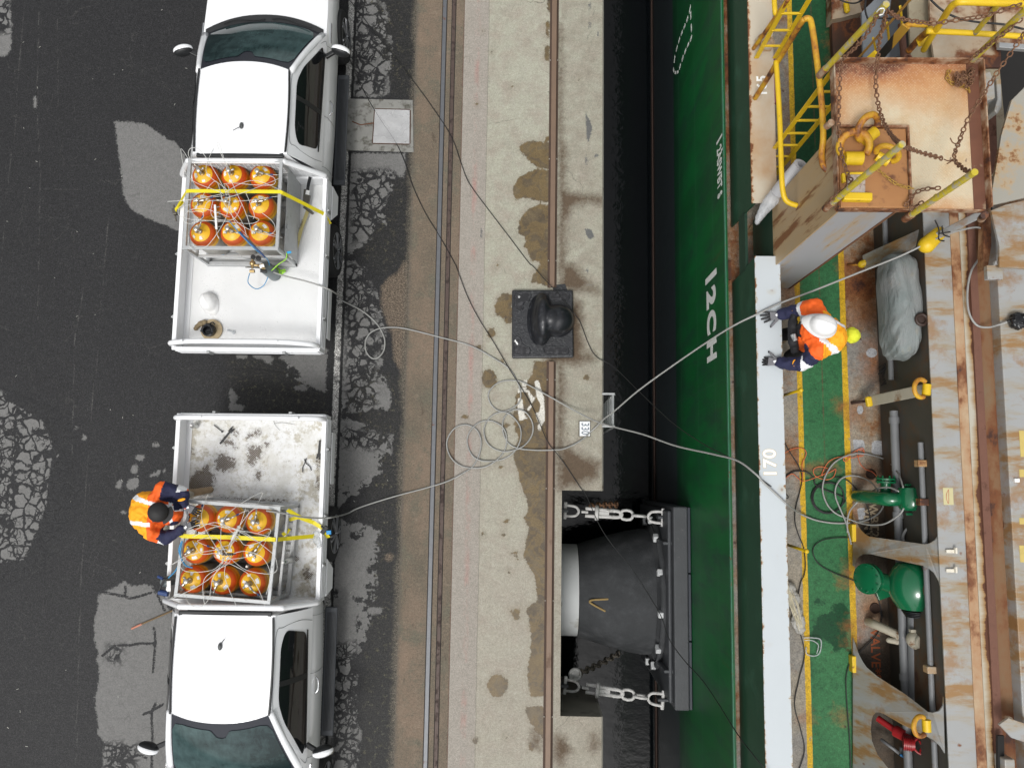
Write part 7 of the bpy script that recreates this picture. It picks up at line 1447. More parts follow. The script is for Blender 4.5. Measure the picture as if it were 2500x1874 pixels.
# inner hatch with lashing rings
bx0, by1 = P(2043, 316, ZP)[0], P(2043, 316, ZP)[1]; bx1 = P(2212, 400, ZP)[0]
m_lid = NT("rusty_lid"); n1 = m_lid.noise(3, 6, .6); m_lid = m_lid.out(m_lid.mix(m_lid.step(m_lid.noise(9, 6, .7), .55, .72), m_lid.mix(n1, (.42, .21, .075), (.28, .12, .045)), (.14, .055, .025)), .6, 0, n1, .2)
MB().box2((bx0, PY0+.004, ZP+.002), (bx1, by1, ZP+.026)).build("hatch_lid", m_lid, pl, bevel=.008)
g = MB(); g.box2((bx0-.03, by1+.004, ZP+.001), (bx1+.02, by1+.022, ZP+.05)); g.box2((bx1+.004, PY0+.02, ZP+.001), (bx1+.020, by1+.004, ZP+.05)); g.build("lid_coaming", m_rim, pl, bevel=.003)
for (u, v), an, s_, tl, lb in (((2123, 333), R(130), 1.2, .8, "topmost yellow lashing ring on the rusty lid"), ((2083, 387), R(90), 1.35, .35, "largest yellow lashing ring on the rusty lid, lying flat as a full horseshoe"), ((2155, 388), R(60), 1.0, 1.35, "yellow lashing ring on the rusty lid seen edge on")):
    dshackle("lashing_ring", lb, P(u, v, ZP+.07), an, s_, tl)
t = thing("yellow_cleat", "yellow box section cleat with a grey caked top at the bottom of the rusty lid", "cleat", P(2090, 460, ZP)); MB().box(P(2092, 482, ZP+.06), (.24, .07, .07), R(-1)).build("cleat_bar", m_yp, t, bevel=.012); MB().box(P(2090, 454, ZP+.05), (.15, .20, .05), R(-3)).build("cleat_block", simple("caked_grey", (.40, .34, .29), .9, 0, .3, 20, (.2, .12, .08), .55, .65, 20, .6, 60), t, bevel=.02); MB().bar(P(2060, 425, ZP+.06), P(2112, 424, ZP+.06), .02, .04).build("cleat_bar", m_yp, t, bevel=.006); MB().bar(P(2058, 424, ZP+.06), P(2060, 446, ZP+.06), .025, .04).build("cleat_bar", m_yp, t, bevel=.006)
# box pedestal under the platform
def ped_mat(name, col, k):
    t = NT(name); x, y, z = t.sep(); n1 = t.noise(1.6, 6, .6, t.vec(1, 1, .35)); n2 = t.noise(5, 7, .7, t.vec(1, 1, .14))
    c = t.mix(n1, tuple(a*.9 for a in col), col); c = t.mix(t.step(n2, k, k+.16), c, (.42, .29, .15)); c = t.mix(t.step(n2, k+.12, k+.18), c, (.20, .085, .03)); return t.out(c, .5, 0, n2, .1)
m_ped = ped_mat("pedestal_grey", (.37, .375, .39), .49); m_pedr = ped_mat("pedestal_tan", (.42, .31, .18), .42)
BX0, BX1 = P(2052, 509, ZP)[0]+.01, P(2192, 509, ZP)[0]; BY0 = PY0+.0; BY1 = P(2040, 315, ZP)[1]
g = MB().box2((BX0+.004, BY0, ZD), (BX1, BY0+.02, ZP-.052)); g.build("pedestal_wall", m_ped, ship)
MB().box2((BX0-.012, BY0-.003, ZC-.05), (BX0+.003, BY1, ZP-.052)).build("pedestal_wall", m_pedr, ship); MB().box2((BX0-.014, BY0-.004, 2.2), (BX0+.002, BY1+.04, ZC-.052)).build("pedestal_foot", m_dgreen, ship)
MB().box2((BX0, BY0, ZC-.08), (BX0+.10, BY0+.004-.008, ZC-.07)).build("weld_line", m_pal, ship)
MB().box2((BX0, BY1, ZD), (BX1, BY1+.02, ZP-.052)).build("pedestal_wall", m_pedr, ship); MB().box2((BX1-.02, BY0+.021, ZD), (BX1, BY1-.001, ZP-.052)).build("pedestal_wall", m_ped, ship)
MB().tube([(BX1+.004, BY0-.004, ZD), (BX1+.004, BY0-.004, ZP-.06)], .010, 6).build("rust_weld", simple("weld_rust", (.16, .07, .03), .8, 0, .4, 30), ship)
MB().box2((XC0+.01, YL-.05, 2.36), (XC0+.04, YU+.05, 2.62)).build("lower_bulwark", m_dgreen, ship)
MB().box2((HXX+.04, YL, 1.94), (HXX+.11, YU-.35, 2.0)).build("rusty_step", m_gut, ship)
# platform stanchions
def stanchion(foot, tip, zf_, zt_, label, r_=.026):
    p1 = V(*P(*tip, zt_)); p0 = V(*P(*foot, zf_)); d = (p1-p0)
    s = MB().cyl(p0, p1, r_, seg=14).build("stanchion", m_post, pl, smooth='auto'); s["label"] = label
    g = MB().cyl(p0+d*-.02, p0+d*.10, r_+.006, seg=14).build("socket", m_rim, s, smooth='auto')
    for k in (.45, .72): q = p0+d*k; MB().torus(q+V(.02, .02, 0), (0, 0, 1), .022, .006, 14, 6).build("chain_eye", m_post, s, smooth=True)
    return p1
S1 = stanchion((2018, 507), (2203, 352), ZP-.15, 5.92, "lower left yellow stanchion"); S2 = stanchion((2212, 533), (2380, 420), ZP-.10, 5.78, "lower right yellow stanchion"); S3 = stanchion((2003, 182), (2164, 10), ZP-.15, 5.82, "upper left yellow stanchion"); S4 = stanchion((2362, 158), (2508, 20), ZP-.05, 5.75, "upper right yellow stanchion")
MB().cyl(P(2018, 309, ZP+.0), P(2030, 299, ZP+.08), .03, seg=14).build("socket", m_rim, pl, smooth='auto'); MB().cyl(P(2395, 535, ZP-.2), P(2404, 524, ZP-.05), .032, seg=14).build("socket", m_rim, pl, smooth='auto')
# chains
m_ch = simple("rusty_chain", (.155, .075, .04), .8, 0, .35, 30, (.30, .17, .08), .55, .7, 20); m_chy = simple("rusty_chain_yellow", (.34, .20, .035), .7, 0, .35, 30)
def rchain(pts, label, mat=m_ch, link=.052, r_=.0062):
    o = chain_mb(spline([V(*P(*p)) for p in pts], 8), link, r_, jit=.35).build("rusty_chain", mat, smooth=True); return tagp(o, label, "chain", "rusty safety chains round the platform")
rchain([(2148, 25, 5.75), (2120, 78, 5.55), (2090, 115, 5.35), (2062, 140, 5.15), (2053, 165, 5.0), (2048, 250, 4.92), (2048, 330, 4.92), (2058, 390, 4.95), (2072, 430, 5.0), (2080, 443, 5.02), (2060, 462, 4.95), (2030, 488, 4.85), (2018, 502, 4.8)], "rusty chain down the left side of the platform, from upper to lower left stanchion")
rchain([(2166, 25, 5.75), (2157, 60, 5.5), (2147, 100, 5.3), (2143, 140, 5.1), (2138, 200, 4.95), (2144, 255, 4.95), (2158, 300, 5.1), (2178, 332, 5.4), (2196, 350, 5.8)], "rusty chain sagging across the platform's left part to the lower left stanchion's tip")
rchain([(2207, 358, 5.85), (2240, 370, 5.6), (2275, 380, 5.45), (2306, 389, 5.35)], "short rusty chain right of the lower left stanchion's tip")
rchain([(2328, 389, 5.3), (2342, 404, 5.4), (2358, 416, 5.55), (2373, 420, 5.7)], "short rusty chain to the lower right stanchion's tip")
rchain([(2500, 80, 5.7), (2478, 115, 5.6), (2450, 155, 5.5), (2420, 200, 5.4), (2395, 240, 5.3), (2372, 275, 5.25), (2355, 310, 5.2), (2342, 345, 5.2), (2332, 370, 5.25), (2328, 389, 5.3)], "rusty chain slanting over the platform's right rim, knotted in its middle", m_ch)
rchain([(2172, 28, 5.78), (2190, 42, 5.6), (2230, 52, 5.5), (2280, 57, 5.45), (2330, 50, 5.5), (2400, 40, 5.6), (2450, 25, 5.7), (2500, 8, 5.75)], "rusty chain swagged between the upper two stanchions")
rchain([(2142, 412, 4.9), (2165, 432, 4.9), (2195, 452, 4.9), (2238, 462, 4.9)], "thin rusty chain over the rusty lid's right edge", m_chy, .04, .005)
rchain([(2210, 505, 4.86), (2222, 485, 4.88), (2245, 465, 4.88), (2280, 460, 4.95), (2308, 459, 5.0)], "rusty chain arching by the lower right stanchion's foot")
rchain([(2222, 512, 4.88), (2240, 500, 4.9), (2262, 490, 4.95)], "stub of rusty chain heaped beside the lower right stanchion's foot")
rchain([(2495, 45, 5.6), (2460, 75, 5.5), (2420, 105, 5.3), (2390, 128, 5.1), (2362, 150, 4.95)], "rusty chain along the upper right stanchion", m_ch)
g = MB(); rr = random.Random(3)
for k in range(16):
    pts = []
    u, v = rr.uniform(2340, 2372), rr.uniform(165, 205)
    for j in range(5): pts.append(V(*P(u, v, ZP+.02+.05*rr.random()+.05*(1-k/16)))); u = min(2376, max(2335, u+rr.uniform(-14, 14))); v = min(215, max(166, v+rr.uniform(-12, 12)))
    chain_mb(spline(pts, 4), .045, .0055, g, jit=.8)
tagp(g.build("chain_heap", m_ch, smooth=True), "tangled heap of rusty chain in the platform's upper right corner", "chain")
rchain([(2320, 172, ZP+.03), (2312, 182, ZP+.03), (2318, 200, ZP+.03), (2338, 208, ZP+.03), (2362, 214, ZP+.03), (2368, 228, ZP+.03)], "loose rusty chain end with a hook, left of the tangled heap", m_chy, .045, .0055)
for pts, lb in (([(2140, 30, 5.8), (2148, 22, 5.85), (2158, 22, 5.85), (2156, 34, 5.8), (2146, 38, 5.78)], "bent wire hook at the upper left stanchion's tip"), ([(2092, 98, 5.4), (2098, 106, 5.4), (2102, 108, 5.4)], "short bent wire on the upper left stanchion"), ([(2305, 389, 5.33), (2315, 393, 5.32), (2328, 390, 5.3), (2312, 400, 5.32)], "wire tying two chains over the platform"), ([(2320, 337, 5.2), (2325, 347, 5.2), (2333, 352, 5.2)], "crooked wire end at the chain knot")):
    o = MB().tube(spline([P(*p) for p in pts], 4), .005, 6).build("wire_hook", m_sticker if 'hook' in lb else m_ch, smooth=True); tagp(o, lb, "wire hook")
# handrail tubes and ladders at the left of the platform
def rail(nm, pts, r_, mat, label=None):
    o = MB().tube(spline([P(*p) for p in pts], 6), r_, 12).build(nm, mat, ship, smooth=True)
    if label: o["label"] = label
    return o
rail("handrail", [(1842, 242, ZC), (1875, 190, 3.45), (1920, 115, 4.05), (1955, 58, 4.5), (1965, 47, 4.57), (1974, 46, 4.58), (1981, 58, 4.58), (1992, 130, 4.58), (2005, 240, 4.56), (2010, 330, 4.54), (2006, 375, 4.50), (2010, 405, 4.50), (2028, 422, 4.5)], .027, m_yr, "rusty yellow handrail loop")
rail("handrail", [(1894, 155, 3.78), (1896, 165, 3.80), (1904, 300, 3.80), (1908, 420, 3.80), (1912, 470, 3.78), (1922, 492, 3.76), (1946, 502, 3.75)], .026, m_yp, "bright yellow handrail")
rail("handrail", [(1889, -20, 3.85), (1892, 28, 3.85), (1894, 32, 3.8)], .026, m_yp)
rail("rail_post", [(1838, 121, ZC), (1880, 62, 3.6), (1925, -3, 4.15)], .022, m_yr)
m_bent = rusty("bent_fairlead", (.55, .50, .42), .55, 6)
g = MB(); g.tube(spline([P(1848, 100, ZC+.03), P(1860, 88, ZC+.16), P(1875, 90, ZC+.18), P(1886, 103, ZC+.1), P(1888, 112, ZC+.02)], 5), .026, 10); g.box(P(1869, 113, ZC+.05), (.12, .09, .07)); g.build("fairlead_roller", m_bent, ship, smooth='auto', bevel=0)
YLD = 3.60
def lp(u, v): 
    c = np.array([(u-1250)/FP, -(v-937)/FP, -1.]); ww = np.array([XW@c, YW@c, ZW@c]); t_ = YLD/ww[1]; return V(ww[0]*t_, YLD, H+ww[2]*t_)
def ladder(yl, ua, ub, z0, z1, uref):
    global YLD
    YLD = yl; xa, xb = lp(ua, uref).x, lp(ub, uref).x
    st = None
    for x in (xa, xb): MB().bar((x, yl, z0), (x, yl, z1), .05, .012, up=(0, 1, 0)).build("ladder_stringer", m_yp, ship, bevel=.002)
    z = z0+.25
    while z < z1: MB().bar((xa, yl, z), (xb, yl, z), .022, .022).build("ladder_rung", m_yp, ship, bevel=.004); z += .30
ladder(3.60, 1965, 2026, ZD, 4.70, 264); ladder(4.62, 1882, 1930, 3.05, 4.2, 77)
# white plastic roll and trailing film
t = thing("film_roll", "roll of white plastic film lying aslant, its end trailing over the green side", "plastic roll", P(1925, 440, 3.3))
pa, pb = V(*P(1957, 403, 3.55)), V(*P(1900, 470, 3.20)); MB().lathe(pb, (pa-pb), [(.075, 0), (.082, .01), (.082, (pa-pb).length), (.045, (pa-pb).length+.001), (.045, (pa-pb).length-.12), (.001, (pa-pb).length-.121)], 28).build("roll", simple("white_film", (.55, .55, .56), .3, 0, .05, 8), t, smooth='auto')
g = MB()
for u, v, z_, r_ in ((1908, 460, 3.2, .085), (1900, 470, 3.18, .085), (1892, 480, 3.17, .085), (1884, 489, 3.15, .08), (1876, 498, 3.13, .075), (1868, 508, 3.12, .068), (1861, 519, 3.1, .058), (1854, 530, 3.08, .048), (1848, 543, 3.05, .035)): g.ball(P(u, v, z_), (r_, r_, .045), 14, 10)
organic("trailing_film", g, film_mat("milky_film", (.66, .68, .70), .5), t, .014, 14, .005, 12)
m_pink = simple("pink_board", (.28, .07, .12), .6); tagp(MB().box2((P(1885, 130, 2.6)[0], P(0, 243, 2.6)[1], 2.55), (P(1897, 130, 2.6)[0], P(0, 128, 2.6)[1], 2.6)).build("pink_board", m_pink), "narrow faded pink board behind the bulwark beside the 165 mark", "board")
# ---- structure above and right of the platform
m_cream = rusty("cream_plate", (.44, .38, .29), .50, 2.0, .6, (.40, .30, .20)); m_dcream = simple("dull_cream", (.30, .26, .18), .6, 0, .15, 3, (.16, .09, .05), .58, .7, 3); m_bluegrey = simple("blue_grey_plate", (.17, .185, .20), .6, 0, .15, 4, (.07, .05, .04), .60, .7, 4)
def slab(nm, pts, z, mat, th=.03): return MB().prism([P(u, v, z)[:2] for u, v in pts], z-th, z).build(nm, mat, ship)
slab("winch_bed", [(2030, -60), (2080, -60), (2105, 30), (2062, 42), (2030, 48)], 2.15, m_cream, .18); MB().capsule(P(2066, 10, 2.22), P(2068, 26, 2.22), .035).build("yellow_stub", m_yp, ship, smooth=True)
slab("deck_trough", [(2030, 48), (2100, 44), (2108, 150), (2035, 150)], 2.05, m_gut, .08)
slab("side_plate", [(2104, 30), (2135, 0), (2150, -60), (2185, -60), (2170, 40), (2172, 155), (2108, 155)], 3.3, m_bluegrey); slab("side_plate", [(2148, 40), (2215, 30), (2215, 155), (2160, 155)], 2.9, m_bluegrey)
slab("gusset_plate", [(2215, -60), (2268, -60), (2285, 158), (2225, 158)], 4.2, m_dcream); slab("upper_plate", [(2268, -60), (2412, -60), (2440, 60), (2445, 165), (2284, 165), (2272, 80)], 4.35, m_cream)
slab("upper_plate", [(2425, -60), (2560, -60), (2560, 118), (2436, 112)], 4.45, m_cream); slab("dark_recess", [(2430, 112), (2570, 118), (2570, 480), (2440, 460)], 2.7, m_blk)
MB().bar(P(2436, 113, 4.5), P(2560, 122, 4.5), .05, .05).build("edge_beam", m_galv, ship, bevel=.006)
slab("side_bracket", [(2378, 165), (2440, 165), (2465, 420), (2412, 430)], 4.0, m_dcream); slab("inner_panel", [(2385, 290), (2432, 280), (2436, 410), (2410, 440), (2395, 400)], 4.1, m_brbar, .02)
g = MB(); g.prism([P(u, v, 4.5)[:2] for u, v in ((2396, 178), (2418, 174), (2428, 200), (2430, 240), (2408, 246), (2400, 210))], 4.3, 4.5); g.build("grey_lug", m_coam, ship, bevel=.01); MB().prism([P(u, v, 4.4)[:2] for u, v in ((2432, 190), (2444, 192), (2446, 262), (2436, 278), (2428, 270), (2436, 240))], 4.25, 4.4).build("grey_lug", m_coam, ship, bevel=.01)
# sloping hatch end plates at the right edge
def face(nm, pts, mat, th=.03): return MB().plate([V(*P(*p)) for p in pts], th).build(nm, mat, ship, fixn=True)
m_end = ped_mat("hatch_end_grey", (.33, .315, .27), .44)
face("hatch_end", [(u_, v_, 4.6) for u_, v_ in ((2508, 205), (2500, 215), (2470, 245), (2445, 330), (2420, 480), (2424, 500), (2520, 478), (2570, 470), (2570, 200))], m_end)
face("hatch_end", [(u_, v_, 3.75) for u_, v_ in ((2420, 514), (2455, 500), (2560, 476), (2560, 660), (2440, 652), (2440, 600))], m_cover)
MB().box2((P(2412, 640, 3.7)[0], P(0, 658, 3.7)[1], 3.62), (P(2450, 640, 3.7)[0], P(0, 625, 3.7)[1], 3.68)).build("bolt_lug", m_coam, ship, bevel=.004); MB().lathe(P(2429, 643, 3.68), (0, 0, 1), [(.022, 0), (.024, .01), (.018, .03), (.001, .032)], 14).build("lug_bolt", m_galv, ship, smooth='auto')
slab("tan_edge_plate", [(2403, 520), (2420, 514), (2420, 600), (2412, 650), (2400, 660)], 3.45, m_tanr, .1)
# bottom right fittings
g = MB(); g.lathe(P(2458, 1757, 3.35), (0, 0, 1), [(.045, 0), (.045, .04), (.03, .05), (.001, .055)], 20); g.build("round_cap", m_cream, ship, smooth='auto')
face("white_flap", [(2440, 1768, 3.42), (2462, 1752, 3.42), (2530, 1775, 3.42), (2530, 1820, 3.42), (2470, 1800, 3.42)], m_coam); MB().box2((P(2450, 1800, 3.38)[0], P(0, 1900, 3.38)[1], 3.2), (P(2475, 1800, 3.38)[0], P(0, 1798, 3.38)[1], 3.38)).build("end_bracket", m_coam, ship, bevel=.01)
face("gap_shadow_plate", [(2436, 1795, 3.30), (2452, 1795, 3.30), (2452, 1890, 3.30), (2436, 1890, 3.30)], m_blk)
# top right yellow handrail, striped beam and upper girder
rail("handrail", [(2255, 122, 4.6), (2268, 100, 4.8), (2300, 50, 5.2), (2318, 22, 5.45), (2332, 9, 5.55), (2352, 5, 5.6), (2420, 7, 5.6), (2520, 10, 5.6)], .027, m_yp); rail("handrail", [(2262, 76, 5.0), (2350, 80, 5.0), (2450, 86, 5.0), (2530, 92, 5.0)], .024, m_yp); rail("rail_post", [(2380, 82, 5.0), (2410, 45, 5.3), (2438, 10, 5.58)], .022, m_post); rail("rail_post", [(2218, 125, 4.4), (2245, 95, 4.6), (2272, 72, 4.85)], .03, m_yr); MB().bar(P(2240, 106, 4.6), P(2268, 98, 4.6), .07, .015).build("yellow_tab", m_yp, ship, bevel=.003)
m_stripe = NT("hazard_stripes"); x, y, z = m_stripe.sep(); ww_ = m_stripe.math('FRACT', m_stripe.math('MULTIPLY', m_stripe.math('ADD', x, m_stripe.math('MULTIPLY', y, 2.2)), 4.2)); m_stripe = m_stripe.out(m_stripe.mix(m_stripe.step(ww_, .49, .51), (.42, .24, .03), (.012, .012, .012)), .6)
MB().bar(P(2146, 142, 4.3), P(2212, 64, 4.9), .075, .02).build("striped_bar", m_stripe, ship); rail("angle_rail", [(2212, 64, 4.9), (2222, 60, 4.9), (2264, 62, 4.9)], .022, m_yr)
MB().bar(P(2098, 140, 4.0), P(2240, -20, 5.1), .08, .02).build("ladder_stringer", simple("brown_yellow_beam", (.30, .16, .03), .6, 0, .25, 6, (.13, .06, .03), .5, .65, 6), ship, bevel=.003)
for a, b_ in (((2132, 95, 4.3), (2142, 140, 3.9)), ((2166, 57, 4.55), (2172, 112, 4.1)), ((2198, 18, 4.85), (2204, 78, 4.4))): MB().bar(P(*a), P(*b_), .035, .02).build("ladder_rung", m_yp, ship, bevel=.004)
MB().bar(P(2120, 146, 4.4), P(2140, 128, 4.5), .05, .03).build("yellow_tab", m_yp, ship, bevel=.004); MB().lathe(P(2210, 150, 4.3), (0, 0, 1), [(.04, 0), (.04, .06), (.028, .061), (.028, .03), (.001, .031)], 16).build("pipe_stub", m_brbar, ship, smooth='auto'); MB().cyl(P(2200, 60, 3.2), P(2208, 150, 3.2), .035, seg=12).build("pipe", m_brbar, ship, smooth='auto')
for pts in ([(2115, -10, 3.7), (2112, 20, 3.7), (2118, 45, 3.7), (2130, 60, 3.7)], [(2045, -4, 2.6), (2065, 6, 2.6), (2090, 8, 2.6), (2110, -4, 2.6)], [(2272, 0, 4.5), (2300, 25, 4.5), (2340, 45, 4.5), (2390, 55, 4.5), (2450, 60, 4.5), (2500, 72, 4.55)], [(2142, 45, 3.5), (2190, 46, 3.5)]): MB().tube(spline([P(*p) for p in pts], 5), .010, 6).build("electric_cable", m_bhose, ship, smooth=True)
# ================================================================ PEOPLE
m_or = NT("hi_vis_orange"); m_or = m_or.out(m_or.mix(m_or.noise(5, 4), (.80, .105, .008), (.88, .14, .010)), .75, 0, m_or.noise(18, 5, .7), .4, .01)
m_yo = NT("hi_vis_yellow_orange"); m_yo = m_yo.out(m_yo.mix(m_yo.noise(5, 4), (.88, .33, .006), (.94, .42, .01)), .75, 0, m_yo.noise(18, 5, .7), .4, .01)
m_nv = simple("navy_cloth", (.014, .016, .052), .8, 0, .25, 14, bump=.3, bscale=40); m_rf = simple("reflective_tape", (.78, .79, .80), .35, 0, .06, 20); m_bk = simple("black_cloth", (.010, .010, .012), .75, 0, .3, 14)
m_khk = simple("pale_trousers", (.36, .33, .27), .85, 0, .12, 12); m_boot = simple("suede_boot", (.26, .19, .115), .85, 0, .2, 20); m_skin = simple("skin", (.44, .24, .16), .5, 0, .08, 12); m_hair = simple("dark_hair", (.025, .015, .010), .7)
m_glv = simple("grey_glove_knit", (.16, .16, .17), .85, 0, .15, 60); m_glb = simple("black_glove_rubber", (.012, .012, .013), .55)
def glove(parent, wrist, hand_dir, up, side, curl=.35, spread=.16, s=1.0):
    """gloved hand: palm, four fingers of different lengths, thumb from the side of the palm"""
    w_ = Vector(wrist); d = Vector(hand_dir).normalized(); up = Vector(up).normalized(); sd = d.cross(up).normalized()*side; up = sd.cross(d)*side if False else up
    g = MB(); g.capsule(w_-d*.01, w_+d*.035, .028*s, .030*s)
    pc = w_+d*.065*s
    for k in (-1, -.35, .35, 1): g.capsule(w_+d*.03*s+sd*.014*k*s, w_+d*.098*s+sd*.029*k*s, .0165*s, .0155*s)
    Ls = [.062, .076, .080, .070]; kn = []
    for i in range(4):
        k = (i-1.5)/1.5; b0 = w_+d*(.098-.006*abs(k))*s+sd*.030*k*s; dd = (d+sd*spread*k).normalized(); p = b0; seg = Ls[i]*s/3; a_ = 0
        for j in range(3):
            a_ += curl*(.7+.25*j); q = p+(dd*math.cos(a_)-up*math.sin(a_))*seg*1.15; g.capsule(p, q, (.0105-.0008*j)*s, (.0100-.0008*j)*s, 10); p = q
        kn.append(b0)
    tb = w_+d*.035*s-sd*.030*s; td = (d*.72-sd*.70).normalized(); p = tb; a_ = 0
    for j in range(3):
        q = p+(td-up*(.15+.3*curl*j)).normalized()*.034*s; g.capsule(p, q, (.0145-.0015*j)*s, (.013-.0015*j)*s, 10); p = q
    lim = (w_+d*.105*s).dot(d)
    o = organic("glove", g, [m_glv, m_glb], parent, .0038, 3, 0, matfn=lambda c, n_: 1 if c.dot(d) > lim or n_.dot(up) < -.35 else 0)
    MB().box(w_+d*.05*s+up*.030*s, (.030*s, .022*s, .002), math.atan2(d.y, d.x)+.5).build("glove_badge", m_rf, o)
    return o
def torso_mat_fn(rules, default):
    def f(c, n_):
        for fn, idx in rules:
            if fn(c, n_): return idx
        return default
    return f
def near_seg(c, a, b, r_, t0=0.0, t1=1.0):
    ab = b-a; t_ = (c-a).dot(ab)/ab.length_squared; return t0 <= t_ <= t1 and (c-(a+ab*t_)).length < r_
# ---------- worker on the ship's deck, leaning on the white cap rail
hd = V(*P(2008, 795, 3.66)); p1 = thing("person", "worker in white hard hat and orange jacket, both gloved hands on the white rail", "person", (hd.x, hd.y-.05, ZD))
Y0 = hd.y-.06; shR = V(*P(1990, 750, 3.42)); shL = V(*P(1996, 858, 3.42)); elR = V(*P(1952, 756, 3.24)); elL = V(*P(1958, 890, 3.22)); wrR = V(*P(1908, 768, 3.08)); wrL = V(*P(1903, 885, 3.08))
chest = V((shR.x+shL.x)/2+.02, (shR.y+shL.y)/2, 3.28); belly = V(chest.x+.05, chest.y, 3.02); hip = V(chest.x+.10, chest.y-.0, 2.86); neck = V(chest.x-.02, chest.y+.02, 3.50)
g = MB(); g.capsule(hip, belly, .135, .13); g.capsule(belly, chest, .13, .14); g.capsule(chest, neck, .09, .05)
for s_ in (-1, 1):
    h = hip+V(-.01, s_*.09, -.02); k = V(hip.x-.12-.05*s_, hip.y+s_*.12, 2.42); a = V(hip.x+.02-.08*s_, hip.y+s_*.13, ZD+.10); g.capsule(h, k, .095, .068); g.capsule(k, a, .064, .048)
for s_, sh, el, wr in ((1, shR, elR, wrR), (-1, shL, elL, wrL)): g.capsule(chest+V(0, s_*.1, .09), sh, .07, .065); g.capsule(sh, el, .055, .046); g.capsule(el, wr, .042, .032)
g.capsule(neck+V(0, 0, -.04), neck+V(-.015, 0, .06), .052, .052); hc = hd+V(-.0, -.0, -.07); g.ball(hc, (.095, .078, .115), 20, 14); g.ball(hc+V(-.035, .01, -.055), (.06, .055, .06), 14, 10)
body = organic("body", g, [m_bk, m_skin], p1, .013, 4, 0, matfn=lambda c, n_: 1 if c.z > neck.z-.02 else 0)
FX = math.atan2(.36, -.93); fd = V(math.cos(FX), math.sin(FX), 0); fs_ = V(-fd.y, fd.x, 0)
fg = MB(); fg.ball(hc+fd*.105+V(0, 0, -.045), (.018, .016, .022), 10, 8); fg.ball(hc+fs_*.08+V(0, 0, -.04), (.016, .012, .03), 8, 6); fg.ball(hc-fs_*.08+V(0, 0, -.04), (.016, .012, .03), 8, 6); fg.build("face_features", m_skin, p1, smooth=True)
eg = MB()
for s_ in (-1, 1): eg.ball(hc+fd*.085+fs_*.03*s_+V(0, 0, -.02), .012, 10, 8)
eg.build("eyes", m_hair, p1, smooth=True); MB().capsule(hc+fd*.092-fs_*.02+V(0, 0, -.08), hc+fd*.092+fs_*.02+V(0, 0, -.08), .006).build("mouth", simple("lips", (.30, .11, .09), .5), p1, smooth=True)
for s_ in (-1, 1): bt = MB(); a = V(hip.x+.02-.08*s_, hip.y+s_*.13, ZD+.05); bt.capsule(a+V(.04, 0, 0), a+V(-.14, 0, -.005), .045, .042).capsule(a+V(.02, 0, .0), a+V(.01, 0, .12), .05, .055); bt.build("boot", m_boot, p1, smooth=True)
# jacket
g = MB(); g.capsule(belly+V(.02, 0, -.04), chest, .165, .175); g.ball(chest+V(.02, 0, .06), (.17, .24, .13), 20, 14); g.ball(chest+V(.10, -.02, .0), (.14, .20, .17), 18, 12); g.ball(belly+V(.07, -.03, .02), (.15, .18, .15), 16, 12); g.ball(chest+V(.16, -.05, .02), (.16, .19, .17), 18, 12); g.ball(chest+V(.02, -.12, .07), (.15, .17, .12), 16, 12)
for sh, el, wr in ((shR, elR, wrR), (shL, elL, wrL)): g.capsule(chest.lerp(sh, .5)+V(.02, 0, .06), sh, .10, .086); g.capsule(sh, el, .084, .072); g.capsule(el, wr-(wr-el)*.02, .068, .055)
g.lathe(neck+V(0, 0, -.09), (0, 0, 1), [(.13, 0), (.10, .06), (.085, .11), (.001, .111)], 20)
uf = (chest+V(-.3, 0, 0))
def j1(c, n_):
    for sh, el, wr, s_ in ((shR, elR, wrR, 1), (shL, elL, wrL, -1)):
        if near_seg(c, el, wr, .12, -.15, 1.3): return 2 if near_seg(c, el, wr, .12, -.05, 1.3) else 3
        if near_seg(c, sh, el, .13, .62, 1.2): return 3 if s_ > 0 else 3
        if s_ < 0 and near_seg(c, sh, el, .14, .10, .62) and c.x < sh.x+.04: return 2
    q = c-chest
    if c.x < chest.x-.10: return 4 if (abs(q.y-.03) < .09 and c.z < chest.z+.06 and c.x < chest.x-.125) else (3 if abs(q.y-.10) < .03 and c.z > belly.z+.1 else 0)
    a_ = q.y+q.x*.55
    if q.x > -.02 and -.150 < a_ < -.085 and c.z > chest.z-.12: return 3
    if q.x > -.02 and .16 < a_ < .20 and q.x > .1: return 3
    return 1 if q.x > .02 and q.y < .17 else 0
organic("jacket", g, [m_or, m_yo, m_nv, m_rf, m_bk], p1, .012, 4, .022, 7, matfn=j1)
for sh, el, wr in ((shR, elR, wrR), (shL, elL, wrL)):
    q = el.lerp(wr, .42); d = (wr-el).normalized(); MB().ball(q+V(0, 0, .066), (.022, .038, .010), 12, 8, Matrix.Rotation(math.atan2(d.y, d.x), 3, 'Z')).build("sleeve_tab", m_yo, p1, smooth=True)
glove(p1, wrR, (-1, -.12, -.12), (0, 0, 1), 1, .10, .30, 1.12); glove(p1, wrL, (-.95, .15, -.18), (0, 0, 1), -1, .45, .16, 1.1)
hm = helmet_mb(hd+V(0, 0, -.01), FX, .05, 1.0).build("hard_hat", m_helm, p1, smooth=True, fixn=True)
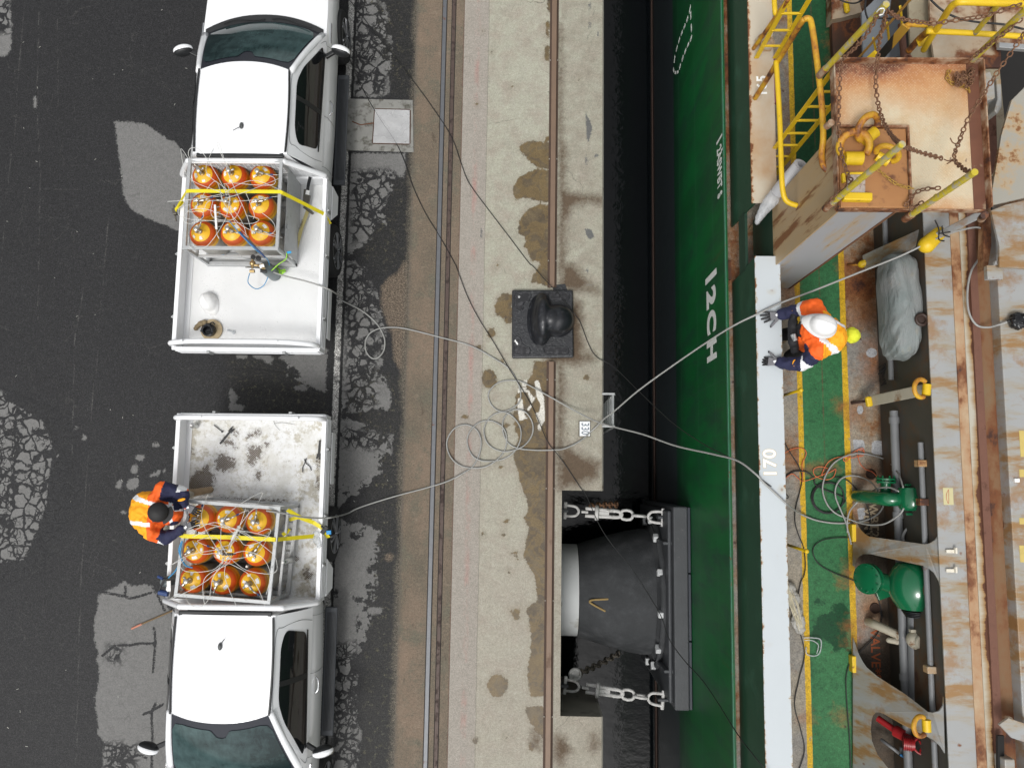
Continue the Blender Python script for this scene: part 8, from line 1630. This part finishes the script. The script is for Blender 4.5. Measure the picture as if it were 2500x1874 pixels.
# harness vest, belt pouch, radio, muff, hood
g = MB()
for a_, b_, r_ in ((V(-.16, .12, .0), V(-.17, -.10, .02), .05), (V(-.15, -.10, -.02), V(-.12, -.17, -.08), .045), (V(-.13, .15, -.10), V(-.15, .18, .02), .035)): g.capsule(chest+a_+V(-.02, 0, -.08), chest+b_+V(-.02, 0, -.08), r_)
organic("harness_vest", g, m_bk, p1, .011, 3, .008, 14)
g = MB(); g.box(chest+V(-.20, -.06, -.0), (.035, .075, .05), R(20)); g.cyl(chest+V(-.205, -.03, .03), chest+V(-.20, -.085, .035), .016, seg=10); g.build("radio", m_galv, p1, bevel=.006)
g = MB()
for k in range(4): g.torus(hd+fd*.175+fs_*-.0+V(-.0+.012*k, .02, -.10), (1, .2, .1), .034, .008, 18, 6)
g.ball(hd+fd*.17+V(.02, .02, -.10), (.04, .03, .035), 12, 8); g.build("ear_muff", simple("grey_plastic", (.35, .36, .36), .35), p1, smooth=True)
g = MB(); hb = V(*P(2080, 818, 3.25)); g.ball(hb, (.075, .085, .08), 18, 12); g.ball(hb+V(.03, 0, -.02), (.06, .07, .07), 14, 10); organic("hood_bag", g, simple("lime_yellow_cloth", (.62, .66, .03), .8, 0, .1, 14), p1, .011, 3, .008, 16)
# ---------- worker sitting on the lower truck's left tray side, leaning over the rack
hd2 = V(*P(381, 1250, 2.10)); p2 = thing("person", "worker in dark cap and orange jacket sitting on the tray side, working a valve", "person", (hd2.x-.2, hd2.y, 1.17))
sR = V(*P(398, 1193, 1.93)); sL = V(*P(368, 1299, 1.90)); eR = V(*P(447, 1203, 1.86)); eL = V(*P(404, 1313, 1.80)); wR_ = V(*P(451, 1232, 1.86)); wL_ = V(*P(445, 1291, 1.85))
ch2 = V(*P(366, 1248, 1.80)); ch2.z = 1.78; hp2 = V(-4.62, ch2.y-.02, 1.30); nk2 = V(*P(374, 1250, 1.98))
kn = V(*P(440, 1213, 1.36)); an = V(*P(468, 1203, 1.05)); toe = V(*P(512, 1195, .98)); kn2 = V(hp2.x-.02, hp2.y-.18, .98); an2 = V(hp2.x-.10, hp2.y-.20, .52)
g = MB(); g.capsule(hp2, ch2, .15, .15); g.capsule(ch2, nk2, .11, .055); g.capsule(hp2+V(0, .08, 0), kn, .095, .070); g.capsule(kn, an, .065, .050); g.capsule(hp2+V(0, -.09, 0), kn2+V(-.06, 0, .12), .095, .072); g.capsule(kn2+V(-.06, 0, .12), an2, .066, .05)
for sh, el, wr in ((sR, eR, wR_), (sL, eL, wL_)): g.capsule(ch2.lerp(sh, .5)+V(0, 0, .06), sh, .075, .065); g.capsule(sh, el, .055, .046); g.capsule(el, wr, .042, .032)
hc2 = hd2+V(0, 0, -.075); g.capsule(nk2+V(0, 0, -.03), hc2+V(-.02, 0, -.06), .052, .052); g.ball(hc2, (.10, .082, .115), 20, 14); g.ball(hc2+V(.045, 0, -.055), (.055, .055, .06), 14, 10)
organic("body", g, [m_khk, m_skin], p2, .013, 4, 0, matfn=lambda c, n_: 1 if c.z > nk2.z-.01 else 0)
for a, b_ in ((an, toe), (an2+V(0, 0, -.03), an2+V(.16, 0, -.07))):
    g = MB(); g.capsule(a+V(0, 0, -.02), b_, .052, .042); g.capsule(a+(b_-a)*.5, b_+(b_-a)*.05, .050, .040); g.capsule(a+V(0, 0, -.02), a+V(-.01, 0, .08), .055, .055); g.box((a+b_)/2+V(0, 0, -.045), ((b_-a).length*1.2, .085, .02), math.atan2((b_-a).y, (b_-a).x)); organic("boot", g, m_boot, p2, .010, 3, 0)
g = MB(); g.capsule(hp2+V(0, 0, .06), ch2, .165, .175); g.ball(ch2+V(0, 0, .06), (.185, .25, .14), 20, 14); g.ball(ch2+V(-.10, 0, -.02), (.15, .23, .18), 18, 12); g.ball(ch2+V(.10, -.0, -.02), (.14, .17, .16), 18, 12); g.ball(ch2+V(.24, .03, -.03), (.15, .20, .17), 18, 12); g.ball(ch2+V(.02, -.14, .04), (.17, .15, .13), 18, 12)
for sh, el, wr in ((sR, eR, wR_), (sL, eL, wL_)): g.capsule(ch2.lerp(sh, .5)+V(0, 0, .06), sh, .105, .088); g.capsule(sh, el, .088, .074); g.capsule(el, wr-(wr-el)*.05, .070, .055)
g.lathe(nk2+V(0, 0, -.09), (0, 0, 1), [(.12, 0), (.10, .07), (.085, .10), (.001, .101)], 20)
def j2(c, n_):
    for sh, el, wr, s_ in ((sR, eR, wR_, 1), (sL, eL, wL_, -1)):
        if near_seg(c, el, wr, .13, -.12, 1.3): return 2
        if near_seg(c, sh, el, .14, .62 if s_ < 0 else .68, 1.15): return 3
        if s_ > 0 and near_seg(c, sh, el, .14, -.02, .68): return 2
    q = c-ch2
    if .10 < q.y+q.x*.25 < .155 and c.z > ch2.z-.1: return 3
    if -.165 < q.y+q.x*.05 < -.115 and q.x < .10 and c.z > ch2.z-.1: return 3
    if q.x > .27 and q.x < .305 and abs(q.y) < .2: return 3
    return 0 if q.x > .06 else 1
organic("jacket", g, [m_or, m_yo, m_nv, m_rf], p2, .012, 4, .022, 7, matfn=j2)
q = eR.lerp(wR_, .55); MB().ball(q+V(0, 0, .068), (.050, .018, .010), 12, 8, Matrix.Rotation(R(15), 3, 'Z')).build("sleeve_tab", m_yo, p2, smooth=True)
glove(p2, wR_, (.92, -.55, -.10), (0, 0, 1), -1, .30, .14, 1.12); glove(p2, wL_, (.95, .42, -.08), (0, 0, 1), 1, .35, .14, 1.1)
# cap, hair, features
m_cap = simple("black_cap", (.014, .013, .013), .7, 0, .2, 14); g = MB(); g.lathe(hc2+V(.005, 0, .01), (.12, 0, 1), [(.112, 0), (.118, .025), (.112, .06), (.09, .095), (.055, .118), (.012, .128), (.001, .13)], 32)
cp = g.build("cap", m_cap, p2, smooth='auto'); g = MB(); n = 9; top = []
ca = R(-20)
grid(MB(), lambda a, b: V(0, 0, 0), 1, 1)
g = MB(); grid(g, lambda a, b: hc2+V(.012, 0, .018)+V(math.cos(ca+(a-.5)*1.7)*(.108+.058*b*math.cos((a-.5)*1.7)), math.sin(ca+(a-.5)*1.7)*(.108+.045*b), -.014*b), 12, 4); g.build("cap_peak", m_cap, cp, smooth=True)
MB().ball(hc2+V(-.012, .0, -.012), (.112, .094, .085), 20, 12).build("hair", m_hair, p2, smooth=True)
g = MB(); g.ball(hc2+V(.115, -.02, -.045), (.018, .016, .022), 10, 8); g.ball(hc2+V(-.01, .093, -.035), (.018, .012, .03), 8, 6); g.ball(hc2+V(-.01, -.093, -.035), (.018, .012, .03), 8, 6); g.build("face_features", m_skin, p2, smooth=True)
g = MB()
for s_ in (-1, 1): g.ball(hc2+V(.095, .03*s_-.01, -.02), .012, 10, 8)
g.build("eyes", m_cap, p2, smooth=True); MB().capsule(hc2+V(.10, -.03, -.085), hc2+V(.10, .01, -.085), .006).build("mouth", bpy.data.materials['lips'], p2, smooth=True)
MB().box(hc2+V(-.05, -.105, .01), (.03, .02, .025), R(20)).build("ear_plug_case", m_black, p2, bevel=.004)
